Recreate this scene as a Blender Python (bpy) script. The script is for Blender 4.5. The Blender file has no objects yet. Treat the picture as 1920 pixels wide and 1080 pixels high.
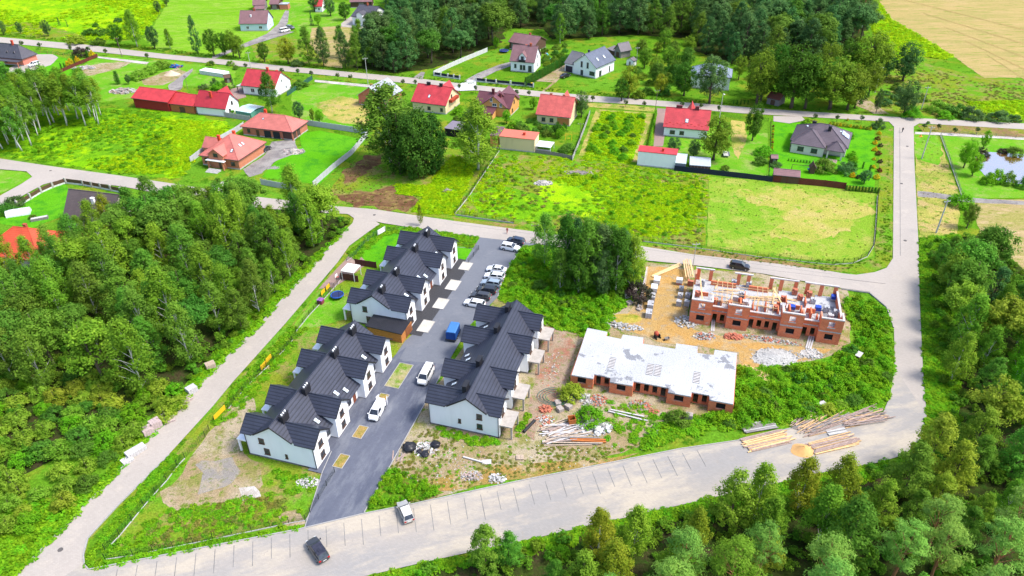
import bpy, bmesh, math, random
import numpy as np
from mathutils import Vector, Matrix, geometry
R = math.radians
random.seed(7); RNG = np.random.default_rng(7)
sc = bpy.context.scene
col = sc.collection

# ------------------------------------------------------------------ camera
CAM_H, FPX, PITCH, ROLL = 90.0, 1369.0, R(33.68), R(-0.54)
cam_d = bpy.data.cameras.new('camera'); cam = bpy.data.objects.new('camera', cam_d); col.objects.link(cam)
cam_d.sensor_width = 36; cam_d.lens = 36 * FPX / 1920; cam_d.clip_end = 6000; cam_d.clip_start = 1
cam.matrix_world = Matrix.Translation((0, 0, CAM_H)) @ Matrix.Rotation(math.pi / 2 - PITCH, 4, 'X') @ Matrix.Rotation(ROLL, 4, 'Z')
sc.camera = cam
# ------------------------------------------------------------------ sky, sun, exposure (bright veiled daylight)
SUN_EL, SUN_AZ = 56, 100            # azimuth clockwise from +y
wd = bpy.data.worlds.new('World'); sc.world = wd; wd.use_nodes = True
nt = wd.node_tree; bg = nt.nodes['Background']
sky = nt.nodes.new('ShaderNodeTexSky'); sky.sky_type = 'NISHITA'; sky.sun_disc = False
sky.sun_elevation = R(SUN_EL); sky.sun_rotation = R(SUN_AZ); sky.air_density = 0.9; sky.dust_density = 2.2; sky.ozone_density = 1.0
nt.links.new(sky.outputs[0], bg.inputs[0]); bg.inputs[1].default_value = 0.13
sd = bpy.data.lights.new('sun', 'SUN'); sun = bpy.data.objects.new('sun', sd); col.objects.link(sun)
sd.energy = 1.5; sd.angle = R(12); sd.color = (1.0, 0.96, 0.88)
sv = Vector((math.sin(R(SUN_AZ)) * math.cos(R(SUN_EL)), math.cos(R(SUN_AZ)) * math.cos(R(SUN_EL)), math.sin(R(SUN_EL))))
sun.rotation_euler = (-sv).to_track_quat('-Z', 'Y').to_euler(); sun.location = sv * 300
vs = sc.view_settings; vs.view_transform = 'Standard'; vs.look = 'None'; vs.gamma = 1; vs.use_curve_mapping = False
vs.exposure = 1.57
sc.cycles.max_bounces = 6; sc.cycles.diffuse_bounces = 3; sc.cycles.transparent_max_bounces = 6

# ------------------------------------------------------------------ from the survey of the photograph to metres on the ground
CT, ST = math.cos(PITCH), math.sin(PITCH)
def G(px, py, z=0.0):
    c, s = math.cos(ROLL), math.sin(ROLL); a, b = px - 960, py - 540
    X = (c * a + s * b) / FPX; Y = -(-s * a + c * b) / FPX
    d = (X, CT + Y * ST, -ST + Y * CT); t = (z - CAM_H) / d[2]
    return Vector((d[0] * t, d[1] * t, z))
def PY(x, y, z):                       # where a point of the place falls in the survey
    z -= CAM_H; d = y * CT - z * ST; u = y * ST + z * CT
    X, Y = FPX * x / d, -FPX * u / d; c, s = math.cos(ROLL), math.sin(ROLL)
    return 960 + c * X - s * Y, 540 + s * X + c * Y
def zat(x, y, py):                     # height at (x, y) that reaches survey row py
    lo, hi = -1.0, 45.0
    for _ in range(40):
        m = (lo + hi) / 2
        if PY(x, y, m)[1] > py: lo = m
        else: hi = m
    return (lo + hi) / 2

# ------------------------------------------------------------------ object helpers
def prop(o, label=None, cat=None, group=None, kind=None):
    for k, v in (('label', label), ('category', cat), ('group', group), ('kind', kind)):
        if v: o[k] = v
    return o
CH = {}
def link(o, parent=None):
    col.objects.link(o)
    if parent is not None:
        o.parent = parent; CH.setdefault(parent.name, []).append(o)
    return o
def thing(name, label, cat, loc=(0, 0, 0), rz=0.0, group=None):
    o = bpy.data.objects.new(name, None); o.empty_display_size = .5
    o.location = loc; o.rotation_euler = (0, 0, rz); link(o)
    return prop(o, label, cat, group)
def put(name, me, parent=None, loc=(0, 0, 0), rot=(0, 0, 0), scale=(1, 1, 1)):
    o = bpy.data.objects.new(name, me); o.location = loc; o.rotation_euler = rot; o.scale = scale
    return link(o, parent)
def copy_tree(root, loc, rz, label=None, group=None, scale=None):
    r = root.copy(); col.objects.link(r); r.location = loc; r.rotation_euler = (0, 0, rz)
    if scale: r.scale = scale
    if label: r['label'] = label
    if group: r['group'] = group
    for c0 in CH.get(root.name, []):
        c = c0.copy(); link(c, r)
        for g0 in CH.get(c0.name, []): link(g0.copy(), c)
    return r
class MB:
    def __init__(s): s.v = []; s.f = []; s.m = []; s.mi = 0
    def add(s, vs_, fs_):
        n = len(s.v); s.v += [tuple(p) for p in vs_]
        for f in fs_: s.f.append(tuple(i + n for i in f)); s.m.append(s.mi)
        return s
    def box(s, x0, x1, y0, y1, z0, z1):
        return s.add([(x0,y0,z0),(x1,y0,z0),(x1,y1,z0),(x0,y1,z0),(x0,y0,z1),(x1,y0,z1),(x1,y1,z1),(x0,y1,z1)],
                     [(3,2,1,0),(4,5,6,7),(0,1,5,4),(1,2,6,5),(2,3,7,6),(3,0,4,7)])
    def obox(s, c, sx, sy, sz, rz=0, tilt=0):
        ca, sa = math.cos(rz), math.sin(rz); P = []
        for dz in (-.5, .5):
            for dx, dy in ((-.5,-.5),(.5,-.5),(.5,.5),(-.5,.5)):
                x, y, z = dx*sx, dy*sy, dz*sz + dx*sx*math.tan(tilt)
                P.append((c[0]+ca*x-sa*y, c[1]+sa*x+ca*y, c[2]+z))
        return s.add(P, [(3,2,1,0),(4,5,6,7),(0,1,5,4),(1,2,6,5),(2,3,7,6),(3,0,4,7)])
    def prism(s, poly, z0, z1):
        n = len(poly)
        ar = sum(poly[i][0]*poly[(i+1)%n][1]-poly[(i+1)%n][0]*poly[i][1] for i in range(n))
        if ar < 0: poly = poly[::-1]
        return s.add([(p[0],p[1],z0) for p in poly]+[(p[0],p[1],z1) for p in poly],
                     [tuple(range(n))[::-1], tuple(range(n,2*n))]+[(i,(i+1)%n,n+(i+1)%n,n+i) for i in range(n)])
    def slab(s, pts, t):               # roof plane: top polygon (any slope) made t thick
        n = len(pts); P = [Vector(p) for p in pts]
        nz = sum((P[i].x*P[(i+1)%n].y-P[(i+1)%n].x*P[i].y) for i in range(n))
        if nz < 0: P = P[::-1]
        return s.add([tuple(p) for p in P]+[(p.x,p.y,p.z-t) for p in P],
                     [tuple(range(n)), tuple(range(n,2*n))[::-1]]+[((i+1)%n,i,n+i,n+(i+1)%n) for i in range(n)])
    def ext_x(s, prof, x0, x1):        # profile in (y, z) drawn out along x
        n = len(prof)
        ar = sum(prof[i][0]*prof[(i+1)%n][1]-prof[(i+1)%n][0]*prof[i][1] for i in range(n))
        if ar < 0: prof = prof[::-1]
        return s.add([(x0,p[0],p[1]) for p in prof]+[(x1,p[0],p[1]) for p in prof],
                     [tuple(range(n))[::-1], tuple(range(n,2*n))]+[(i,(i+1)%n,n+(i+1)%n,n+i) for i in range(n)])
    def ext_y(s, prof, y0, y1):        # profile in (x, z) drawn out along y
        n = len(prof)
        ar = sum(prof[i][0]*prof[(i+1)%n][1]-prof[(i+1)%n][0]*prof[i][1] for i in range(n))
        if ar > 0: prof = prof[::-1]
        return s.add([(p[0],y0,p[1]) for p in prof]+[(p[0],y1,p[1]) for p in prof],
                     [tuple(range(n))[::-1], tuple(range(n,2*n))]+[(i,(i+1)%n,n+(i+1)%n,n+i) for i in range(n)])
    def tube(s, pts, rads, n=6, cap=True):
        base = len(s.v); m = len(pts); P = [Vector(p) for p in pts]
        for i, p in enumerate(P):
            d = (P[min(i+1,m-1)]-P[max(i-1,0)]); d = d.normalized() if d.length > 1e-9 else Vector((0,0,1))
            a = d.cross(Vector((0,0,1)) if abs(d.z) < .95 else Vector((1,0,0))).normalized(); b = d.cross(a)
            r = rads[i] if hasattr(rads, '__len__') else rads
            for k in range(n):
                t = 2*math.pi*k/n; s.v.append(tuple(p+a*(r*math.cos(t))+b*(r*math.sin(t))))
        for i in range(m-1):
            for k in range(n):
                s.f.append((base+i*n+k, base+i*n+(k+1)%n, base+(i+1)*n+(k+1)%n, base+(i+1)*n+k)); s.m.append(s.mi)
        if cap:
            s.f.append(tuple(base+k for k in range(n))[::-1]); s.m.append(s.mi)
            s.f.append(tuple(base+(m-1)*n+k for k in range(n))); s.m.append(s.mi)
        return s
    def mesh(s, name, mats, smooth=False):
        me = bpy.data.meshes.new(name); me.from_pydata(s.v, [], s.f)
        for m in (mats if isinstance(mats, (list, tuple)) else [mats]): me.materials.append(m)
        if any(s.m): me.polygons.foreach_set('material_index', s.m)
        if smooth: me.polygons.foreach_set('use_smooth', [True]*len(s.f))
        me.update(); return me
    def build(s, name, mats, parent=None, smooth=False, **k):
        return put(name, s.mesh(name, mats, smooth), parent, **k)

# ------------------------------------------------------------------ materials
MT = {}
def nodes(name):
    m = bpy.data.materials.new(name); m.use_nodes = True; t = m.node_tree
    return m, t, t.nodes['Principled BSDF']
def N(t, typ, **k):
    n = t.nodes.new(typ)
    for a, b in k.items(): setattr(n, a, b)
    return n
def rgb(c): return (c[0], c[1], c[2], 1)
def mixc(t, fac, a, b, blend='MIX'):
    n = N(t, 'ShaderNodeMix', data_type='RGBA', blend_type=blend)
    for i, x in ((0, fac), (6, a), (7, b)):
        if isinstance(x, bpy.types.NodeSocket): t.links.new(x, n.inputs[i])
        else: n.inputs[i].default_value = rgb(x) if isinstance(x, tuple) else x
    return n.outputs[2]
def noise(t, vec, scale, detail=4, rough=.55, lo=.35, hi=.65):
    n = N(t, 'ShaderNodeTexNoise'); n.inputs['Scale'].default_value = scale; n.inputs['Detail'].default_value = detail; n.inputs['Roughness'].default_value = rough
    if vec is not None: t.links.new(vec, n.inputs['Vector'])
    r = N(t, 'ShaderNodeMapRange'); r.inputs[1].default_value = lo; r.inputs[2].default_value = hi
    t.links.new(n.outputs[0], r.inputs[0]); return r.outputs[0]
def pos(t): return N(t, 'ShaderNodeNewGeometry').outputs['Position']
def objc(t): return N(t, 'ShaderNodeTexCoord').outputs['Object']
def bump(t, b, h, st=.4, dist=.05):
    n = N(t, 'ShaderNodeBump'); n.inputs['Strength'].default_value = st; n.inputs['Distance'].default_value = dist
    t.links.new(h, n.inputs['Height']); t.links.new(n.outputs[0], b.inputs['Normal'])
def plain(name, c, rough=.7, metal=0, var=.12, scale=1.5, spec=.3, emit=None):
    if name in MT: return MT[name]
    m, t, b = nodes(name); v = objc(t)
    f = noise(t, v, scale); f2 = noise(t, v, scale*6)
    d = tuple(x*(1-var) for x in c); l = tuple(min(1, x*(1+var*.7)) for x in c)
    o = mixc(t, f, d, l); o = mixc(t, .35, o, mixc(t, f2, d, l))
    t.links.new(o, b.inputs['Base Color']); b.inputs['Roughness'].default_value = rough; b.inputs['Metallic'].default_value = metal
    b.inputs['Specular IOR Level'].default_value = spec
    MT[name] = m; return m
def wallmat(name, c, dirt=(.35,.33,.3), amt=.25):
    if name in MT: return MT[name]
    m, t, b = nodes(name); v = objc(t)
    mp = N(t, 'ShaderNodeMapping'); mp.inputs['Scale'].default_value = (1, 1, .25); t.links.new(v, mp.inputs[0])
    f = noise(t, mp.outputs[0], .8, 6, .6, .5, .75)
    mu = N(t, 'ShaderNodeMath', operation='MULTIPLY'); mu.inputs[1].default_value = amt; t.links.new(f, mu.inputs[0])
    o = mixc(t, mu.outputs[0], c, dirt)
    t.links.new(o, b.inputs['Base Color']); b.inputs['Roughness'].default_value = .85; b.inputs['Specular IOR Level'].default_value = .2
    bump(t, b, noise(t, v, 30), .1, .01); MT[name] = m; return m
def roofmat(name, c, step=.26, rough=.5, line=.55, var=.15, wid=.3):
    """tile courses level with the eaves: fine relief and a dark joint under each course"""
    if name in MT: return MT[name]
    m, t, b = nodes(name); v = objc(t)
    sx = N(t, 'ShaderNodeSeparateXYZ'); t.links.new(v, sx.inputs[0])
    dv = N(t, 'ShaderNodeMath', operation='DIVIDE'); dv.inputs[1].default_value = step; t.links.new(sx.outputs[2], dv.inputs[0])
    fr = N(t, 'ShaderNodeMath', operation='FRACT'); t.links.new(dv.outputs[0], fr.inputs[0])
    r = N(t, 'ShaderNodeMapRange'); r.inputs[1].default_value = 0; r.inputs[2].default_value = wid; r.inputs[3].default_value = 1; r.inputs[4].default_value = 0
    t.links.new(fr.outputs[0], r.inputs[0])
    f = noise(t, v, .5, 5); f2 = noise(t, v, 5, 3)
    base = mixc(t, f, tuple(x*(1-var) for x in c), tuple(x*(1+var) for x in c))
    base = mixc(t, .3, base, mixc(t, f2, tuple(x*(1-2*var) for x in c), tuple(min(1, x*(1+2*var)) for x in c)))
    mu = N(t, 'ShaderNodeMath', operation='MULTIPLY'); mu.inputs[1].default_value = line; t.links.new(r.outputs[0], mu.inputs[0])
    o = mixc(t, mu.outputs[0], base, tuple(x*.18 for x in c))  # joint colour also carries the painted shade of each course step
    t.links.new(o, b.inputs['Base Color']); b.inputs['Roughness'].default_value = rough; b.inputs['Specular IOR Level'].default_value = .35
    bump(t, b, fr.outputs[0], .5, .04); MT[name] = m; return m
def brickmat(name, c1, c2, mortar, s=1.0, patch=None):
    if name in MT: return MT[name]
    m, t, b = nodes(name); v = objc(t)
    # bricks on any upright face: u runs along x+y, v is height
    sx = N(t, 'ShaderNodeSeparateXYZ'); t.links.new(v, sx.inputs[0])
    ad = N(t, 'ShaderNodeMath', operation='ADD'); t.links.new(sx.outputs[0], ad.inputs[0]); t.links.new(sx.outputs[1], ad.inputs[1])
    cb = N(t, 'ShaderNodeCombineXYZ'); t.links.new(ad.outputs[0], cb.inputs[0]); t.links.new(sx.outputs[2], cb.inputs[1])
    k = N(t, 'ShaderNodeTexBrick'); t.links.new(cb.outputs[0], k.inputs['Vector'])
    k.inputs['Color1'].default_value = rgb(c1); k.inputs['Color2'].default_value = rgb(c2); k.inputs['Mortar'].default_value = rgb(mortar)
    k.inputs['Scale'].default_value = 1; k.inputs['Brick Width'].default_value = .4*s; k.inputs['Row Height'].default_value = .24*s; k.inputs['Mortar Size'].default_value = .015*s
    o = k.outputs[0]
    o = mixc(t, noise(t, v, .7, 5, .6, .45, .8), o, mixc(t, .5, o, tuple(x*.55 for x in c1)))
    if patch: o = mixc(t, noise(t, v, .45, 6, .65, .62, .70), o, patch)
    t.links.new(o, b.inputs['Base Color']); b.inputs['Roughness'].default_value = .9; b.inputs['Specular IOR Level'].default_value = .15
    MT[name] = m; return m
def groundmat(name, cs, s1=.06, s2=.5, s3=4, rough=.95, bst=.5, stretch=None, thr=(.54, .62)):
    """cs: colours of the patches this surface is made of (large patches, medium patches, fine grain)"""
    if name in MT: return MT[name]
    m, t, b = nodes(name); v = pos(t)
    if stretch:
        mp = N(t, 'ShaderNodeMapping'); mp.inputs['Rotation'].default_value = (0, 0, stretch[0]); mp.inputs['Scale'].default_value = (1, stretch[1], 1); t.links.new(v, mp.inputs[0]); v = mp.outputs[0]
    o = mixc(t, noise(t, v, s1, 6, .62, .42, .58), cs[0], cs[1])
    if len(cs) > 2: o = mixc(t, noise(t, v, s2*.35, 7, .66, .5, .62), o, cs[2])
    if len(cs) > 3: o = mixc(t, noise(t, v, s2, 6, .68, thr[0], thr[1]), o, cs[3])
    g = noise(t, v, s3, 5, .7, .25, .75)
    o = mixc(t, .55, o, mixc(t, g, (.0,.0,.0), (1,1,1)), 'OVERLAY')
    t.links.new(o, b.inputs['Base Color']); b.inputs['Roughness'].default_value = rough; b.inputs['Specular IOR Level'].default_value = 0
    bump(t, b, g, bst, .12); MT[name] = m; return m
def leafmat(name, a, b_, c=None, hue=.02, val=.3, trans=.3, patch=.08):
    """leaves: two or three leaf colours by patch, each plant and each leaf a little different"""
    if name in MT: return MT[name]
    m, t, p = nodes(name)
    o = mixc(t, noise(t, pos(t), patch, 5, .6, .4, .6), a, b_)
    at = N(t, 'ShaderNodeAttribute', attribute_name='leaf')
    if c: o = mixc(t, at.outputs['Fac'], o, c)
    inf = N(t, 'ShaderNodeObjectInfo')
    h = N(t, 'ShaderNodeHueSaturation')
    mr = N(t, 'ShaderNodeMapRange'); mr.inputs[3].default_value = .5-hue; mr.inputs[4].default_value = .5+hue; t.links.new(inf.outputs['Random'], mr.inputs[0])
    ml = N(t, 'ShaderNodeMath', operation='MULTIPLY'); ml.inputs[1].default_value = 7.13; t.links.new(inf.outputs['Random'], ml.inputs[0])
    fr = N(t, 'ShaderNodeMath', operation='FRACT'); t.links.new(ml.outputs[0], fr.inputs[0])
    av = N(t, 'ShaderNodeMath', operation='ADD'); t.links.new(fr.outputs[0], av.inputs[0]); t.links.new(at.outputs['Fac'], av.inputs[1])
    mv = N(t, 'ShaderNodeMapRange'); mv.inputs[2].default_value = 2; mv.inputs[3].default_value = 1-val; mv.inputs[4].default_value = 1+val; t.links.new(av.outputs[0], mv.inputs[0])
    t.links.new(mr.outputs[0], h.inputs['Hue']); t.links.new(mv.outputs[0], h.inputs['Value']); t.links.new(o, h.inputs['Color'])
    p.inputs['Roughness'].default_value = .7; p.inputs['Specular IOR Level'].default_value = .06
    t.links.new(h.outputs[0], p.inputs['Base Color'])
    tr = N(t, 'ShaderNodeBsdfTranslucent'); t.links.new(h.outputs[0], tr.inputs[0])
    mx = N(t, 'ShaderNodeMixShader'); mx.inputs[0].default_value = trans
    t.links.new(p.outputs[0], mx.inputs[1]); t.links.new(tr.outputs[0], mx.inputs[2])
    t.links.new(mx.outputs[0], t.nodes['Material Output'].inputs[0]); MT[name] = m; return m
def glassmat(name, c=(.03,.04,.05), rough=.08):
    if name in MT: return MT[name]
    m, t, b = nodes(name); b.inputs['Base Color'].default_value = rgb(c); b.inputs['Roughness'].default_value = rough; b.inputs['Specular IOR Level'].default_value = .6
    o = mixc(t, noise(t, objc(t), 2.0), tuple(x*.6 for x in c), tuple(x*1.6 for x in c)); t.links.new(o, b.inputs['Base Color']); MT[name] = m; return m
GLASS = glassmat('window_glass')
WHITE = wallmat('white_render', (.78,.79,.80), (.5,.5,.5), .18)
CONC = plain('raw_concrete', (.42,.41,.39), .9, var=.2)
DARKM = plain('dark_metal', (.03,.03,.035), .45, .3)
FRAMEB = plain('brown_window_frame', (.10,.055,.035), .5)
FRAMEW = plain('white_window_frame', (.75,.75,.75), .5)
FRAMED = plain('anthracite_frame', (.05,.055,.06), .5)
WOOD = plain('sawn_timber', (.55,.36,.18), .8, var=.3, scale=3)
WOODO = plain('weathered_timber', (.34,.25,.215), .85, var=.35, scale=3)
TIMB = plain('fresh_timber', (.70,.46,.22), .8, var=.25, scale=3)
BLACKV = plain('opening_shade', (.012,.012,.013), .9)  # flat black painted in for the shade inside openings
# ================================================================== GROUND, ROADS, FIELDS
def W2(pts): return [G(x, y).to_2d() for x, y in pts]
def dens(P, step):                     # add points along the outline every step metres
    out = []
    for i in range(len(P)):
        a, b = P[i], P[(i+1) % len(P)]; n = max(1, int((b-a).length/step))
        out += [a.lerp(b, k/n) for k in range(n)]
    return out
from mathutils import noise as mnoise
def rough_edge(P, amp, step=1.5):
    P = dens(P, step); o = []
    for p in P:
        q = Vector((p.x*.23, p.y*.23, 3.1)); r = Vector((p.x*.9, p.y*.9, 7.7))
        o.append(p + Vector((mnoise.noise(q), mnoise.noise(q+Vector((9,4,2)))))*amp + Vector((mnoise.noise(r), mnoise.noise(r+Vector((5,1,8)))))*amp*.5)
    return o
def sheet(name, P, z, mat, kind='structure', label=None, cat=None):
    tri = geometry.tessellate_polygon([[Vector((p.x, p.y, 0)) for p in P]])
    me = bpy.data.meshes.new(name)
    fs = []
    for a, b, c in tri:
        cr = (P[b]-P[a]).cross(P[c]-P[a]); fs.append((a, b, c) if cr > 0 else (a, c, b))
    me.from_pydata([(p.x, p.y, z) for p in P], [], fs); me.materials.append(mat); me.update()
    o = put(name, me); return prop(o, label, cat, kind=kind)
ZN = [0]
def zone(name, pts, layer, mat, amp=.6, label=None, cat=None):
    ZN[0] += 1
    return sheet(name, rough_edge(W2(pts), amp), .012*layer+.0004*ZN[0], mat, label=label, cat=cat)
def strip(name, pts, w, h, mat, parent=None, z0=-.05, kind='structure'):
    P = [G(x, y).to_2d() if not isinstance(x, Vector) else x for x, y in pts] if not isinstance(pts[0], Vector) else pts
    mb = MB()
    for a, b in zip(P[:-1], P[1:]):
        d = (b-a).normalized(); n = Vector((-d.y, d.x))*w/2
        mb.prism([a-n, b-n, b+n, a+n], z0, h)
    o = mb.build(name, mat, parent)
    if kind and parent is None: o['kind'] = kind
    return o
LIME = (.24,.41,.006); LIME2 = (.14,.33,.006); MIDG = (.085,.20,.010); DKG = (.04,.12,.006); LAWN = (.08,.29,.008)
OLIVE = (.17,.21,.018); STRAW = (.38,.31,.09); TAN = (.32,.24,.14); ORANGE = (.40,.235,.075); BROWN = (.10,.05,.028); PALE = (.39,.34,.26)
M_base = groundmat('rough_meadow', [MIDG, (.10,.24,.016), OLIVE, DKG], .02, .3, 2)
M_lime = groundmat('lime_meadow', [LIME, LIME2, (.30,.42,.010), (.08,.22,.010)], .03, .35, 2.5)
M_limed = groundmat('lime_weeds', [LIME2, (.09,.23,.01), LIME, DKG], .05, .5, 2.5)
M_hay = groundmat('mown_hay', [(.13,.30,.012), (.17,.33,.022), (.22,.32,.05), (.10,.23,.016)], .02, .3, 2, stretch=(R(35), 4))
M_lawn = groundmat('lawn_grass', [LAWN, (.09,.30,.012), (.05,.22,.012)], .08, .6, 5, bst=.2)
M_lawn2 = groundmat('pale_lawn', [(.10,.27,.015), (.14,.29,.02), (.20,.28,.06), LAWN], .06, .5, 5, bst=.2)
M_green = groundmat('weedy_ground', [MIDG, (.09,.25,.012), DKG, OLIVE], .06, .6, 3)
M_verge = groundmat('verge_grass', [(.10,.24,.014), OLIVE, (.22,.19,.06), MIDG], .07, .6, 3)
M_dry = groundmat('dry_grass', [STRAW, (.19,.24,.035), (.36,.27,.11), (.11,.21,.018)], .05, .4, 3)
M_drybank = groundmat('dry_bank', [(.20,.13,.06), OLIVE, (.26,.17,.08), (.12,.17,.02)], .08, .6, 3)
M_wheat = groundmat('stubble_field', [(.36,.27,.11), (.30,.25,.09), (.38,.28,.125), (.20,.23,.05)], .015, .12, 1.5, stretch=(R(-40), 6))
M_plough = groundmat('mown_brown', [(.12,.06,.033), (.17,.10,.05), (.24,.19,.06), (.08,.04,.025)], .1, .5, 3, stretch=(R(10), 3))
M_field = groundmat('dry_ruts', [(.33,.25,.12), (.26,.24,.07), (.40,.30,.16), (.19,.21,.045)], .05, .4, 2.5, stretch=(R(55), 3))
M_dirt = groundmat('trodden_dirt', [(.27,.20,.11), (.34,.28,.19), (.20,.19,.06), (.12,.17,.025)], .09, .7, 5)
M_sand = groundmat('orange_sand', [ORANGE, (.37,.24,.09), (.38,.285,.16), TAN], .1, .5, 5)
M_rubdirt = groundmat('brick_dust_dirt', [(.30,.23,.165), (.26,.17,.115), (.30,.14,.095), (.19,.19,.08)], .12, .9, 6)
M_gravel = groundmat('grey_gravel', [(.22,.20,.19), (.28,.26,.24), (.17,.155,.15)], .15, .9, 8)
M_palegr = groundmat('pale_gravel', [(.48,.45,.42), (.40,.37,.34), (.33,.29,.24)], .15, .9, 8)
M_humus = groundmat('forest_floor', [(.025,.035,.01), (.04,.06,.012), (.05,.04,.02), (.03,.07,.01)], .1, .6, 3)
def roadmat(name, cs, s=.05, streak=None, thr=(.54, .62), sc2=.25):
    m, t, b = nodes(name); v = pos(t); vv = v
    if streak is not None:
        m0 = N(t, 'ShaderNodeMapping'); m0.inputs['Rotation'].default_value = (0, 0, -streak); t.links.new(v, m0.inputs[0])
        m1 = N(t, 'ShaderNodeMapping'); m1.inputs['Scale'].default_value = (.4, 1.3, 1); t.links.new(m0.outputs[0], m1.inputs[0]); vv = m1.outputs[0]
    o = mixc(t, noise(t, vv, s, 6, .6, .42, .62), cs[0], cs[1])
    o = mixc(t, noise(t, vv, sc2, 8, .72, thr[0], thr[1]), o, cs[2])
    k = N(t, 'ShaderNodeTexBrick'); mp = N(t, 'ShaderNodeMapping'); mp.inputs['Rotation'].default_value = (0, 0, R(17)); t.links.new(v, mp.inputs[0]); t.links.new(mp.outputs[0], k.inputs['Vector'])
    k.inputs['Scale'].default_value = 1; k.inputs['Brick Width'].default_value = .4; k.inputs['Row Height'].default_value = .2; k.inputs['Mortar Size'].default_value = .012
    k.inputs['Color1'].default_value = (1,1,1,1); k.inputs['Color2'].default_value = (.8,.8,.8,1); k.inputs['Mortar'].default_value = (.55,.55,.55,1)
    o = mixc(t, .45, o, k.outputs[0], 'MULTIPLY')
    o = mixc(t, noise(t, v, 1.1, 6, .7, .62, .7), o, tuple(x*.8 for x in cs[1]))
    t.links.new(o, b.inputs['Base Color']); b.inputs['Roughness'].default_value = .88; b.inputs['Specular IOR Level'].default_value = .2; return m
M_road = roadmat('road_paving', [(.385,.34,.298), (.35,.312,.275), (.405,.355,.305)])
FA, FB = G(167,1069), G(1273,843)
M_front = roadmat('sandy_paving', [(.285,.27,.255), (.345,.308,.268), (.425,.37,.295)], .05, math.atan2(FB.y-FA.y, FB.x-FA.x), (.46, .60), .16)
M_drive = roadmat('graphite_paving', [(.085,.094,.128), (.115,.124,.158), (.19,.20,.225)], .12, R(73), (.47, .72), .3)
M_drive2 = roadmat('grey_paving', [(.155,.165,.19), (.14,.15,.175), (.17,.178,.2)], .08)
M_kerb = plain('kerb_concrete', (.33,.32,.31), .9)
M_redpave = roadmat('red_paving', [(.30,.20,.17), (.27,.18,.16), (.33,.24,.20)])

P0 = [Vector((x, y)) for x, y in ((-1500,-400),(1500,-400),(1500,2600),(-1500,2600))]
sheet('ground', P0, 0, M_base)
# fields and plots (survey outlines)
zone('far_meadow', [(-900,-60),(2900,-60),(2900,-8),(1750,-8),(1600,-20),(300,-25),(-900,-10)], 1, M_lime, 2)
zone('meadow', [(-500,10),(-100,-20),(318,-12),(295,30),(262,72),(150,78),(0,62),(-500,20)], 2, M_lime, 1.5)
zone('meadow', [(322,-12),(640,-14),(560,40),(470,80),(455,108),(380,100),(290,92),(270,72),(300,30)], 2, M_hay, 1)
zone('dry_verge', [(-60,44),(60,42),(120,56),(200,82),(130,78),(0,64),(-60,58)], 3, M_verge, 1)
zone('field', [(1648,2),(1700,-12),(2500,0),(2500,190),(1925,146),(1845,146),(1760,88),(1660,30)], 3, M_wheat, 1)
zone('meadow', [(1635,8),(1650,6),(1670,36),(1790,106),(1770,112),(1720,104),(1690,118),(1650,90),(1630,40)], 4, M_lime, .8)
zone('meadow', [(1600,130),(1700,110),(1845,146),(2100,160),(2100,220),(1920,228),(1700,216),(1620,195)], 2, M_verge, 1.5)
zone('meadow', [(1815,190),(2100,185),(2100,222),(1900,226),(1830,212)], 3, M_lime, 1)
zone('garden_lawn', [(545,5),(690,5),(640,60),(560,66),(540,30)], 3, M_lawn2, .8)
zone('dry_verge', [(470,85),(560,60),(700,62),(690,128),(640,128),(480,108)], 2, M_verge, .8)
zone('field', [(585,52),(655,48),(672,62),(660,80),(640,128),(610,124),(580,80)], 4, M_field, .6)
zone('garden_lawn', [(70,98),(105,103),(150,120),(135,143),(90,160),(0,180),(-60,180),(-60,130),(20,140),(60,125)], 3, M_lawn, .5)
zone('drive', [(60,102),(98,102),(110,108),(96,122),(55,135),(18,141),(5,134),(40,118),(70,110)], 5, M_road, .3)
zone('rough_plot', [(0,150),(90,150),(190,105),(320,115),(440,130),(440,165),(330,160),(240,185),(120,200),(0,205)], 2, M_lawn2, 1)
zone('bare_soil', [(150,128),(190,118),(250,116),(225,128),(180,140),(150,145)], 3, M_dirt, 1)
zone('gravel_heap_ground', [(300,138),(330,128),(350,135),(330,150),(305,160),(270,160),(265,150)], 3, M_dirt, .8)
zone('drive', [(315,160),(330,150),(345,138),(362,128),(360,135),(345,150),(340,168),(318,172)], 4, M_gravel, .5)
zone('paved_yard', [(430,168),(452,162),(462,182),(440,188),(428,180)], 4, M_redpave, .2)
zone('meadow', [(-60,215),(170,205),(300,200),(420,228),(440,240),(375,282),(335,335),(220,326),(0,292),(-60,288)], 2, M_limed, 1.5)
zone('meadow', [(290,218),(420,232),(432,244),(380,280),(340,330),(270,322),(230,300),(310,260)], 3, M_lime, 1.5)
zone('garden_lawn', [(560,250),(600,245),(686,262),(600,346),(490,332),(520,300),(565,275)], 3, M_lawn, .3)
zone('gravel_yard', [(455,318),(497,290),(510,266),(552,262),(560,285),(545,292),(520,300),(490,325),(470,332)], 4, M_gravel, .6)
zone('pale_drive', [(396,345),(420,340),(440,372),(410,376)], 5, M_palegr, .4)
zone('meadow', [(545,165),(640,152),(690,160),(692,245),(600,238),(548,215)], 2, M_lawn2, .8)
zone('dry_patch', [(590,195),(640,180),(690,190),(690,238),(620,225)], 3, M_dry, 1)
zone('rough_plot', [(620,352),(692,268),(740,262),(860,280),(920,290),(862,395),(850,412),(700,392),(625,382)], 2, M_verge, .6)
zone('mown_patch', [(640,330),(680,292),(720,290),(716,305),(690,322),(650,345)], 4, M_plough, 2.5)
zone('mown_patch', [(622,362),(700,360),(735,345),(790,372),(765,400),(700,390),(640,378)], 4, M_plough, 2.5)
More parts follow.
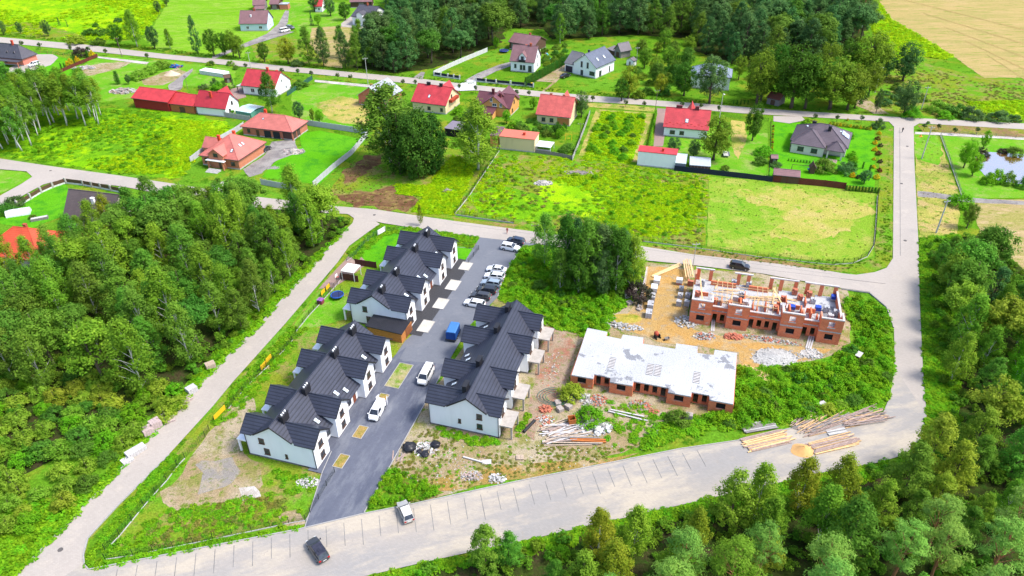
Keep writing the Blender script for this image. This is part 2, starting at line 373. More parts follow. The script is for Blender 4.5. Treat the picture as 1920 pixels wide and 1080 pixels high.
zone('meadow', [(738,345),(800,350),(850,290),(895,310),(878,345),(855,402),(800,402),(770,398),(795,368),(745,365)], 5, M_limed, .6)
zone('rough_plot', [(922,288),(1000,292),(1080,295),(1330,330),(1322,460),(1200,452),(1000,432),(966,418),(860,400)], 2, M_verge, .4)
zone('meadow', [(1015,345),(1100,325),(1250,345),(1290,360),(1280,410),(1230,432),(1100,410),(1010,380)], 3, M_lime, 1.5)
zone('meadow', [(880,370),(930,345),(1010,365),(1080,400),(1000,415),(900,400)], 3, M_limed, 1.5)
zone('garden_plot', [(1118,205),(1225,212),(1210,260),(1195,305),(1085,292)], 2, M_dry, .4)
zone('garden_plot', [(1130,208),(1212,215),(1200,262),(1180,308),(1095,298),(1110,250)], 3, M_limed, .6)
zone('garden_lawn', [(1240,240),(1440,250),(1440,330),(1270,312)], 2, M_lawn2, .4)
zone('dry_patch', [(1370,225),(1395,228),(1400,262),(1385,300),(1372,275)], 3, M_dry, .6)
zone('drive', [(1232,203),(1250,204),(1248,240),(1243,275),(1225,275)], 4, M_redpave, .15)
zone('garden_lawn', [(1450,225),(1640,245),(1640,352),(1440,336)], 2, M_lawn, .2)
zone('dry_lot', [(1330,332),(1440,338),(1640,362),(1636,480),(1600,492),(1500,486),(1325,462)], 2, groundmat('mown_lot', [(.15,.28,.02), (.20,.29,.03), (.28,.30,.06), (.10,.25,.014)], .05, .4, 3), .4)
zone('dry_patch', [(1400,352),(1530,358),(1610,375),(1632,402),(1590,430),(1540,455),(1450,450),(1480,400),(1390,375)], 3, groundmat('mown_lot_dry', [(.36,.31,.085), (.26,.29,.045), (.37,.31,.10), (.17,.28,.025)], .06, .35, 3), 4)
zone('dry_bank', [(1190,455),(1330,466),(1500,490),(1600,497),(1640,482),(1646,360),(1652,250),(1674,240),(1674,495),(1630,513),(1540,508),(1300,478),(1190,465)], 3, M_verge, .4)
zone('dry_bank', [(1200,460),(1330,470),(1500,494),(1600,503),(1560,508),(1400,490),(1280,474)], 4, M_drybank, .6)
zone('dry_bank', [(850,408),(970,422),(960,432),(850,416)], 4, M_drybank, .5)
zone('verge', [(1100,192),(1230,202),(1226,210),(1100,200)], 3, M_dry, .3)
zone('dry_strip', [(1714,250),(1756,252),(1775,300),(1800,370),(1795,440),(1724,448),(1718,350)], 3, M_dry, .4)
zone('verge', [(1714,248),(1758,250),(1766,290),(1760,310),(1717,300)], 4, M_lawn2, .8)
zone('garden_lawn', [(1762,252),(1990,258),(1990,372),(1805,372)], 2, M_lawn2, .5)
zone('dry_bank', [(1722,236),(1760,234),(2000,247),(2000,262),(1730,248)], 4, M_drybank, .4)
zone('field', [(1800,372),(2050,380),(2050,640),(1905,495),(1840,440),(1825,390)], 3, M_field, .8)
zone('track', [(1720,358),(1830,372),(1920,378),(1920,384),(1820,380),(1720,368)], 4, M_gravel, .5)
zone('garden_lawn', [(40,372),(120,345),(130,355),(120,405),(60,428),(0,420),(-30,420),(-30,400)], 3, M_lawn, .3)
zone('verge', [(-60,318),(40,321),(62,330),(40,345),(-60,392)], 3, M_lawn2, .3)
zone('forest_floor', [(-200,520),(120,500),(240,380),(480,385),(640,408),(655,420),(490,595),(385,700),(330,760),(-200,1000)], 2, M_humus, 1)
zone('forest_floor', [(660,126),(745,137),(812,129),(862,109),(905,92),(940,80),(950,52),(1020,56),(1035,74),(1110,70),(1200,66),(1290,72),(1300,95),(1390,125),(1480,135),(1600,98),(1622,60),(1630,10),(1600,-22),(1000,-26),(890,-22),(870,20),(845,20),(820,-24),(740,-18),(735,40),(700,90)], 3, M_humus, 2)
zone('weed_verge', [(640,440),(662,415),(663,424),(560,545),(495,606),(385,712),(230,880),(57,1056),(-60,1180),(-200,1180),(-200,980),(160,930),(330,740),(480,570)], 3, M_green, .3)
zone('forest_floor', [(1735,460),(1830,440),(2300,640),(2300,1500),(600,1500),(760,1085),(1187,985),(1450,925),(1690,868),(1760,790)], 2, M_humus, 1)
zone('weed_verge', [(1724,448),(1800,440),(1800,800),(1740,870),(1500,930),(1280,962),(1010,1022),(810,1066),(640,1110),(640,1098),(1007,1012),(1187,970),(1393,923),(1647,870),(1698,855),(1730,822),(1738,780),(1730,690)], 3, M_green, .3)
zone('plot', [(160,1050),(165,1010),(330,850),(440,720),(545,612),(650,470),(712,424),(905,448),(860,500),(640,880),(575,990),(170,1067)], 1, M_verge, .2)
zone('weed_verge', [(160,1052),(166,1012),(325,850),(345,872),(215,1010),(240,1040),(400,1010),(560,985),(560,992),(170,1067)], 3, M_green, .5)
zone('dirt_patch', [(300,920),(340,880),(400,800),(440,760),(470,730),(480,770),(450,830),(455,850),(480,870),(500,905),(470,935),(400,945),(330,965)], 3, M_dirt, 1.2)
zone('gravel_patch', [(370,880),(430,855),(458,880),(440,910),(385,925)], 4, groundmat('mixed_gravel', [(.23,.21,.19), (.27,.24,.20), (.30,.25,.18), (.17,.18,.08)], .2, .8, 8), 2.2)
zone('pale_gravel_patch', [(452,915),(482,910),(490,935),(455,940)], 4, M_palegr, .6)
zone('dirt_patch', [(520,965),(560,955),(570,985),(530,990)], 4, M_dirt, .6)
zone('garden_lawn', [(552,610),(600,545),(660,560),(645,600),(600,612),(565,618)], 4, M_lawn2, .2)
zone('garden_lawn', [(662,488),(720,425),(760,425),(755,470),(700,500)], 4, M_lawn, .2)
zone('garden_lawn', [(856,462),(897,464),(878,491),(858,489)], 4, M_lawn, .1)
zone('tan_path', [(598,542),(665,468),(690,495),(640,530),(625,540)], 4, M_redpave, .2)
zone('dirt_yard', [(1205,492),(1305,497),(1290,560),(1290,610),(1600,650),(1530,675),(1400,690),(1385,760),(1300,800),(1230,830),(1050,880),(900,910),(790,942),(690,952),(720,890),(800,755),(840,690),(930,560),(1040,580),(1100,610),(1150,590),(1200,560)], 1, M_dirt, .6)
zone('sand_yard', [(1210,500),(1290,505),(1285,600),(1300,620),(1440,645),(1560,655),(1520,672),(1420,690),(1385,690),(1385,660),(1230,640),(1180,620),(1150,612),(1205,560)], 3, M_sand, .6)
zone('dirt_yard', [(1296,505),(1420,512),(1590,545),(1596,650),(1530,668),(1290,625)], 2, M_dirt, .5)
zone('brick_dust', [(1010,790),(1000,830),(985,820),(1000,720),(1018,640),(1030,600),(1080,640),(1065,700),(1040,760)], 3, M_rubdirt, .8)
zone('orange_dirt', [(790,928),(785,905),(850,890),(930,875),(1060,866),(1200,852),(1060,884),(900,912)], 3, groundmat('ochre_soil', [(.30,.18,.055), (.24,.18,.05), (.34,.26,.15), (.14,.18,.03)], .12, .7, 5), .8)
zone('weed_patch', [(690,955),(700,920),(740,880),(790,905),(830,925),(800,938)], 4, M_green, .5)
zone('weed_patch', [(1385,690),(1540,685),(1610,640),(1580,560),(1640,565),(1672,610),(1675,690),(1668,740),(1640,772),(1400,800),(1290,815),(1200,845),(1230,800),(1380,770)], 4, M_green, .4)
zone('weed_patch', [(955,480),(985,462),(1200,490),(1200,545),(1150,590),(1130,640),(1060,620),(985,590),(940,560)], 4, M_green, .4)
for k in range(5):
    y0_ = 10+26*k; zone('field_track', [(1690+40*k, y0_-12), (1990, y0_+62+4*k), (1990, y0_+65+4*k), (1690+40*k, y0_-10.6)], 5, groundmat('field_track_soil', [(.30,.22,.085), (.27,.22,.08), (.33,.25,.10)], .1, .5, 3), .5)
# roads and paved surfaces
F_TOP = [(167,1069),(563,993),(683,964),(770,947),(973,903),(1273,843),(1390,826),(1500,800),(1655,776)]
F_BOT = [(1737,780),(1728,820),(1697,853),(1647,868),(1550,885),(1393,921),(1187,968),(1007,1009),(800,1054),(640,1092),(500,1130),(-80,1290)]
def road(name, pts, layer, mat):
    ZN[0] += 1; return sheet(name, W2(pts), .012*layer+.0004*ZN[0], mat)
road('road', [(-120,56),(0,70),(160,84),(320,103),(453,115),(520,123),(640,134),(770,146),(900,161),(1017,172),(1100,179),(1220,188),(1333,196),(1440,205),(1520,210),(1680,220),(1760,224),(1920,232),(2300,257),(2300,268),(1920,243),(1743,233),(1520,220),(1393,213),(1320,207),(1220,198),(1103,191),(960,177),(850,166),(750,155),(640,144),(523,133),(453,125),(320,112),(183,98),(50,85),(-120,68)], 7, M_road)
right_road = road('road', [(1664,226),(1728,229),(1713,238),(1714,300),(1717,360),(1722,460),(1724,560),(1730,690),(1737,781),(1677,690),(1676,615),(1662,575),(1630,548),(1577,541),(1577,513),(1605,516),(1640,511),(1662,503),(1674,485),(1675,360),(1676,238)], 8, M_road)
front_road = road('road', F_TOP + [(1668,745),(1677,690),(1737,780)] + F_BOT[1:] + [(-80,1220),(20,1095),(157,1041),(159,1060)], 9, M_front)
road('road', [(-200,1310),(20,1092),(57,1053),(230,877),(377,720),(493,603),(637,443),(661,419),(664,410),(650,400),(690,405),(712,421),(690,436),(655,462),(633,493),(533,610),(437,717),(400,762),(317,853),(220,950),(165,1010),(157,1041),(150,1062)], 10, M_road)
road('road', [(-60,290),(0,298),(100,313),(217,329),(330,346),(450,366),(560,379),(625,387),(700,393),(850,415),(1000,435),(1080,446),(1200,462),(1300,478),(1460,496),(1560,510),(1577,513),(1577,541),(1430,514),(1300,498),(1200,488),(1100,471),(1007,458),(900,446),(827,436),(717,419),(650,402),(560,398),(450,386),(330,369),(226,350),(118,337),(81,347),(37,371),(-60,424),(-60,398),(0,368),(40,346),(61,332),(50,322),(0,318),(-60,314)], 11, M_road)
road('driveway', [(572,991),(683,964),(800,753),(838,684),(735,676),(700,735),(660,800),(622,848),(605,885)], 10, M_drive)
road('driveway', [(735,676),(838,684),(880,612),(933,558),(953,503),(977,467),(1007,458),(900,446),(858,512),(800,604),(760,640)], 10, M_drive2)
road('front_path', [(597,886),(615,892),(700,760),(762,652),(740,668),(660,792)], 12, M_drive)
road('front_path', [(766,627),(790,632),(872,512),(862,487)], 12, plain('dark_granite_chips', (.045,.045,.05), .9, var=.5, scale=5))
road('entry_drive', [(845,172),(858,160),(880,150),(893,152),(892,166),(890,170)], 12, plain('white_slab', (.48,.48,.47), .8))
road('drive', [(870,152),(895,138),(935,122),(958,116),(958,124),(930,134),(905,147),(890,152)], 4, M_gravel)
zone('drive', [(1010,182),(1030,165),(1070,132),(1066,118),(1050,120),(1000,152),(1035,155),(1028,162),(1012,175)], 5, M_dirt, .4)
road('drive', [(398,106),(455,83),(500,64),(522,45),(535,20),(542,20),(540,42),(530,58),(552,60),(500,76),(450,92),(412,107),(398,112)], 5, M_gravel)
road('drive', [(640,44),(662,28),(690,38),(690,50),(712,60),(708,66),(690,56),(640,50)], 5, M_road)
road('drive', [(775,146),(790,135),(797,136),(792,150)], 8, M_gravel)
road('drive', [(1450,218),(1503,219),(1510,226),(1480,232),(1450,228)], 8, M_road)
zone('path', [(183,106),(280,117),(275,121),(183,109)], 5, M_palegr, .1)
zone('path', [(590,150),(700,160),(690,164),(590,154)], 5, M_palegr, .1)
zone('path', [(1715,248),(1760,249),(1960,261),(1960,265),(1760,254),(1715,252)], 6, M_palegr, .1)
zone('track', [(1600,196),(1620,180),(1640,196),(1668,214),(1640,214)], 4, M_dirt, .5)
strip('kerb', F_TOP, .14, .26, M_kerb)
strip('kerb', [(157,1041),(165,1010),(220,950),(317,853)], .14, .26, M_kerb)
strip('kerb', [(157,1041),(159,1060),(167,1069)], .14, .26, M_kerb)
strip('kerb', [(1675,615),(1662,577),(1630,550),(1577,543)], .14, .26, M_kerb)
strip('kerb', [(57,1053),(230,877),(377,720),(493,603),(637,443)], .14, .26, M_kerb)
strip('kerb', [(683,962),(800,752),(838,683)], .12, .26, M_kerb)
strip('kerb', [(572,990),(605,886),(622,848)], .1, .26, M_kerb)
strip('kerb', [(933,557),(953,503),(977,467)], .12, .26, M_kerb)
# parking bays of the front road: a dark paver line every 2.6 m
EDGE = W2(F_TOP[:7]); a0 = G(543.6, 998.6).to_2d(); a1 = G(544.4, 1052.6).to_2d()
b0 = G(775, 951).to_2d(); b1 = G(781, 1000).to_2d()
M_line = plain('dark_paver_line', (.18,.175,.17), .85, var=.4, scale=.8)
seg = (b0-a0); nbay = max(1, round(seg.length/2.55)); stp = seg/7.0
for k in range(-10, 26):
    s_ = a0 + stp*k; u = k/7; d = (a1-a0).lerp(b1-b0, max(-.3, min(1.3, u)))
    x0 = PY(s_.x, s_.y, 0)[0]
    if x0 < 200 or x0 > 1400: continue
    wob = random.uniform(.8, 1.05)
    d = d.normalized()*5.0*wob; n = Vector((-d.y, d.x)).normalized()*.045
    e0 = s_ + d.normalized()*.35
    mb = MB(); mb.prism([e0-n, s_+d-n, s_+d+n, e0+n], .11, .160); mb.build('parking_line', M_line, front_road)
M_iron = plain('cast_iron', (.10,.09,.085), .8)
for k, (x, y) in enumerate([(1701,275),(1697,452),(1690,345),(95,321),(702,404),(114,1032)]):
    mb = MB(); p = G(x, y); mb.tube([p+Vector((0,0,.02)), p+Vector((0,0,.19))], .38, 14)
    prop(mb.build('manhole_cover', M_iron), 'round iron manhole cover in the ' + ['right road near the crossing','right road beside the dry plot','right road beside the lawn plot','side road by the stone pillar wall','junction above the dark roofs','wide road end in the bottom corner'][k], 'manhole cover', 'manhole covers')
for (ax, ay), (bx, by) in [((1687,240),(1688,480)), ((850,420),(1560,515)), ((1380,500),(1660,533))]:
    A_, B_ = G(ax, ay).to_2d(), G(bx, by).to_2d(); d = (B_-A_).normalized(); n = Vector((-d.y, d.x))*.045
    mb = MB(); mb.prism([A_-n, B_-n, B_+n, A_+n], .10, .178); mb.build('joint_line', plain('road_joint', (.22,.21,.2), .9), right_road)
# pond
M_water, tw, bw = nodes('pond_water'); bw.inputs['Base Color'].default_value = (.20,.11,.03,1); bw.inputs['Roughness'].default_value = .03; bw.inputs['Specular IOR Level'].default_value = .6
gl_ = N(tw, 'ShaderNodeBsdfGlossy'); gl_.inputs['Roughness'].default_value = .04; gl_.inputs['Color'].default_value = (.85,.88,.92,1)
mx_ = N(tw, 'ShaderNodeMixShader'); mx_.inputs[0].default_value = .5; tw.links.new(bw.outputs[0], mx_.inputs[1]); tw.links.new(gl_.outputs[0], mx_.inputs[2]); tw.links.new(mx_.outputs[0], tw.nodes['Material Output'].inputs[0])
bump(tw, bw, noise(tw, pos(tw), 1.5), .05, .02)
POND = [(1826,290),(1840,284),(1880,287),(1925,290),(2010,300),(2010,352),(1920,347),(1880,340),(1850,333),(1835,318)]
sheet('water', rough_edge(W2(POND), .5), .075, M_water)

# ------------------------------------------------------------------ low vegetation, scattered as real leaves
def leaves_mesh(name, pos_, nor, size, mat, asp=.55, rng=None, leafval=None):
    rng = rng or RNG; n = len(pos_)
    nor = nor/np.maximum(np.linalg.norm(nor, axis=1, keepdims=True), 1e-6)
    r = rng.normal(size=(n,3)); u = np.cross(nor, r); u /= np.maximum(np.linalg.norm(u, axis=1, keepdims=True), 1e-6); w = np.cross(nor, u)
    s = size*rng.uniform(.7, 1.3, (n,1))
    P = np.stack([pos_-u*s, pos_+w*s*asp, pos_+u*s, pos_-w*s*asp], 1).reshape(-1, 3)
    me = bpy.data.meshes.new(name); me.vertices.add(4*n); me.vertices.foreach_set('co', P.astype(np.float32).ravel())
    me.loops.add(4*n); me.loops.foreach_set('vertex_index', np.arange(4*n, dtype=np.int32))
    me.polygons.add(n); me.polygons.foreach_set('loop_start', np.arange(0, 4*n, 4, dtype=np.int32)); me.polygons.foreach_set('loop_total', np.full(n, 4, np.int32))
    me.update(calc_edges=True); me.materials.append(mat)
    at = me.attributes.new('leaf', 'FLOAT', 'FACE'); at.data.foreach_set('value', (rng.random(n) if leafval is None else leafval).astype(np.float32))
    return me
def herb_proto(k, mat, n=60, r=.62, h=.42, size=.17):
    a = RNG.random(n)*2*np.pi; q = np.sqrt(RNG.random(n))*r; z = RNG.random(n)**.7*h*(1-.45*q/r)
    p = np.stack([np.cos(a)*q, np.sin(a)*q, z], 1)
    nor = np.stack([np.cos(a)*.4, np.sin(a)*.4, np.ones(n)*1.3], 1)+RNG.normal(size=(n,3))*.35
    return leaves_mesh('herb', p, nor, size, mat, .5)
def tuft_proto(k, mat, n=30, h=.45, r=.3):
    mb = MB()
    for i in range(n):
        a = random.random()*6.28; q = random.random()*r; b = a+random.uniform(-1, 1); hh = h*random.uniform(.5, 1); x, y = math.cos(a)*q, math.sin(a)*q
        dx, dy = math.cos(b)*hh*.45, math.sin(b)*hh*.45; wx, wy = -math.sin(b)*.03, math.cos(b)*.03
        mb.add([(x-wx,y-wy,0),(x+wx,y+wy,0),(x+dx*.6,y+dy*.6,hh*.75),(x+dx,y+dy,hh)], [(0,1,2),(0,2,3)])
    return mb.mesh('tuft', mat)
def bush_proto(k, mat, n=260, r=.9, h=1.3, size=.13):
    cs = [(random.uniform(-.6,.6)*r, random.uniform(-.6,.6)*r, random.uniform(.35,.8)*h) for _ in range(9)]
    p, no = [], []
    for c in cs:
        d = RNG.normal(size=(n//9,3)); d /= np.linalg.norm(d, axis=1, keepdims=True); d[:,2] = np.abs(d[:,2])*.9-.25
        q = d*r*.5*RNG.uniform(.6, 1.05, (n//9,1)); p.append(q+np.array(c)); no.append(d+RNG.normal(size=d.shape)*.35+np.array([0,0,.5]))
    return leaves_mesh('small_bush', np.concatenate(p), np.concatenate(no), size, mat, .6)
def inside(P, x, y):
    P = np.array([(p[0], p[1]) for p in P]); r = np.zeros(len(x), bool); j = len(P)-1
    for i in range(len(P)):
        c = ((P[i,1] > y) != (P[j,1] > y)) & (x < (P[j,0]-P[i,0])*(y-P[i,1])/(P[j,1]-P[i,1]+1e-12)+P[i,0]); r ^= c; j = i
    return r
PROTO = {}
def collection_of(key, meshes):
    c = bpy.data.collections.new('proto_'+key)
    for m in meshes: c.objects.link(bpy.data.objects.new('proto_'+key, m))
    PROTO[key] = c; return c
def gn_group(coll):
    g = bpy.data.node_groups.new('scatter_'+coll.name, 'GeometryNodeTree')
    g.interface.new_socket('Geometry', in_out='INPUT', socket_type='NodeSocketGeometry'); g.interface.new_socket('Geometry', in_out='OUTPUT', socket_type='NodeSocketGeometry')
    i, o = g.nodes.new('NodeGroupInput'), g.nodes.new('NodeGroupOutput'); ip = g.nodes.new('GeometryNodeInstanceOnPoints'); ci = g.nodes.new('GeometryNodeCollectionInfo')
    ci.inputs['Collection'].default_value = coll; ci.inputs['Separate Children'].default_value = True; ci.inputs['Reset Children'].default_value = True
    ip.inputs['Pick Instance'].default_value = True
    def at(nm, ty):
        n = g.nodes.new('GeometryNodeInputNamedAttribute'); n.data_type = ty; n.inputs['Name'].default_value = nm; return n.outputs['Attribute']
    L = g.links.new
    L(i.outputs[0], ip.inputs['Points']); L(ci.outputs[0], ip.inputs['Instance']); L(at('idx','INT'), ip.inputs['Instance Index'])
    L(at('rot','FLOAT_VECTOR'), ip.inputs['Rotation']); L(at('scl','FLOAT_VECTOR'), ip.inputs['Scale']); L(ip.outputs[0], o.inputs[0]); return g
GN = {}
EXCL = []            # outlines where nothing grows (roads, buildings), filled in below
def pts_in(pts, density, excl=True, thin=None):
    P = [G(x, y) for x, y in pts]; x0, x1 = min(p.x for p in P), max(p.x for p in P); y0, y1 = min(p.y for p in P), max(p.y for p in P)
    n = int((x1-x0)*(y1-y0)*density); x = RNG.uniform(x0, x1, n); y = RNG.uniform(y0, y1, n); k = inside(P, x, y)
    if excl:
        for e in EXCL: k &= ~inside(e, x, y)
    x, y = x[k], y[k]
    if thin:
        keep = np.array([mnoise.noise(Vector((a*thin, b*thin, 1.7)))*1.6+.55 > random.random() for a, b in zip(x, y)], bool) if len(x) else np.zeros(0, bool)
        x, y = x[keep], y[keep]
    return np.stack([x, y], 1)
def scatter(name, label, cat, key, xy, s0, s1, z=.03, sz=1.0):
    n = len(xy)
    if n == 0: return
    me = bpy.data.meshes.new(name); me.vertices.add(n)
    me.vertices.foreach_set('co', np.concatenate([xy, np.full((n,1), z)], 1).astype(np.float32).ravel())
    rot = np.zeros((n,3), np.float32); rot[:,2] = RNG.random(n)*6.28; rot[:,0] = RNG.normal(size=n)*.08
    s = RNG.uniform(s0, s1, n); scl = np.stack([s, s, s*sz*RNG.uniform(.75, 1.25, n)], 1).astype(np.float32)
    a = me.attributes.new('rot', 'FLOAT_VECTOR', 'POINT'); a.data.foreach_set('vector', rot.ravel())
    a = me.attributes.new('scl', 'FLOAT_VECTOR', 'POINT'); a.data.foreach_set('vector', scl.ravel())
    a = me.attributes.new('idx', 'INT', 'POINT'); a.data.foreach_set('value', RNG.integers(0, 8, n).astype(np.int32))
    o = put(name, me); prop(o, label, cat, kind='stuff')
    if key not in GN: GN[key] = gn_group(PROTO[key])
    md = o.modifiers.new('scatter', 'NODES'); md.node_group = GN[key]; return o
L_lime = leafmat('lime_herb_leaf', (.31,.55,.005), (.19,.45,.005), (.42,.57,.006), .015, .22, .45, .09)
L_green = leafmat('green_herb_leaf', (.085,.26,.008), (.13,.34,.008), (.17,.36,.01), .02, .3, .3, .12)
L_dk = leafmat('bush_leaf', (.06,.17,.010), (.10,.23,.012), (.13,.26,.02), .025, .35, .3, .1)
L_olive = leafmat('dry_herb_leaf', (.16,.20,.025), (.10,.20,.015), (.25,.22,.05), .03, .3, .3, .15)
L_grass = leafmat('grass_blade', (.12,.30,.01), (.18,.34,.02), None, .02, .3, .2, .2)
L_straw = leafmat('straw_blade', (.42,.34,.11), (.20,.23,.04), None, .02, .25, .2, .2)
for key, f, m, kw in (('lime', herb_proto, L_lime, {}), ('green', herb_proto, L_green, {}), ('olive', herb_proto, L_olive, {}), ('bush', bush_proto, L_dk, {}),
                      ('gbush', bush_proto, L_green, {}), ('grass', tuft_proto, L_grass, {}), ('straw', tuft_proto, L_straw, {})):
    collection_of(key, [f(k, m, **kw) for k in range(4)])
# ================================================================== BUILDINGS
WC = {}
def window(parent, face, u, z, w, h, dims, frame=FRAMEB, glass=GLASS, name='window', mull=True, sill=True, out=0.0):
    """face f/b/l/r of a box of dims (W, D); u along that face, z of the sill"""
    key = (round(w,2), round(h,2), frame.name, glass.name, mull, sill)
    if key not in WC:
        t = .09; mb = MB()
        mb.box(-w/2,w/2,-.07,.02,0,t).box(-w/2,w/2,-.07,.02,h-t,h).box(-w/2,-w/2+t,-.07,.02,t,h-t).box(w/2-t,w/2,-.07,.02,t,h-t)
        if mull and w > .8: mb.box(-.035,.035,-.065,.02,t,h-t)
        if sill: mb.box(-w/2-.08,w/2+.08,-.16,.02,-.06,-.002)
        WC[key] = (mb.mesh('window', frame), MB().box(-w/2+t,w/2-t,-.03,.02,t,h-t).mesh('pane', glass))
    W_, D_ = dims; loc, rz = {'f': ((u, -out, z), 0), 'b': ((W_-u, D_+out, z), math.pi), 'r': ((W_+out, u, z), math.pi/2), 'l': ((-out, D_-u, z), -math.pi/2)}[face]
    o = put(name, WC[key][0], parent, loc, (0,0,rz)); put('pane', WC[key][1], o); return o
def door(parent, face, u, w, h, dims, mat, name='door', panes=False, z=0.05, out=0.0):
    key = ('door', round(w,2), round(h,2), mat.name, name)
    if key not in WC:
        mb = MB().box(-w/2,w/2,-.05,.02,0,h)
        n = max(1, int(h/.5)) if name == 'garage_door' else 0
        for i in range(n): mb.box(-w/2+.04,w/2-.04,-.07,-.049,h*i/n+.03,h*(i+1)/n-.03)
        WC[key] = (mb.mesh(name, mat), MB().box(w/2-.2,w/2-.1,-.12,-.05,h*.45,h*.5).mesh('handle', DARKM))
    W_, D_ = dims; loc, rz = {'f': ((u, -out, z), 0), 'b': ((W_-u, D_+out, z), math.pi), 'r': ((W_+out, u, z), math.pi/2), 'l': ((-out, D_-u, z), -math.pi/2)}[face]
    o = put(name, WC[key][0], parent, loc, (0,0,rz)); put('handle', WC[key][1], o); return o
class House: pass
def roof_planes(kind, x0, x1, y0, y1, ze, zr, hipl=None):
    """top polygons of the roof over the rectangle, ridge line ends"""
    ym, xm = (y0+y1)/2, (x0+x1)/2
    if kind == 'gx': return [[(x0,y0,ze),(x1,y0,ze),(x1,ym,zr),(x0,ym,zr)], [(x1,y1,ze),(x0,y1,ze),(x0,ym,zr),(x1,ym,zr)]], [((x0,ym,zr),(x1,ym,zr))]
    if kind == 'gy': return [[(x0,y0,ze),(xm,y0,zr),(xm,y1,zr),(x0,y1,ze)], [(xm,y0,zr),(x1,y0,ze),(x1,y1,ze),(xm,y1,zr)]], [((xm,y0,zr),(xm,y1,zr))]
    if kind == 'shed': return [[(x0,y0,ze),(x1,y0,ze),(x1,y1,zr),(x0,y1,zr)]], []
    dx, dy = x1-x0, y1-y0
    if dx >= dy:
        k = dy/2 if hipl is None else hipl; a, b = (x0+k,ym,zr), (x1-k,ym,zr)
        return [[(x0,y0,ze),(x1,y0,ze),b,a],[(x1,y1,ze),(x0,y1,ze),a,b],[(x0,y1,ze),(x0,y0,ze),a],[(x1,y0,ze),(x1,y1,ze),b]], [(a,b),((x0,y0,ze),a),((x0,y1,ze),a),((x1,y0,ze),b),((x1,y1,ze),b)]
    k = dx/2 if hipl is None else hipl; a, b = (xm,y0+k,zr), (xm,y1-k,zr)
    return [[(x0,y0,ze),(x1,y0,ze),a],[(x1,y1,ze),(x0,y1,ze),b],[(x0,y1,ze),(x0,y0,ze),a,b],[(x1,y0,ze),(x1,y1,ze),b,a]], [(a,b),((x0,y0,ze),a),((x1,y0,ze),a),((x0,y1,ze),b),((x1,y1,ze),b)]
def house(name, label, cat, e0, e1, ze, kind, wall, roofm, e2=None, depth=8, rp=None, rise=3.2, oh=.45, group=None, plinth=True, t=.16, gutter=True, hipl=None):
    E0, E1 = G(*e0, ze), G(*e1, ze); d = E1-E0; yaw = math.atan2(d.y, d.x); ux = d.normalized(); uy = Vector((-ux.y, ux.x, 0))
    if e2 is not None: depth = max(2.0, (G(*e2, ze)-E1).dot(uy)-2*oh)
    h = House(); h.w, h.d, h.oh, h.ze = d.length-2*oh, depth, oh, ze
    o = E0+ux*oh+uy*oh; o.z = 0
    h.o, h.yaw, h.ux, h.uy = o, yaw, ux, uy
    if rp is not None:
        c = o+uy*(depth/2) if kind in ('gx', 'hip') else o+ux*(h.w/2)
        if kind == 'gx': c -= ux*oh
        if kind == 'gy': c -= uy*oh
        if kind == 'hip': c = o+ux*(h.w/2)+uy*(h.d/2)
        rise = max(.6, min(7.0, zat(c.x, c.y, rp[1])-ze))
    zr = ze+rise; h.zr = zr
    T = thing(name, label, cat, o, yaw, group); h.T = T; h.kind = kind
    w = h.w; zt = ze-.02
    mb = MB()
    half = depth/2+oh; sl = rise/half if kind in ('gx','hip') else (rise/(w/2+oh) if kind == 'gy' else 0)
    zw = ze+sl*oh-t
    if kind == 'gx': mb.ext_x([(0,0),(depth,0),(depth,zw),(depth/2,zr-t-.01),(0,zw)], 0, w)
    elif kind == 'gy': mb.ext_y([(0,0),(w,0),(w,zw),(w/2,zr-t-.01),(0,zw)], 0, depth)
    elif kind == 'shed': mb.ext_x([(0,0),(depth,0),(depth,zr-t-.05),(0,ze-t-.0)], 0, w)
    else: mb.box(0,w,0,depth,0,ze-t*.5)
    mb.build('wall', wall, T)
    pl, ridges = roof_planes(kind, -oh, w+oh, -oh, depth+oh, ze, zr, hipl)
    mb = MB()
    for p in pl: mb.slab(p, t)
    R_ = mb.build('roof', roofm, T); h.roof = R_
    mb = MB()
    for a, b in ridges: mb.tube([Vector(a)+Vector((0,0,.02)), Vector(b)+Vector((0,0,.02))], .11, 6)
    if ridges: mb.build('ridge_cap', roofm, R_)
    if gutter and kind != 'shed':
        mb = MB()
        if kind != 'gy': mb.box(-oh,w+oh,-oh-.12,-oh-.003,ze-.2,ze-.06).box(-oh,w+oh,depth+oh+.003,depth+oh+.12,ze-.2,ze-.06)
        if kind != 'gx': mb.box(-oh-.12,-oh-.003,-oh,depth+oh,ze-.2,ze-.06).box(w+oh+.003,w+oh+.12,-oh,depth+oh,ze-.2,ze-.06)
        mb.build('gutter', FRAMED, R_)
    if plinth: MB().box(-.05,w+.05,-.05,depth+.05,0,.35).build('plinth', CONC, T)
    EXCL.append([o-ux*.5-uy*.5, o+ux*(w+.5)-uy*.5, o+ux*(w+.5)+uy*(depth+.5), o-ux*.5+uy*(depth+.5)])
    return h
def roofz(h, x, y):
    if h.kind == 'gx': return h.zr-(h.zr-h.ze)*abs(y-h.d/2)/(h.d/2+h.oh)
    if h.kind == 'gy': return h.zr-(h.zr-h.ze)*abs(x-h.w/2)/(h.w/2+h.oh)
    k = (min(h.d, h.w)/2+h.oh); return min(h.zr, h.ze+(h.zr-h.ze)*min(x+h.oh, y+h.oh, h.w+h.oh-x, h.d+h.oh-y)/k)
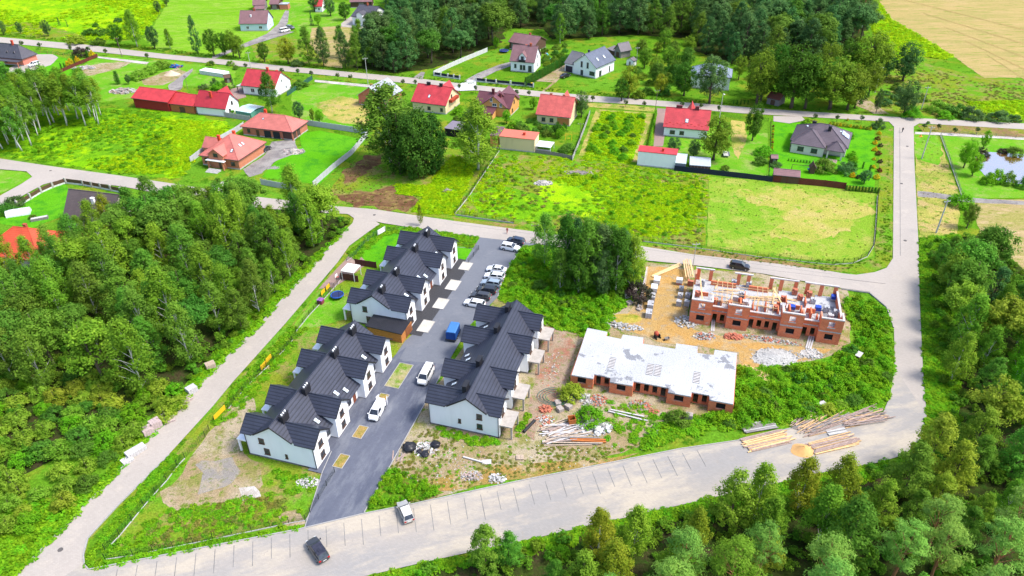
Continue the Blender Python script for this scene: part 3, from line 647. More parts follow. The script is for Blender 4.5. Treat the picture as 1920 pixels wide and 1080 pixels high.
def chimney(h, x, y, up=1.0, sx=.8, sy=.6, mat=None, pots=0):
    z = roofz(h, x, y); mat = mat or brickmat('chimney_brick', (.42,.09,.04), (.36,.07,.035), (.3,.2,.15))
    mb = MB().box(x-sx/2,x+sx/2,y-sy/2,y+sy/2,z-1.0,z+up).box(x-sx/2-.08,x+sx/2+.08,y-sy/2-.08,y+sy/2+.08,z+up,z+up+.1)
    c = mb.build('chimney', mat, h.T)
    for i in range(pots): MB().tube([(x+(i-(pots-1)/2)*.4,y,z+up+.1),(x+(i-(pots-1)/2)*.4,y,z+up+.4)], .12, 8).build('chimney_pot', FRAMEW, c)
    return c
def skylight(h, x, y, w=.8, l=1.2, glass=None):
    e = .4; z0 = roofz(h, x, y)
    if h.kind == 'gy' or (h.kind == 'hip' and h.d > h.w and min(x, h.w-x) < min(y, h.d-y)): z1 = roofz(h, x+e, y); rot = (0, -math.atan2(z1-z0, e), 0); sw, sl_ = l, w
    else: z1 = roofz(h, x, y+e); rot = (math.atan2(z1-z0, e), 0, 0); sw, sl_ = w, l
    o = MB().box(-sw/2,sw/2,-sl_/2,sl_/2,-.05,.09).build('skylight', FRAMED, h.T, loc=(x,y,z0), rot=rot)
    MB().box(-sw/2+.1,sw/2-.1,-sl_/2+.1,sl_/2-.1,.08,.105).build('pane', glass or glassmat('bright_glass', (.55,.62,.68), .15), o); return o
def wins(h, face, lst, **k):
    for u, z, w, hh in lst: window(h.T, face, u, z, w, hh, (h.w, h.d), **k)
def subroof(h, kind, x0, x1, y0, y1, ze, zr, roofm, wall=None, t=.16, name='roof', z0=0, oh=.3):
    """a wing, bay, dormer or porch roof in the frame of house h"""
    if wall is not None:
        mb = MB(); ym, xm = (y0+y1)/2, (x0+x1)/2
        if kind == 'gy': mb.ext_y([(x0,z0),(x1,z0),(x1,ze),(xm,zr-t-.02),(x0,ze)], y0, y1)
        elif kind == 'gx': mb.ext_x([(y0,z0),(y1,z0),(y1,ze),(ym,zr-t-.02),(y0,ze)], x0, x1)
        else: mb.box(x0,x1,y0,y1,z0,ze)
        mb.build('wing_wall', wall, h.T)
    sl = (zr-ze)/(((x1-x0) if kind == 'gy' else (y1-y0))/2)
    zo = ze-sl*oh if kind in ('gx','gy') else ze
    pl, rg = roof_planes(kind, x0-oh, x1+oh, y0-oh, y1+oh, zo, zr)
    mb = MB()
    for p in pl: mb.slab(p, t)
    o = mb.build('wing_roof', roofm, h.T)
    mb = MB()
    for a, b in rg: mb.tube([Vector(a)+Vector((0,0,.02)), Vector(b)+Vector((0,0,.02))], .1, 6)
    if rg: mb.build('ridge_cap', roofm, o)
    return o
for pl_ in ([(572,991),(683,964),(800,753),(933,558),(977,467),(1007,458),(900,446),(858,489),(735,676),(622,848)],
            F_TOP+[(1677,690),(1737,780)]+F_BOT+[(20,1095),(157,1041)],
            [(1664,226),(1728,229),(1717,360),(1722,460),(1737,781),(1677,690),(1662,575),(1577,541),(1577,513),(1660,505),(1674,485)],
            [(-60,290),(217,329),(450,366),(625,387),(850,415),(1080,446),(1300,478),(1577,513),(1577,541),(1300,498),(1007,458),(827,436),(717,419),(650,402),(450,386),(226,350),(118,337),(-60,424)],
            [(-60,1160),(57,1053),(230,877),(377,720),(493,603),(637,443),(661,419),(712,421),(633,493),(437,717),(317,853),(157,1041),(150,1100)],
            [(-120,56),(320,103),(640,134),(900,161),(1220,188),(1680,220),(2300,257),(2300,268),(1743,233),(1320,207),(960,177),(640,144),(320,112),(-120,68)], POND):
    EXCL.append([G(x, y) for x, y in pl_])

# ---------------------------------------------------------------- the three terraced rows with graphite roofs
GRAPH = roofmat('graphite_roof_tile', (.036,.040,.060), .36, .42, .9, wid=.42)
ROWW, ROWD = 28.99, 12.66
BF = [0, .145, .25, .395, .605, .75, .855, 1.0]
BAYS = [(BF[0], BF[1]), (BF[2], BF[3]), (BF[4], BF[5]), (BF[6], BF[7])]
def row_house(label, x, y, yaw, mirror, pots, terr_mat, terrl, plates):
    T = thing('terraced_house_row', label, 'terraced house', (x, y, 0), yaw, 'white terraces with graphite roofs')
    Wd, D = ROWW, ROWD; rec = 1.5; sg = -1 if mirror else 1
    def Y(t): return sg*t
    def bx(mb, x0, x1, y0, y1, z0, z1): mb.box(x0, x1, min(Y(y0),Y(y1)), max(Y(y0),Y(y1)), z0, z1)
    hz, tr = 5.35, .56; ry = tr*D; va, vb = .28*D, .84*D; zr = 7.95; sl = (zr-5.45)/(ry-va)
    zm = lambda yy: zr-sl*abs(yy-ry)                 # main roof surface
    # walls: core with end gables, bays front and back
    core = MB(); y0, y1 = rec, D-rec
    core.ext_x([(Y(y0),0),(Y(y1),0),(Y(y1),zm(y1)-.2),(Y(ry),zr-.22),(Y(y0),zm(y0)-.2)], 0.02, Wd-.02); core.build('wall', WHITE, T)
    zc = 7.2
    for i, (a, b) in enumerate(BAYS):
        xa, xb = a*Wd, b*Wd; xm = (xa+xb)/2
        for side in (0, 1):
            ya, yb = (0, va+.2) if side == 0 else (vb-.2, D)
            mb = MB(); mb.ext_y([(xa,0),(xb,0),(xb,hz),(xm,zc-.24),(xa,hz)], min(Y(ya),Y(yb)), max(Y(ya),Y(yb))); mb.build('bay_wall', WHITE, T)
            # cross gable roof running into the main slope
            oh, t = .38, .17; slc = (zc-hz-.12)/((xb-xa)/2); ze = hz+.12-slc*oh
            yo = -oh if side == 0 else D+oh
            def hit(z): return ry-(zr-z)/sl if side == 0 else ry+(zr-z)/sl
            yr, ye = hit(zc), hit(ze)
            yr += .5 if side == 0 else -.5
            R_ = MB()
            R_.slab([(xa-oh,Y(yo),ze),(xm,Y(yo),zc),(xm,Y(yr),zc),(xa-oh,Y(ye),ze)], t)
            R_.slab([(xb+oh,Y(yo),ze),(xm,Y(yo),zc),(xm,Y(yr),zc),(xb+oh,Y(ye),ze)], t)
            r = R_.build('cross_gable_roof', GRAPH, T)
            MB().tube([(xm,Y(yo),zc+.02),(xm,Y(yr),zc+.02)], .11, 6).build('ridge_cap', GRAPH, r)
            for xe in (xa-oh, xb+oh):                    # dark barge boards along the gable
                y2 = yo-.06 if side == 0 else yo+.06
                MB().ext_y([(xe,ze-.28),(xm,zc-.28),(xm,zc+.03),(xe,ze+.03)], min(Y(yo),Y(y2)), max(Y(yo),Y(y2))).build('barge_board', DARKM, r)
            # windows of the bay front
            fz = [(.95,1.35),(3.45,1.3)]
            for z, hh in fz:
                if side == 1 and z < 2: continue
                loc = (xm, Y(0) if side == 0 else Y(D), z); face_out = (-sg if side == 0 else sg)
                key = (1.25, hh, 'row')
                if key not in WC:
                    t_ = .09; w = 1.25; m2 = MB(); m2.box(-w/2,w/2,-.08,.02,0,t_).box(-w/2,w/2,-.08,.02,hh-t_,hh).box(-w/2,-w/2+t_,-.08,.02,t_,hh-t_).box(w/2-t_,w/2,-.08,.02,t_,hh-t_).box(-.04,.04,-.07,.02,t_,hh-t_).box(-w/2-.08,w/2+.08,-.2,.02,-.08,-.002)
                    WC[key] = (m2.mesh('window', FRAMEB), MB().box(-w/2+t_,w/2-t_,-.03,.02,t_,hh-t_).mesh('pane', GLASS))
                o = put('window', WC[key][0], T, loc, (0,0,0 if face_out < 0 else math.pi)); put('pane', WC[key][1], o)
    # main roof
    M_ = MB(); oh = .4; yf, yb = .6, D-.6; t = .17
    M_.slab([(-oh,Y(ry),zr),(Wd+oh,Y(ry),zr),(Wd+oh,Y(va-.05),zm(va-.05)),(-oh,Y(va-.05),zm(va-.05))], t)
    M_.slab([(-oh,Y(ry),zr),(Wd+oh,Y(ry),zr),(Wd+oh,Y(vb+.05),zm(vb+.05)),(-oh,Y(vb+.05),zm(vb+.05))], t)
    for k in (1, 3, 5):                                 # the slope runs lower over the recessed entrances
        x0, x1 = BF[k]*Wd-.35, BF[k+1]*Wd+.35
        M_.slab([(x0,Y(va),zm(va)),(x1,Y(va),zm(va)),(x1,Y(yf),zm(yf)),(x0,Y(yf),zm(yf))], t)
        M_.slab([(x0,Y(vb),zm(vb)),(x1,Y(vb),zm(vb)),(x1,Y(yb),zm(yb)),(x0,Y(yb),zm(yb))], t)
    r = M_.build('roof', GRAPH, T)
    MB().tube([(-oh,Y(ry),zr+.03),(Wd+oh,Y(ry),zr+.03)], .12, 6).build('ridge_cap', GRAPH, r)
    for x0, x1 in ((-oh-.06, -oh-.002), (Wd+oh+.002, Wd+oh+.06)):
        for a, b in ((ry, va), (ry, vb)):
            MB().ext_x([(Y(a),zm(a)-.28),(Y(b),zm(b)-.28),(Y(b),zm(b)+.02),(Y(a),zm(a)+.02)], x0, x1).build('barge_board', DARKM, r)
    # chimneys and skylights on the entrance slope
    for u in (.085, .325, .675, .915):
        yy = ry-1.0; z = zm(yy); x_ = u*Wd
        mb = MB(); bx(mb, x_-.85, x_+.85, yy-.35, yy+.35, z-.6, z+1.25); bx(mb, x_-.92, x_+.92, yy-.42, yy+.42, z+1.25, z+1.36); c = mb.build('chimney', DARKM, T)
        for k in range(pots):
            xx = x_-.5+.5*k; MB().tube([(xx,Y(yy),z+1.36),(xx,Y(yy),z+1.62)], .15, 8).build('chimney_pot', FRAMEW, c)
    ang = math.atan(sl)
    for u, yy in ((.5, 1.9), (.2, 2.6), (.44, 2.7), (.8, 2.6)):
        o = MB().box(-.4,.4,-.6,.6,-.04,.1).build('skylight', FRAMED, T, loc=(u*Wd,Y(yy),zm(yy)), rot=(sg*ang,0,0))
        MB().box(-.3,.3,-.5,.5,.095,.115).build('pane', glassmat('bright_glass', (.5,.57,.62), .15), o)
    # entrances in the recesses
    DOORB = plain('red_brown_door', (.20,.06,.03), .5)
    for k in (1, 3, 5):
        n = 2 if k == 3 else 1
        for i in range(n):
            u = (BF[k]+(BF[k+1]-BF[k])*((i+1)/(n+1)+(.12 if n == 2 and i else -.12 if n == 2 else -.1)))*Wd
            mb = MB(); bx(mb, u-.5, u+.5, rec-.06, rec+.02, .1, 2.2); d = mb.build('door', DOORB, T)
            mb = MB(); bx(mb, u+.3, u+.36, rec-.12, rec-.06, 1.0, 1.3); mb.build('handle', DARKM, d)
        for yy in (rec, D-rec):
            s0 = 1 if yy == rec else -1
            mb = MB(); u = (BF[k]+BF[k+1])/2*Wd+(1.0 if n == 1 else 0); bx(mb, u-.55, u+.55, yy-.05*s0, yy+.02*s0, .9, 2.2); w = mb.build('window', FRAMEB, T)
            mb = MB(); bx(mb, u-.46, u+.46, yy-.062*s0, yy-.04*s0, .99, 2.11); mb.build('pane', GLASS, w)
        mb = MB(); bx(mb, BF[k]*Wd+.05, BF[k+1]*Wd-.05, .1, rec-.05, 0, .12); mb.build('entrance_step', CONC, T)
    # end gable windows: tall upper and lower pair, one narrow slit
    for xe, rz in ((-.0, -math.pi/2), (Wd, math.pi/2)):
        for (yy, z, w, hh) in plates:
            f = MB(); f.box(-w/2,w/2,-.07,.02,0,.09).box(-w/2,w/2,-.07,.02,hh-.09,hh).box(-w/2,-w/2+.09,-.07,.02,.09,hh-.09).box(w/2-.09,w/2,-.07,.02,.09,hh-.09).box(-w/2-.06,w/2+.06,-.17,.02,-.07,-.002)
            o = f.build('window', FRAMEB, T, loc=(xe,Y(yy),z), rot=(0,0,rz)); MB().box(-w/2+.09,w/2-.09,-.03,.02,.09,hh-.09).build('pane', GLASS, o)
        for yy in (.12, D-.12): MB().tube([(xe+(-.08 if xe < 1 else .08),Y(yy),.1),(xe+(-.08 if xe < 1 else .08),Y(yy),5.2)], .06, 6).build('downpipe', DARKM, T)
    mb = MB(); bx(mb, -.04, Wd+.04, rec-.04, D-rec+.04, 0, .3)
    for a, b in BAYS: bx(mb, a*Wd-.04, b*Wd+.04, -.04, va, 0, .301); bx(mb, a*Wd-.04, b*Wd+.04, vb, D+.04, 0, .302)
    mb.build('plinth', plain('dark_plinth', (.16,.15,.15), .9), T)
    # terrace canopies on posts on the garden side
    for i, (a, b) in enumerate(BAYS):
        xa, xb = a*Wd, b*Wd
        mb = MB(); bx(mb, xa+.1, xb-.1, D+.02, D+terrl, 2.72, 2.95); s_ = mb.build('terrace_slab', terr_mat, T)
        for xx in (xa+.3, xb-.3):
            mb = MB(); bx(mb, xx-.14, xx+.14, D+terrl-.35, D+terrl-.07, 0, 2.72); mb.build('terrace_post', terr_mat, T)
        mb = MB(); bx(mb, xa+.8, xb-.8, D-.02, D+.05, .1, 2.4); w = mb.build('terrace_door', FRAMED, T)
        mb = MB(); bx(mb, xa+.9, xb-.9, D+.045, D+.065, .2, 2.3); mb.build('pane', GLASS, w)
    ux = Vector((math.cos(yaw), math.sin(yaw), 0)); uy = Vector((-ux.y, ux.x, 0))*sg; o = Vector((x, y, 0))
    EXCL.append([o-ux*.6-uy*.6, o+ux*(Wd+.6)-uy*.6, o+ux*(Wd+.6)+uy*(D+2.5), o-ux*.6+uy*(D+2.5)])
    return T
AX, AY, AR = -31.77, 82.34, R(73.1); BX, BY, BR = -21.22, 119.18, R(72.95); CX, CY, CR = -14.50, 92.80, R(72.85)
PL_A = [(9.6, 3.3, 1.0, 1.15), (9.0, 1.0, 1.0, 1.3), (5.4, 1.1, .45, .9)]
PL_B = [(9.3, 3.3, 1.0, 1.3), (8.7, .1, 1.0, 2.1), (5.4, 1.1, .45, .9)]
PL_C = [(9.2, 3.4, 1.0, 1.2), (9.2, 1.2, 1.0, 1.15), (5.6, 1.7, .5, .9)]
row_house('white terrace row with graphite roof and white flue pots, beside the fenced corner plot', AX, AY, AR, False, 3, WHITE, 1.9, PL_A)
row_house('white terrace row with graphite roof beside the trampoline and the white pergola', BX, BY, BR, False, 2, WHITE, 1.9, PL_B)
row_house('white terrace row with graphite roof, raw concrete balconies and rubbish heaps around it', CX, CY, CR, True, 0, plain('pale_concrete', (.36,.325,.29), .9, var=.2), 2.3, PL_C)

# timber garage between the two rows
WOODOR = plain('orange_wood_cladding', (.50,.20,.055), .6, var=.3, scale=4)
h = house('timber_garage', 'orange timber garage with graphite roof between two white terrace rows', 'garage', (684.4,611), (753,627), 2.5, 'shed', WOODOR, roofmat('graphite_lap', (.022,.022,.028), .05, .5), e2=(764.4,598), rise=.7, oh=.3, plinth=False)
GARAGE = h
door(h.T, 'r', 3.0, 2.5, 2.1, (h.w, h.d), plain('brown_garage_door', (.22,.08,.03), .5), 'garage_door')
for i in range(9): MB().box(.02,h.w-.02,-.03,-.004,.15+.25*i,.37+.25*i).build('cladding_board', WOODOR, h.T)

# ---------------------------------------------------------------- unfinished brick building (two storeys, no roof)
BRK = brickmat('hollow_brick', (.72,.20,.085), (.60,.15,.065), (.50,.27,.18), 1.0, (.50,.30,.22))
RING = plain('ring_beam_concrete', (.52,.49,.47), .9, var=.2)
SLABW = groundmat('white_slab_concrete', [(.42,.425,.43), (.38,.385,.39), (.41,.415,.42), (.21,.215,.23)], .12, .22, 6, bst=.1, thr=(.575, .60))
def shell_bays(T, D, zf, WD, openings=True, zs=0.0):
    """ground floor: brick body with bays proud of recessed entrances and real openings"""
    rec = 1.5; mb = MB(); W_ = WD; th = .3
    def wall(x0, x1, y0, y1, z0, z1, ops, axis='x'):
        # a wall with rectangular openings along its length: piers, sills, lintels
        L0, L1 = (x0, x1) if axis == 'x' else (y0, y1); cur = L0
        def bx(a, b, za, zb):
            if b-a < .01 or zb-za < .01: return
            mb.box(a, b, y0, y1, za, zb) if axis == 'x' else mb.box(x0, x1, a, b, za, zb)
        for (u, w, zb, hh) in sorted(ops):
            bx(cur, u-w/2, z0, z1); bx(u-w/2, u+w/2, z0, zb); bx(u-w/2, u+w/2, zb+hh, z1); cur = u+w/2
        bx(cur, L1, z0, z1)
    for a, b in BAYS:
        xa, xb = a*W_, b*W_; xm = (xa+xb)/2
        wall(xa, xb, 0, th, zs, zf, [(xm, 1.6, .95, 1.35)] if openings else []); wall(xa, xb, D-th, D, zs, zf, [(xm, 1.9, .3, 2.1)])
        for xx in (xa, xb-th):
            mb.box(xx, xx+th, th, rec+.01, zs, zf); mb.box(xx, xx+th, D-rec-.01, D-th, zs, zf)
    for k in (1, 3, 5):
        x0, x1 = BF[k]*W_, BF[k+1]*W_; n = 4 if k == 3 else 2
        ops = [(x0+(x1-x0)*(i+.5)/n, .85, .05 if (i in (0, 3) and n == 4) or (i == 0 and n == 2) else .5, 2.1 if (i in (0,3)) else 1.7) for i in range(n)]
        wall(x0, x1, rec, rec+th, zs, zf, ops); wall(x0, x1, D-rec-th, D-rec, zs, zf, [((x0+x1)/2, 1.6, .9, 1.3)])
    wall(0, th, rec, D-rec, zs, zf, [], 'y'); wall(W_-th, W_, rec, D-rec, zs, zf, [], 'y')
    for u in (.325, .5, .675): mb.box(u*W_-.12, u*W_+.12, rec+th, D-rec-th, zs, zf)
    return mb, wall
DX, DY, DR = 36.44, 121.50, R(-15.96)
T = thing('brick_building_shell', 'unfinished two storey red brick building without roof on the sandy yard', 'building shell', (DX, DY, 0), DR); DT = T
mb, _ = shell_bays(T, ROWD, 2.75, ROWW); mb.build('ground_floor_wall', BRK, T)
# floor slab following the bays
def bay_outline(W_, D, rec, e=0.0):
    P = []
    for i, (a, b) in enumerate(BAYS):
        P += [(a*W_, -e), (b*W_, -e)]
        if i < 3: P += [(b*W_, rec-e), (BAYS[i+1][0]*W_, rec-e)]
    for i in (3, 2, 1, 0):
        a, b = BAYS[i]; P += [(b*W_, D+e), (a*W_, D+e)]
        if i > 0: P += [(a*W_, D-rec+e), (BAYS[i-1][1]*W_, D-rec+e)]
    return P
MB().prism(bay_outline(ROWW, ROWD, 1.5, .03), 2.75, 3.0).build('floor_slab', [SLABW], T)
class Pieces:                                          # every pier, parapet and beam is a part of its own
    def __init__(s, name, mat): s.name, s.mat = name, mat
    def box(s, *a): MB().box(*a).build(s.name, s.mat, DT); return s
mb = Pieces('brick_pier', BRK)
rng = random.Random(3); zt = 5.75; W_, D = ROWW, ROWD; th = .3
for i, (a, b) in enumerate(BAYS):                     # upper bay fronts with window holes
    xa, xb = a*W_, b*W_; xm = (xa+xb)/2
    mb.box(xa, xm-.6, 0, th, 3, zt).box(xm+.6, xb, 0, th, 3, zt).box(xm-.6, xm+.6, 0, th, 3, 3.9).box(xm-.6, xm+.6, 0, th, 5.2, zt)
    mb.box(xa, xa+th, th, 2.6, 3, zt if i in (0, 3) else zt-.4).box(xb-th, xb, th, 2.6, 3, zt)
for k in (1, 3, 5):                                   # low parapets over the entrances
    mb.box(BF[k]*W_, BF[k+1]*W_, 1.5, 1.8, 3, 3.9)
mb.box(W_-th, W_, 2.6, D, 3, 4.6).box(0, th, 2.6, 4.2, 3, 4.2).box(0, th, D-2.5, D, 3, zt)
for u in (0.01, .10, .30, .37, .53, .60, .70, .78, .875, .97): mb.box(u*W_, u*W_+.75, D-th, D, 3, zt-.02)
for u0, u1 in ((.12,.3), (.39,.53)): mb.box(u0*W_, u1*W_, D-th-1.5, D-1.5, 3, 4.1)
for u in (.2, .33, .5, .66, .8): mb.box(u*W_, u*W_+.25, 3.0, 5.2, 3, 4.3+rng.random()*.6)
for u, y0_, y1_, hh in ((.145,2.6,5.0,1.4), (.27,2.2,4.6,1.2), (.36,5.6,8.6,1.1), (.415,2.0,4.4,1.5), (.445,2.0,4.0,1.0), (.585,2.0,4.6,1.3), (.64,6.0,8.4,1.6), (.74,2.2,5.6,1.5), (.775,7.2,9.6,1.2), (.84,2.0,3.6,1.4)):
    mb.box(u*W_, u*W_+.2, y0_, y1_, 3.001, 3+hh)
for u0, u1, yy, hh in ((.05,.11,6.2,.9), (.30,.36,5.4,1.2), (.58,.64,5.8,1.3), (.66,.74,6.0,1.0), (.78,.84,5.4,1.1)): mb.box(u0*W_, u1*W_, yy, yy+.2, 3.001, 3+hh)
mb = Pieces('ring_beam', RING)
for i, (a, b) in enumerate(BAYS):
    xa, xb = a*W_-.03, b*W_+.03; mb.box(xa, xb, -.03, .33, zt, zt+.24)
    mb.box(xa, xa+.36, .33, 2.7, zt, zt+.239) if i in (0, 2) else None
    mb.box(xb-.36, xb, .33, 2.7, zt, zt+.238) if i in (0, 1, 3) else None
for u0, u1 in ((0, .135), (.28, .41), (.53, .73), (.77, 1.0)): mb.box(u0*W_, u1*W_+.03, D-.33, D+.03, zt, zt+.24)
mb.box(W_-.33, W_+.03, 2.7, D-.33, 4.6, 4.82)
mb = Pieces('parapet_beam', RING)
for k in (1, 3, 5): mb.box(BF[k]*W_, BF[k+1]*W_, 1.3, 1.8, 3.9, 4.08)
for a, b in BAYS:
    xm = (a+b)/2*W_; MB().box(xm-.75, xm+.75, -.06, .1, 3.74, 3.9).build('window_sill', RING, T)
    MB().box(xm-.8, xm+.8, .31, .36, .95, 2.3).build('opening_shade', BLACKV, T)  # black panel behind the window hole, painted shade of the interior
for x_ in (0.3, 1): pass
def plank_obj(name, parent, p, q, w, t_, mat):
    p, q = Vector(p), Vector(q); d = q-p; L = d.length
    key = ('plank', round(L*2)/2, w, t_, mat.name)
    if key not in WC: WC[key] = MB().box(0, round(L*2)/2, -w/2, w/2, 0, t_).mesh('plank', mat)
    o = put(name, WC[key], parent, p, (0, -math.asin(max(-1, min(1, d.z/L))), math.atan2(d.y, d.x))); return o
for u in (.165, .20, .235, .27, .445, .48, .515, .55):   # timber formwork standing between the bays
    for z0 in (3.0,):
        x_ = u*W_; plank_obj('formwork_post', T, (x_, 1.7, 2.0), (x_, 1.75, 5.6), .09, .09, WOOD).rotation_euler = (0, -math.pi/2, 0)
        plank_obj('formwork_beam', T, (x_, 1.7, 5.0), (x_, 9.5, 5.0), .1, .09, WOOD)
for yy in (2.5, 5.5, 8.6):
    plank_obj('formwork_beam', T, (.13*W_, yy, 4.86), (.58*W_, yy, 4.86), .1, .09, WOOD)
for k in range(26):
    x_ = rng.uniform(.1, .62)*W_; y_ = rng.uniform(4.5, 9.5); a = rng.choice((0, .1, -.1, .15, 1.4))
    plank_obj('loose_board', T, (x_, y_, 3.02+.06*rng.randint(0, 5)), (x_+4*math.cos(a), y_+4*math.sin(a), 3.02+.06*rng.randint(0, 5)), .2, .05, TIMB)
plank_obj('loose_board', T, (2.4, 2, 3.1), (1.0, 9, 5.9), .25, .07, TIMB)
plank_obj('loose_board', T, (.55*W_, 9, 5.6), (.66*W_, 3, 3.2), .25, .07, TIMB)
ux = Vector((math.cos(DR), math.sin(DR), 0)); uy = Vector((-ux.y, ux.x, 0)); o = Vector((DX, DY, 0))
EXCL.append([o-ux-uy, o+ux*30-uy, o+ux*30+uy*13.5, o-ux+uy*13.5])
def onD(u, y, z=3.0): return Vector((DX, DY, 0))+ux*(u*W_)+uy*y+Vector((0, 0, z))
ON_D = onD

# ---------------------------------------------------------------- ground floor shell under a bright concrete slab
EX, EY, ER = 10.58, 102.43, R(-16.88)
T = thing('slab_building_shell', 'single storey red brick shell under a wide white concrete slab', 'building shell', (EX, EY, 0), ER)
mb, _ = shell_bays(T, ROWD*1.13, 2.45, ROWW); mb.build('brick_wall', BRK, T)
SL = [(185,485),(320,512),(312,540),(412,560),(425,530),(563,550),(560,592),(778,627),(785,590),(930,610),(928,655),(1038,668),(1045,632),(1195,655),(1170,1000),(1010,970),(1008,940),(888,918),(885,948),(730,920),(733,890),(497,845),(490,875),(337,850),(340,822),(232,797),(225,828),(78,802)]
ca, sa = math.cos(-ER), math.sin(-ER); OUT = []
for a, b in SL:
    p = G(1050+a/3.6, 480+b/3.6, 2.68); dx, dy = p.x-EX, p.y-EY; OUT.append((ca*dx-sa*dy, sa*dx+ca*dy))
MB().prism(OUT, 2.45, 2.68).build('roof_slab', SLABW, T)
EXCL.append([G(1050+a/3.6, 480+b/3.6, 2.0) for a, b in SL])
STAIRW = plain('stairwell_shade', (.05,.05,.05), .9)
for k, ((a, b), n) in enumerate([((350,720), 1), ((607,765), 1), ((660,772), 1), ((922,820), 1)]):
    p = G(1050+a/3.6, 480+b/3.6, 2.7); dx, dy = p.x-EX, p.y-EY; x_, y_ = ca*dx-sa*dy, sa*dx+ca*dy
    s_ = MB().box(x_-.6, x_+.6, y_-1.6, y_+1.6, 2.60, 2.69).build('stair_shade_patch', STAIRW, T)  # dark patch on the slab, painted shade of a stairwell; no hole is cut
    for i in range(7): MB().box(x_-.58, x_+.58, y_-1.5+.44*i, y_-1.25+.44*i, 2.68, 2.74+.0*i).build('stair_tread', RING, s_)
for a, b in BAYS:
    xm = (a+b)/2*ROWW; MB().box(xm-.8, xm+.8, .31, .36, .95, 2.3).build('opening_shade', BLACKV, T)  # black panel closing the window hole, interior shade as colour
for i in range(22):
    x_, y_ = random.uniform(1, 28), random.choice((.3, 1.8, 1.7, 5, 9)); 
    mbp = MB().tube([(x_, y_+.1, 2.6), (x_+random.uniform(-.05,.05), y_+.1, 3.15)], .018, 4); mbp.build('rebar', plain('rusty_steel', (.16,.08,.05), .8), T)

# ---------------------------------------------------------------- the village houses
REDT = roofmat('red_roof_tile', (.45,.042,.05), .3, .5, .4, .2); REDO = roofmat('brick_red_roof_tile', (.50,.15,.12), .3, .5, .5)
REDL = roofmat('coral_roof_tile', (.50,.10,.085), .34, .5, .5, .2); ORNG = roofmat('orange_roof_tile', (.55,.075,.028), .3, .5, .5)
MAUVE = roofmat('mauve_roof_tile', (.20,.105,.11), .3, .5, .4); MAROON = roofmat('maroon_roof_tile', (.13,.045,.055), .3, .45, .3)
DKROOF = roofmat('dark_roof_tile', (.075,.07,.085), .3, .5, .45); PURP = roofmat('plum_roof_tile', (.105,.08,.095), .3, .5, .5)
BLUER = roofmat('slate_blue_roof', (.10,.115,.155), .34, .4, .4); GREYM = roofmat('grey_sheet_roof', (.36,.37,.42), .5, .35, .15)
REDSH = plain('red_sheet_roof', (.47,.04,.045), .5, var=.22, scale=.5); ORSH = plain('coral_sheet_roof', (.55,.14,.085), .5, var=.06, scale=.6)
CREAM = wallmat('cream_render', (.68,.55,.33), (.4,.33,.2)); ORANGEW = wallmat('orange_render', (.62,.31,.10), (.4,.2,.1)); BLUEW = wallmat('pale_blue_render', (.50,.62,.70), (.4,.45,.5)); PINKW = wallmat('salmon_render', (.60,.20,.14), (.4,.15,.1))
BEIGE = wallmat('beige_render', (.62,.56,.48)); PEACH = wallmat('peach_render', (.66,.45,.32)); BRKV = brickmat('village_brick', (.52,.17,.10), (.44,.13,.08), (.40,.26,.2), .7)
BRKO = brickmat('orange_brick', (.56,.20,.10), (.48,.16,.085), (.42,.28,.2), .7); NAVY = plain('navy_garage_door', (.02,.022,.045), .4); TIMBD = plain('dark_timber', (.10,.055,.035), .8, var=.3, scale=4); GREYW = plain('grey_timber', (.22,.20,.19), .9, var=.3, scale=4)

h = house('detached_house', 'dark hipped roof house with salmon walls and two red dormers beside a white car', 'house', (-70,101), (41,111), 3.0, 'hip', PINKW, DKROOF, e2=(72,101), rise=4.6)
for x_ in (h.w*.74, h.w*.86): subroof(h, 'gy', x_-.6, x_+.6, 1.2, 4.2, h.ze+1.7, h.ze+2.4, DKROOF, PINKW, z0=h.ze+.3); window(h.T, 'f', x_, h.ze+.75, .8, .9, (h.w, h.d), FRAMEW, out=-1.2)
chimney(h, h.w*.8, 3.5, 1.6, mat=plain('red_chimney', (.5,.06,.03), .7)); wins(h, 'f', [(h.w*.7,.9,1.4,1.4)]); MB().box(h.w*.62,h.w+.3,-3,-.1,2.35,2.5).build('porch_roof', DKROOF, h.T)
for x_ in (h.w*.65, h.w): MB().box(x_-.12,x_+.12,-2.9,-2.66,0,2.35).build('porch_post', BRKV, h.T)
h = house('cottage', 'pale blue cottage with a faded mauve roof beside the pale farm track', 'house', (447,44.7), (501,44.2), 3.5, 'gx', BLUEW, MAUVE, e2=(514,33), rp=(449,19.7))
wins(h, 'f', [(h.w*.27,1.0,1.3,1.3), (h.w*.75,1.0,1.6,1.3)], frame=FRAMEW); wins(h, 'r', [(h.d*.5,1,1,1.3),(h.d*.5,3.6,.9,1.1)], frame=FRAMEW); chimney(h, h.w*.5, h.d*.5, .9); chimney(h, h.w*.4, h.d*.25, .7, .6, .5, WHITE)
h = house('barn', 'brown roofed barn standing behind the pale blue cottage', 'barn', (473,10), (497,9), 3.0, 'gx', GREYW, MAUVE, depth=9, rise=3); subroof(h, 'shed', 1, h.w, -4, -.3, 1.9, 2.9, MAUVE, GREYW)
door(h.T, 'f', h.w*.3, 2.4, 2.3, (h.w, h.d), TIMBD, 'barn_door')
h = house('barn', 'dark timber barn with a brick annex at the end of the farm track', 'barn', (504,8), (522,8), 2.8, 'gx', TIMBD, MAUVE, depth=8, rise=2.5); MB().box(h.w+.6,h.w+5,0,4,0,2.6).build('brick_annex', BRKV, h.T); MB().box(h.w+.5,h.w+5.1,-.1,4.1,2.6,2.8).build('annex_roof', GREYM, h.T)
door(h.T, 'f', h.w*.5, 2.4, 2.3, (h.w, h.d), GREYW, 'barn_door')
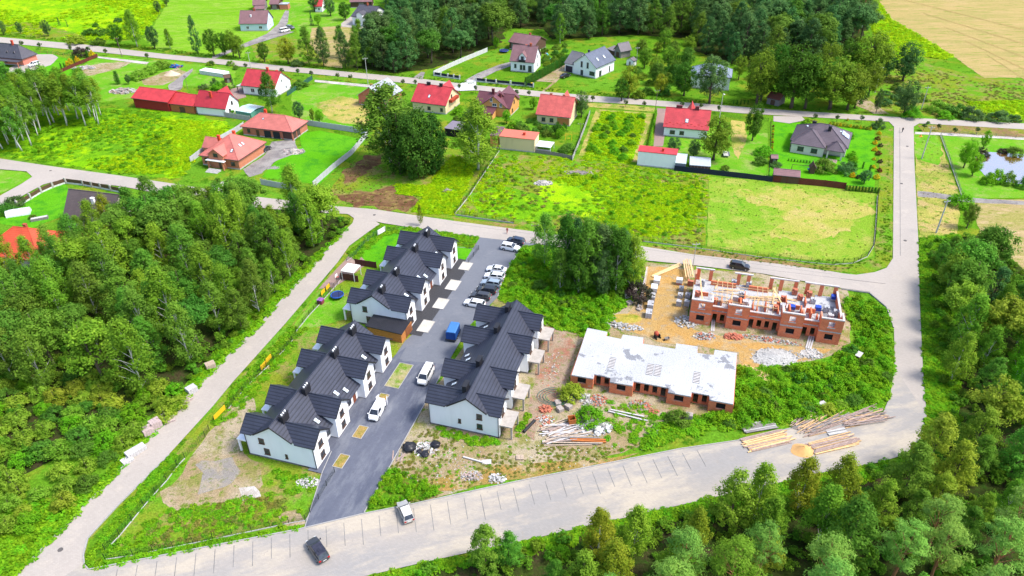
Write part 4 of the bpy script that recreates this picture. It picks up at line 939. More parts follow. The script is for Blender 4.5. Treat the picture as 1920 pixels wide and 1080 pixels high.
h = house('farmhouse', 'small white house with red roof half hidden by dark trees at the top', 'house', (588,12), (604,12), 3.0, 'gx', WHITE, REDT, depth=8, rise=3.2); wins(h, 'f', [(2,1,1,1.2)], frame=FRAMEW); chimney(h, h.w*.5, h.d*.5)
h = house('barn', 'long dark barn roof at the top edge beside the white house', 'barn', (655,4), (698,3), 3.0, 'gx', TIMBD, MAUVE, depth=9, rise=3); door(h.T, 'f', h.w*.5, 2.6, 2.4, (h.w, h.d), GREYW, 'barn_door')
h = house('detached_house', 'white house with steep grey roof behind the pale curved drive', 'house', (695,35), (731,21.5), 4.2, 'gy', WHITE, DKROOF, depth=11, rp=(712,12.5))
wins(h, 'l', [(h.d*.3,1,1,1.2),(h.d*.6,1,1,1.2)]); subroof(h, 'gx', -.6, 3, h.d*.4, h.d*.7, h.ze+1.6, h.ze+2.6, DKROOF, WHITE, z0=h.ze-.5); wins(h, 'f', [(h.w*.3,1,1,1.3)]); chimney(h, h.w*.5, h.d*.6)
h = house('detached_house', 'white house with bright red roof beside the mint greenhouse and a leaning tree', 'house', (451,160), (515,166.5), 3.4, 'gx', WHITE, REDT, e2=(541,148), rp=(463,128.5))
wins(h, 'f', [(h.w*.3,1.0,1.6,1.5), (h.w*.52,.3,1.8,2.2)], frame=FRAMEW); wins(h, 'r', [(h.d*.5,3.9,.8,1.2),(h.d*.7,1,.9,1.2)], frame=FRAMEW)
chimney(h, h.w*.62, h.d*.5, 1.1, mat=plain('red_chimney', (.5,.06,.03), .7)); chimney(h, h.w*.85, h.d*.6, .8, mat=MT['red_chimney']); MB().box(-3.2,-.2,.5,h.d*.6,2.5,2.7).build('porch_roof', CONC, h.T)
for y_ in (.7, h.d*.55): MB().box(-3.1,-2.9,y_-.1,y_+.1,0,2.5).build('porch_post', TIMBD, h.T)
h = house('long_barn', 'bright red roofed barn with red walls, tallest part of the long farm range', 'barn', (245,183.5), (314,192), 3.6, 'gx', plain('red_sheet_wall', (.30,.02,.025), .6), REDSH, depth=9.5, rp=(256,162.5), plinth=False)
door(h.T, 'l', h.d*.5, 3, 3, (h.w, h.d), TIMBD, 'barn_door'); h1 = h
h = house('shed', 'lower red roofed shed with orange boards joining barn and farmhouse', 'shed', (315.5,194), (362,199.2), 2.9, 'gx', plain('orange_boards', (.42,.14,.05), .7, var=.25, scale=3), REDSH, depth=8, rp=(327,173), plinth=False, oh=.3)
door(h.T, 'f', h.w*.5, 2.2, 2.0, (h.w, h.d), TIMBD, 'barn_door')
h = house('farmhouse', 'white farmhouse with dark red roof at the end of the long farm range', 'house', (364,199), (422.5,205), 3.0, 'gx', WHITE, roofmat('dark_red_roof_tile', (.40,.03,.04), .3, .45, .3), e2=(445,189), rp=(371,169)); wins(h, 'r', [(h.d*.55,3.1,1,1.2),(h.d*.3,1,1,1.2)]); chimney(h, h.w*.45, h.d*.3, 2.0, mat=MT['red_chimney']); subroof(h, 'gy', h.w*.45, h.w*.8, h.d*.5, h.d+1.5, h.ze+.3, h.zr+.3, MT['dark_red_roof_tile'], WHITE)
h = house('brick_bungalow', 'pink brick bungalow with hipped roof, two garage doors and corner porch', 'house', (450,237), (548,248), 3.0, 'hip', BRKV, REDO, e2=(577.5,227), rise=3.3); W9 = h
for u in (.5, .68): door(h.T, 'f', h.w*u, 2.5, 2.3, (h.w, h.d), NAVY, 'garage_door')
door(h.T, 'f', h.w*.3, 1.1, 2.2, (h.w, h.d), FRAMEB); wins(h, 'f', [(h.w*.12,1,1.1,1.3)]); chimney(h, h.w*.32, h.d*.62, 1.5, mat=plain('scarlet_chimney', (.62,.06,.02), .7)); skylight(h, h.w*.36, h.d*.3, .5, .8)
MB().box(h.w*.8,h.w+.02,-.02,h.d*.55,.36,2.7).build('porch_shade_block', plain('porch_shadow', (.09,.05,.04), .9), h.T)  # solid dark block, the shade of the open porch put into its colour
for y_ in (-.05, h.d*.25, h.d*.5): MB().box(h.w-.2,h.w+.15,y_-.15,y_+.2,0,2.9).build('porch_column', BRKV, h.T)
MB().box(h.w*.8-.2,h.w*.8+.15,-.2,.15,0,2.9).build('porch_column', BRKV, h.T)
h = house('brick_house', 'orange brick house with hipped roof, roof windows and arched entrance gable', 'house', (372.5,291), (446.7,301), 3.2, 'hip', BRKO, REDO, e2=(497.5,266), rise=4.6)
subroof(h, 'gy', h.w*.27, h.w*.66, -.9, h.d*.35, 4.4, 6.2, REDO, BRKO); subroof(h, 'gx', -4, 2, h.d*.45, h.d*.8, 3.0, 5.2, REDO, BRKO)
window(h.T, 'f', h.w*.465, 3.6, 1.5, 1.1, (h.w, h.d), FRAMEB, out=.9); MB().box(h.w*.22,h.w*.72,-2.0,-.95,2.6,2.75).build('canopy', FRAMEW, h.T); door(h.T, 'f', h.w*.55, 1.1, 2.1, (h.w, h.d), FRAMEB, out=.9); wins(h, 'f', [(h.w*.12,1,1.2,1.4),(h.w*.84,1,1.4,1.3)])
for x_ in (.27, .66): MB().box(h.w*x_-.2,h.w*x_+.2,-1.9,-1.5,0,2.6).build('porch_column', BRKO, h.T)
skylight(h, h.w*.12, 2.2); skylight(h, h.w*.76, 2.0); skylight(h, h.w*.8, h.d*.4); skylight(h, h.w*.8, h.d*.5); chimney(h, h.w*.3, h.d*.35, 1.8, mat=MT['scarlet_chimney']); chimney(h, h.w*.4, h.d*.75, 1.5, mat=MT['scarlet_chimney']); HB = h
for i in range(6): MB().box(h.w*.3,h.w*.62,-4.4+.35*i,-4.02+.35*i,0,.08+.07*i).build('entrance_step', CONC, h.T)
h = house('brick_barn', 'red brick barn with grey sheet roof behind the weeping birch', 'barn', (668,179), (720,188), 3.4, 'gy', BRKV, GREYM, e2=(749,168), rp=(708,163.5)); wins(h, 'f', [(h.w*.85,2.2,1,1.2)]); chimney(h, h.w*.35, h.d*.3, .8)
h = house('detached_house', 'cream house with bright red roof and red balcony behind the big dark tree', 'house', (770,190), (836,198.5), 3.3, 'gx', CREAM, REDT, e2=(857.5,176), rp=(777,156))
chimney(h, h.w*.3, h.d*.5, .8, 1.3, .6, DARKM); chimney(h, h.w*.68, h.d*.5, .8, 1.1, .6, DARKM); skylight(h, h.w*.45, h.d*.17); wins(h, 'f', [(h.w*.88,.9,1,1.2),(h.w*.5,.9,1.2,1.2)]); wins(h, 'r', [(h.d*.45,3.6,1,1.8)]); MB().box(h.w+.02,h.w+1.2,h.d*.25,h.d*.75,3.3,4.2).build('balcony', plain('red_brown_balcony', (.32,.04,.02), .6), h.T); subroof(h, 'gy', h.w*.5, h.w*.85, h.d*.5, h.d+1, h.ze+.8, h.zr-.1, REDT, CREAM)
h = house('detached_house', 'orange house with maroon roof and large front gable beside the road', 'house', (889,196), (957,204), 3.2, 'gx', ORANGEW, MAROON, e2=(973,186), rp=(891.5,170))
subroof(h, 'gy', h.w*.18, h.w*.92, -.5, h.d*.6, 3.6, h.zr+.5, MAROON, ORANGEW); subroof(h, 'gy', h.w*.35, h.w*.95, h.d*.4, h.d+2.5, h.ze+.3, h.zr+.5, MAROON, ORANGEW); subroof(h, 'shed', h.w*.05, h.w*.62, -4.2, -.6, 2.1, 3.3, MAROON, ORANGEW)
window(h.T, 'f', h.w*.48, 4.9, .9, 1.3, (h.w, h.d), FRAMEW, out=.5); window(h.T, 'f', h.w*.57, 3.45, 1.6, 1.0, (h.w, h.d), FRAMEW, out=.5); window(h.T, 'f', h.w*.76, 3.45, .9, 1.2, (h.w, h.d), FRAMEW, out=.5); chimney(h, h.w*.4, h.d*.45, 1.6, .9, .6, plain('maroon_chimney', (.13,.03,.035), .6)); chimney(h, h.w*.66, h.d*.25, 2.2, .9, .6, MT['maroon_chimney']); wins(h, 'r', [(h.d*.5,3.4,1,1.3),(h.d*.3,.9,1,1.3)])
h = house('detached_house', 'cream house with coral tile roof and open corner loggia', 'house', (1004,214), (1070,221), 3.2, 'gx', CREAM, REDL, e2=(1086,199), rp=(1012,176))
chimney(h, h.w*.28, h.d*.55, .8); chimney(h, h.w*.68, h.d*.55, .8); subroof(h, 'gy', h.w*.5, h.w*.8, h.d*.5, h.d+1, h.ze+.8, h.zr-.1, REDL, CREAM); wins(h, 'f', [(h.w*.2,.9,1.3,1.3),(h.w*.45,.9,1.3,1.3)]); MB().box(h.w*.62,h.w*.98,-.03,.02,.36,2.6).build('loggia', plain('loggia_orange', (.45,.17,.06), .8), h.T)
h = house('garage', 'cream garage block with coral sheet roof beside the white canopy', 'garage', (935.5,255), (1003,262), 4.3, 'shed', CREAM, ORSH, e2=(1016,250), rise=.3, oh=.15); MB().box(h.w*.62,h.w*.68,h.d*.4,h.d*.55,4.4,5.2).build('flue', MT['red_chimney'], h.T); door(h.T, 'b', h.w*.5, 2.6, 2.4, (h.w, h.d), NAVY, 'garage_door')
h = house('garage', 'orange garage with maroon roof between the birch and the cream garage', 'garage', (918,253.5), (934.5,255.2), 4.1, 'shed', ORANGEW, plain('maroon_sheet', (.14,.07,.08), .5), depth=7, rise=.3, oh=.12); door(h.T, 'b', h.w*.5, 2.2, 2.2, (h.w, h.d), NAVY, 'garage_door')
h = house('carport', 'dark open carport with sheet roof beside the big dark tree', 'carport', (832.5,240), (871,245.5), 2.6, 'shed', BLACKV, plain('grey_purple_sheet', (.19,.16,.19), .5), depth=6, rise=.25, oh=.2, plinth=False)  # solid black walls paint the shade under the open roof
for x_ in (.1, h.w*.5, h.w-.1): MB().box(x_-.1,x_+.1,-.12,-.01,0,2.5).build('carport_post', TIMBD, h.T)
h = house('detached_house', 'white house with mauve roof, front dormer and thuja hedge beside it', 'house', (955,114), (1002.5,118), 4.2, 'gx', WHITE, MAUVE, e2=(1017,104), rp=(961.7,83))
subroof(h, 'gy', h.w*.36, h.w*.64, .1, h.d*.42, h.ze+2.1, h.ze+3.6, MAUVE, WHITE, z0=h.ze-.3); window(h.T, 'f', h.w*.5, h.ze+.1, 1.2, 1.9, (h.w, h.d), FRAMED, out=-.1); wins(h, 'f', [(h.w*.2,1.5,.9,1.5),(h.w*.45,.9,1.0,1.9),(h.w*.58,.9,1.0,1.9),(h.w*.83,.4,1.4,2.3)], frame=FRAMED); MB().box(h.w*.36,h.w*.64,-.7,0,h.ze-.1,h.ze+.7).build('balcony', DARKM, h.T); chimney(h, h.w*.5, h.d*.6, .8); chimney(h, h.w*.72, h.d*.5, .9); wins(h, 'r', [(h.d*.5,4.7,.8,1.3),(h.d*.6,1.2,.9,1.3)], frame=FRAMED)
h = house('barn', 'brown roofed barn at the forest edge behind the white dormer house', 'barn', (952.5,78), (1003,86), 3.2, 'gx', TIMBD, MAUVE, depth=10, rp=(963,61)); MB().box(1,4,-.05,0,.1,2.6).build('barn_door', GREYW, h.T); chimney(h, h.w*.55, h.d*.6, .9)
h = house('modern_house', 'white modern house with slate blue gable roof and two roof windows', 'house', (1073,118), (1118,128), 4.3, 'gy', WHITE, BLUER, e2=(1155,112), rp=(1096.7,101.7))
wins(h, 'f', [(h.w*.36,3.4,.9,2.2),(h.w*.63,3.4,.9,2.2)], frame=FRAMED, mull=False); window(h.T, 'f', h.w*.84, 1.0, 2.4, 1.5, (h.w, h.d), FRAMED, mull=False); door(h.T, 'f', h.w*.38, 1.2, 2.2, (h.w, h.d), FRAMED); wins(h, 'r', [(h.d*.25,.2,1.6,2.2),(h.d*.75,.5,.7,2.2)], frame=FRAMED); skylight(h, h.w*.8, h.d*.3, 1.0, 1.6); skylight(h, h.w*.8, h.d*.65, 1.0, 1.6); chimney(h, h.w*.45, h.d*.25, 1.0, .7, .6, DARKM)
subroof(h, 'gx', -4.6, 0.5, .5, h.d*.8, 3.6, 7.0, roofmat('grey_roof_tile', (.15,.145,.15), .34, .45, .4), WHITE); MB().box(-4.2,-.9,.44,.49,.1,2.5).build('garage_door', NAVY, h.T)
h = house('timber_barn', 'weathered grey timber barn with lean-to behind the modern white house', 'barn', (1150,92), (1164,97.5), 2.8, 'gy', GREYW, plain('old_grey_roof', (.17,.15,.16), .8), e2=(1184,93), rp=(1156.7,81.7), plinth=False); subroof(h, 'shed', -5, -.2, 0, h.d*.7, 1.9, 2.6, plain('old_grey_roof', (.17,.15,.16), .8), TIMBD); door(h.T, 'f', h.w*.5, 2, 2.1, (h.w, h.d), TIMBD, 'barn_door')
h = house('garden_hut', 'small white garden hut with grey roof beside the timber barn', 'hut', (1174,112), (1188,115), 2.1, 'gy', WHITE, plain('old_grey_roof', (.17,.15,.16), .8), depth=2.6, rise=.9, oh=.15, plinth=False); door(h.T, 'f', h.w*.5, .8, 1.6, (h.w, h.d), GREYW)
h = house('detached_house', 'white house with blue grey hipped roof half hidden behind two garden trees', 'house', (1294,140), (1372,146), 5.0, 'hip', WHITE, plain('blue_grey_sheet', (.22,.26,.34), .5), depth=9.5, rise=3.0); wins(h, 'f', [(h.w*x_,z_,1.1,1.3) for x_ in (.15,.85) for z_ in (.9,3.2)], frame=FRAMEW)
h = house('detached_house', 'white house with bright red roof and two dark chimneys beside the paved red drive', 'house', (1243,237.5), (1329,245), 3.2, 'gx', WHITE, REDT, depth=11, rp=(1249.6,200.4))
chimney(h, h.w*.28, h.d*.52, .9, 1.9, .7, plain('maroon_chimney', (.13,.03,.035), .6)); chimney(h, h.w*.7, h.d*.5, .9, 1.3, .7, MT['maroon_chimney']); skylight(h, h.w*.5, h.d*.17, 1.0, 1.4); wins(h, 'f', [(h.w*.2,.9,1.6,1.2),(h.w*.42,.9,1.4,1.2)]); subroof(h, 'gy', h.w*.4, h.w*.72, h.d*.5, h.d+1.5, h.ze+.6, h.zr+.1, REDT, WHITE)
for k in range(12): MB().box(k*h.w/12+.2,k*h.w/12+.75,-.05,.1,0,.12).build('snow_guard', MT['red_chimney'], h.roof, loc=(0,.5+.45*(k%2),roofz(h, 1, .5+.45*(k%2))+.02))
h = house('garage', 'white garage block with red sheet roof below the red paved drive', 'garage', (1196,283), (1269.6,290.5), 4.6, 'shed', WHITE, REDSH, e2=(1273,281), rise=.3, oh=.12); MB().box(h.w*.6,h.w*.66,h.d*.3,h.d*.45,4.7,5.6).build('flue', MT['red_chimney'], h.T); door(h.T, 'b', h.w*.5, 2.6, 2.4, (h.w, h.d), NAVY, 'garage_door')
SHEET = plain('galvanised_sheet', (.50,.54,.58), .4, .2)
h = house('tin_shed', 'small tin roofed shed against the white garage block', 'shed', (1266,305), (1286.5,307), 2.3, 'shed', plain('blue_grey_boards', (.16,.18,.22), .7), SHEET, e2=(1290,291), rise=.35, oh=.1, plinth=False, gutter=False)
h = house('tin_shed', 'wider tin roofed animal shed standing alone above the navy fence', 'shed', (1293,309), (1333,312), 2.0, 'shed', TIMBD, SHEET, e2=(1334,298), rise=.4, oh=.1, plinth=False, gutter=False)
for x_ in range(6): MB().box(.3+x_*h.w/6,.4+x_*h.w/6,-.06,-.005,0,1.8).build('shed_post', WOODO, h.T)
h = house('bungalow', 'beige bungalow with plum hipped roof, solar panel and clipped garden', 'house', (1482,262), (1590,279), 3.0, 'hip', BEIGE, PURP, e2=(1584,247), rise=4.0)
subroof(h, 'hip', .3, h.w*.62, -2.8, h.d*.6, 3.0, 6.2, PURP, BEIGE); subroof(h, 'hip', h.w*.68, h.w*.97, -3.4, 1.5, 2.9, 4.9, PURP, None)
for x_ in (.7, .95): MB().box(h.w*x_-.2,h.w*x_+.2,-3.3,-2.9,0,2.9).build('porch_column', BEIGE, h.T)
for x_ in (.2, .45): window(h.T, 'f', h.w*x_, .9, 1.8, 1.4, (h.w, h.d), FRAMEB, out=2.8)
chimney(h, h.w*.62, h.d*.35, 1.3, .9, .6, DARKM); chimney(h, h.w*.3, h.d*.8, 1.2, 1.2, .7, DARKM); skylight(h, h.w*.2, h.d*.6); skylight(h, h.w*.82, h.d*.6, .7, 1.2)
MB().box(-1.3,1.3,-1.6,1.6,.05,.16).build('solar_panel', glassmat('solar_glass', (.30,.36,.45), .1), h.T, loc=(h.w*.92,h.d*.6,roofz(h,h.w*.92,h.d*.6)+.1), rot=(0,math.atan2(h.zr-h.ze,h.d/2+h.oh),0)); MB().box(-.06,-.005,-2,h.d,.1,2.8).build('peach_gable', PEACH, h.T)
for i in range(6): MB().box(h.w*.74,h.w*.9,-7.4+.6*i,-6.95+.6*i,0,.06+.07*i).build('garden_step', plain('pinkish_step', (.42,.30,.25), .8), h.T)
h = house('garden_shed', 'brown garden shed with mauve roof inside the brown fence', 'shed', (1450,327.5), (1501,332.5), 2.3, 'gx', TIMBD, MAUVE, depth=4, rise=1.0, oh=.25, plinth=False); door(h.T, 'r', h.d*.5, .9, 1.8, (h.w, h.d), TIMBD)
h = house('garden_shed', 'tiny brown roofed hut at the row of red flower shrubs', 'shed', (1446,297), (1460,297.5), 1.9, 'gx', TIMBD, MAUVE, depth=2, rise=.7, oh=.2, plinth=False); door(h.T, 'f', h.w*.5, .8, 1.5, (h.w, h.d), GREYW)
h = house('playhouse', 'wooden playhouse with swing frame on the bungalow lawn', 'playhouse', (1519,315), (1531,316), 1.9, 'gy', TIMBD, TIMBD, depth=2, rise=1.3, oh=.2, plinth=False); plank_obj('swing_bar', h.T, (-5,1,2), (0,1,2), .1, .1, TIMBD)
for x_ in (-5, -4.9): plank_obj('swing_leg', h.T, (x_, .3 if x_ == -5 else 1.7, 0), (-4.95, 1, 2), .1, .1, TIMBD)
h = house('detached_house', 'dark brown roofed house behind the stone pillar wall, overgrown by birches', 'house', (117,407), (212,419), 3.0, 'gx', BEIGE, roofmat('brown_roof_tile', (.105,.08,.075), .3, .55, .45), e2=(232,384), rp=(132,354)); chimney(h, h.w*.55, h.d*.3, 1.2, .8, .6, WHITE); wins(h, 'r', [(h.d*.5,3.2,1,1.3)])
h = house('detached_house', 'orange tile hipped roof house at the left edge among birches', 'house', (-45,478), (75,490), 3.2, 'hip', BEIGE, ORNG, depth=12, rise=4.6); skylight(h, h.w*.68, h.d*.25, .9, 1.3, GLASS); wins(h, 'f', [(h.w*.6,.9,1.4,1.4),(h.w*.85,.9,1.4,1.4)]); chimney(h, h.w*.55, h.d*.55, 1.0)
subroof(h, 'hip', h.w*.7, h.w*1.28, h.d*.45, h.d*1.05, 3.0, 5.8, ORNG, BEIGE); MB().box(-1.1,1.1,-1.3,1.3,.1,.2).build('solar_panel', glassmat('solar_glass', (.30,.36,.45), .1), h.T, loc=(h.w*1.02,h.d*.66,4.6), rot=(R(35),0,0))
h = house('wood_shelter', 'brown roofed woodshed under the lindens across the road', 'shed', (1437,182), (1462,188), 2.4, 'gx', GREYW, plain('rust_red_roof', (.20,.07,.05), .8), depth=5, rise=1.4, oh=.3, plinth=False); door(h.T, 'f', h.w*.5, 1.6, 1.8, (h.w, h.d), TIMBD, 'barn_door')
h = house('garden_shed', 'dark brown tool shed beside the row of white hotbeds', 'shed', (420,147), (434,145), 2.0, 'gx', TIMBD, TIMBD, depth=3, rise=.8, oh=.2, plinth=False); door(h.T, 'f', h.w*.5, .9, 1.6, (h.w, h.d), GREYW)
# ================================================================== VEHICLES
TYRE = plain('tyre_rubber', (.015,.015,.016), .9); RIM = plain('alloy_rim', (.45,.46,.48), .35, .6); CARGL = glassmat('car_glass', (.02,.025,.035), .05)
LAMPW = plain('headlight_glass', (.7,.72,.75), .15); LAMPR = plain('tail_light_red', (.45,.01,.01), .25); BLK = plain('black_plastic', (.02,.02,.022), .6); PLATE = plain('number_plate', (.75,.75,.72), .5)
def paint(name, c, metal=0):
    m = plain(name, c, .28, metal, .05, 1, .6); m.node_tree.nodes['Principled BSDF'].inputs['Coat Weight'].default_value = .6; return m
CARS = {  # length, width, height, belt, hood height, windscreen base x, roof front, roof rear, rear base (fractions of length from the rear), ground clearance
 'hatch': (4.15,1.76,1.50,.92,.86,.74,.56,.14,.03,.18), 'sedan': (4.65,1.82,1.45,.90,.84,.73,.57,.27,.13,.17), 'suv': (4.55,1.86,1.68,1.05,1.0,.75,.58,.10,.02,.22),
 'wagon': (4.65,1.82,1.50,.92,.86,.74,.58,.10,.02,.17), 'van': (4.4,1.83,1.86,1.12,1.05,.86,.70,.02,.01,.18), 'bus': (4.95,1.95,1.98,1.2,1.1,.88,.74,.03,.01,.2)}
def loft(rings, cap=True):
    n = len(rings[0]); v = [p for r in rings for p in r]; f = []
    for i in range(len(rings)-1):
        for k in range(n): f.append((i*n+k, i*n+(k+1)%n, (i+1)*n+(k+1)%n, (i+1)*n+k))
    f += [tuple(range(n))[::-1], tuple((len(rings)-1)*n+k for k in range(n))]
    return v, f
def car(label, style, pm, pc, hd, group='parked cars', roofm=None, cat='car', name='parked_car', open_doors=False):
    L, Wd, H, belt, hood, wb, rf, rr, rb, gc = CARS[style]; hw = Wd/2
    c = (G(*pc)); d = (G(*hd[1])-G(*hd[0])); yaw = math.atan2(d.y, d.x)
    zg = .19
    T = thing(name, label, cat, (c.x, c.y, zg), yaw, group)
    X = lambda f: (f-.5)*L
    st = [(0.0, .38, belt*.82, .80), (.02, gc+.08, belt*.95, .94), (.12, gc, belt, 1.0), (rb+.2, gc, belt, 1.0), (.5, gc, belt, 1.0), (wb, gc, belt*.98, 1.0), (.90, gc, hood*.94, .97), (.975, gc+.06, hood*.8, .86), (1.0, .36, hood*.66, .70)]
    rings = []
    for f, z0, z1, k in st:
        w = hw*k; x = X(f); zm = z0+(z1-z0)*.55
        rings.append([(x,-w*.9,z0),(x,w*.9,z0),(x,w,z0+.12),(x,w,zm),(x,w*.93,z1),(x,w*.5,z1+.035),(x,-w*.5,z1+.035),(x,-w*.93,z1),(x,-w,zm),(x,-w,z0+.12)])
    v, f = loft(rings); MB().add(v, f).build('body', pm, T, smooth=False)
    # glasshouse: glass sides, painted roof with pillars
    g = MB(); wt = hw*.74; wbm = hw*.93; q = [(X(rb),belt-.02),(X(rr),H-.05),(X(rf),H-.05),(X(wb),belt-.03)]
    rings = [[(X(rb),-wbm*.9,belt),(X(rb),wbm*.9,belt),(X(rb)+.02,wbm*.9,belt+.02),(X(rb)+.02,-wbm*.9,belt+.02)]]
    P = [(X(rb),-wbm*.88,belt-.02),(X(rb),wbm*.88,belt-.02),(X(wb),wbm,belt-.03),(X(wb),-wbm,belt-.03),(X(rr),-wt*.94,H-.05),(X(rr),wt*.94,H-.05),(X(rf),wt,H-.05),(X(rf),-wt,H-.05)]
    gl = MB().add(P, [(0,3,2,1),(4,5,6,7),(0,1,5,4),(1,2,6,5),(2,3,7,6),(3,0,4,7)]).build('glasshouse', CARGL, T)
    r = MB(); e = .03
    r.add([(X(rr)-.06,-wt*.94-e,H-.06),(X(rr)-.06,wt*.94+e,H-.06),(X(rf)+.05,wt+e,H-.06),(X(rf)+.05,-wt-e,H-.06),(X(rr),-wt*.8,H),(X(rr),wt*.8,H),(X(rf)-.05,wt*.85,H),(X(rf)-.05,-wt*.85,H)], [(0,3,2,1),(4,5,6,7),(0,1,5,4),(1,2,6,5),(2,3,7,6),(3,0,4,7)])
    r.build('roof', roofm or pm, T)
    for s in (-1, 1):
        m = MB()
        def bar(p, q_, w_=.05):
            p, q_ = Vector(p), Vector(q_); m.tube([p, q_], w_, 4)
        bar((X(rb),s*wbm*.88,belt), (X(rr),s*wt*.94,H-.05)); bar((X(wb),s*wbm,belt), (X(rf),s*wt,H-.05)); xm = X((rf+rr)/2); bar((xm,s*(wbm+.0),belt), (xm,s*(wt+.01),H-.05), .04)
        if style in ('van', 'bus', 'suv', 'wagon'):
            xm = X(rr+.2); bar((xm,s*wbm,belt), (xm,s*wt*.98,H-.05), .05)
        m.build('pillar', pm, T)
        if style == 'van': MB().add([(X(rb+.02),s*(wbm*.91),belt),(X(.5),s*(wbm+.02),belt),(X(.5),s*(wt+.03),H-.06),(X(rr),s*(wt*.94+.03),H-.06)], [(0,1,2,3)]).build('side_panel', pm, T)
        MB().box(X(wb)-.18,X(wb),min(s*hw,s*(hw+.2)),max(s*hw,s*(hw+.2)),belt,belt+.17).build('mirror', pm, T)
        MB().box(X(.962),X(.985),min(s*hw*.45,s*hw*.84),max(s*hw*.45,s*hw*.84),hood*.66,hood*.82).build('headlight', LAMPW, T)
        MB().box(X(-.004),X(.03),min(s*hw*.55,s*hw*.88),max(s*hw*.55,s*hw*.88),belt*.66,belt*.9).build('tail_light', LAMPR, T)
        for xf in (.19, .81):
            w = MB().tube([(X(xf),s*(hw-.2),.32),(X(xf),s*(hw+.015),.32)], .32, 16).build('wheel', TYRE, T)
            MB().tube([(X(xf),s*(hw+.0),.32),(X(xf),s*(hw+.025),.32)], .21, 12).build('rim', RIM, w)
            MB().tube([(X(xf),s*(hw-.25),.36),(X(xf),s*(hw+.004),.36)], .38, 16).build('wheel_arch', BLK, T)
    MB().box(X(-.004),X(.01),-.26,.26,.55,.66).build('number_plate', PLATE, T)
    MB().box(X(.96),X(1.004),-hw*.6,hw*.6,.35,.5).build('grille', BLK, T)
    if open_doors:
        for s in (-1, 1): MB().obox((X(0)-.42, s*(hw-.02), 1.0), .85, .06, 1.5, s*.25).build('rear_door', pm, T)
    return T
PW, PWS, PB, PBL, PG, PSB = paint('white_paint', (.78,.79,.80)), paint('warm_white_paint', (.78,.76,.72)), paint('black_paint', (.018,.018,.022)), paint('dark_blue_paint', (.02,.03,.06)), paint('grey_paint', (.16,.165,.17), .4), paint('silver_blue_paint', (.35,.42,.48), .3)
PBE = paint('champagne_paint', (.42,.40,.36), .3); PDG = paint('graphite_paint', (.045,.045,.05), .2)
car('graphite estate SUV with a dark glass roof on the pale front road', 'suv', PDG, (597,1037), ((613,1061),(582,1015)), 'cars', glassmat('glass_roof', (.025,.024,.035), .12), name='car')
car('champagne hatchback with white roof reversed against the kerb of the front road', 'hatch', PBE, (761,965), ((769,983),(754,947)), roofm=PWS)
car('white panel van with both rear doors open on the dark drive', 'van', PW, (708,777), ((718,757),(696,797)), 'parked vans', cat='van', name='parked_van', open_doors=True)
car('white minibus with front towards us beside the raw concrete terrace row', 'bus', PWS, (799,710), ((808,693),(790,727)), 'parked vans', cat='van', name='parked_van')
car('dark blue SUV nearest the crossing in the row of parked cars', 'suv', PBL, (967,457), ((983,460),(951,453)))
car('white hatchback beside the dark blue SUV at the drive entrance', 'suv', PW, (957,469), ((940,466),(975,472)))
car('white saloon with dark sunroof, topmost of the six cars parked side by side', 'sedan', PW, (931,510), ((951,513),(911,508)))
car('white estate car parked just below the white saloon with sunroof', 'wagon', PW, (927,523), ((947,526),(907,521)))
car('silver blue car between the white estate and the black cars', 'wagon', PSB, (921,536), ((939,539),(903,533)))
car('black car parked just below the silver blue one', 'wagon', PB, (912,549), ((933,552),(891,546)))
car('dark grey car parked between a black and a white car by the weeds', 'wagon', PDG, (901,560), ((919,563),(882,557)))
car('white car half covered by the graphite roof at the end of the parked row', 'wagon', PW, (890,574), ((905,577),(873,571)))
car('black SUV on the road behind the brick building shell', 'suv', PB, (1386,504), ((1368,501),(1404,507)), 'cars', name='car')
car('white SUV on the paved yard of the salmon house', 'suv', PW, (65,124), ((75,121),(53,127)))
car('white van on the grass beside the farm track', 'bus', PWS, (535,60), ((526,62),(545,58)), 'parked vans', cat='van', name='parked_van')
car('grey car behind the white van on the farm track', 'wagon', PG, (545,54), ((536,53),(552,56)))
car('black car on the sandy drive of the modern white house', 'sedan', PB, (1060,145), ((1051,147),(1069,142)))
car('dark car behind the orange brick house on the gravel yard', 'hatch', PDG, (499,283), ((492,287),(505,279)))
# blue covered trailer
c = G(850, 632); d = G(858, 612)-G(842, 648); T = thing('box_trailer', 'blue tarpaulin covered trailer beside the raw concrete terrace row', 'trailer', (c.x, c.y, .19), math.atan2(d.y, d.x))
BLUE, BLUEL = plain('blue_tarpaulin', (.008,.06,.27), .5, var=.2), plain('light_blue_tarpaulin', (.05,.17,.42), .5, var=.1)
MB().box(-1.75,1.75,-.98,.98,.5,2.15).build('cover', BLUE, T); MB().ext_x([(-1.0,2.15),(1.0,2.15),(.75,2.33),(-.75,2.33)], -1.77, 1.77).build('cover_top', BLUEL, T); MB().box(-2,2,-1.1,1.1,.38,.5).build('chassis', BLK, T); MB().box(1.95,3.2,-.06,.06,.4,.5).build('drawbar', BLK, T)
for x_ in (-.5, .4):
    for s in (-1, 1):
        w = MB().tube([(x_,s*.85,.3),(x_,s*1.08,.3)], .3, 14).build('wheel', TYRE, T); MB().tube([(x_,s*1.07,.3),(x_,s*1.09,.3)], .18, 10).build('rim', RIM, w)
c = G(1361, 292); T = thing('farm_trailer', 'grey flat farm trailer on the lawn beside the broad garden tree', 'trailer', (c.x, c.y, 0), R(80))
MB().box(-1.6,1.6,-.9,.9,.55,.7).build('bed', CONC, T); MB().box(-1.6,1.6,-.9,-.84,.7,1.05).box(-1.6,1.6,.84,.9,.7,1.05).build('side_board', plain('grey_board', (.28,.31,.34), .6), T)
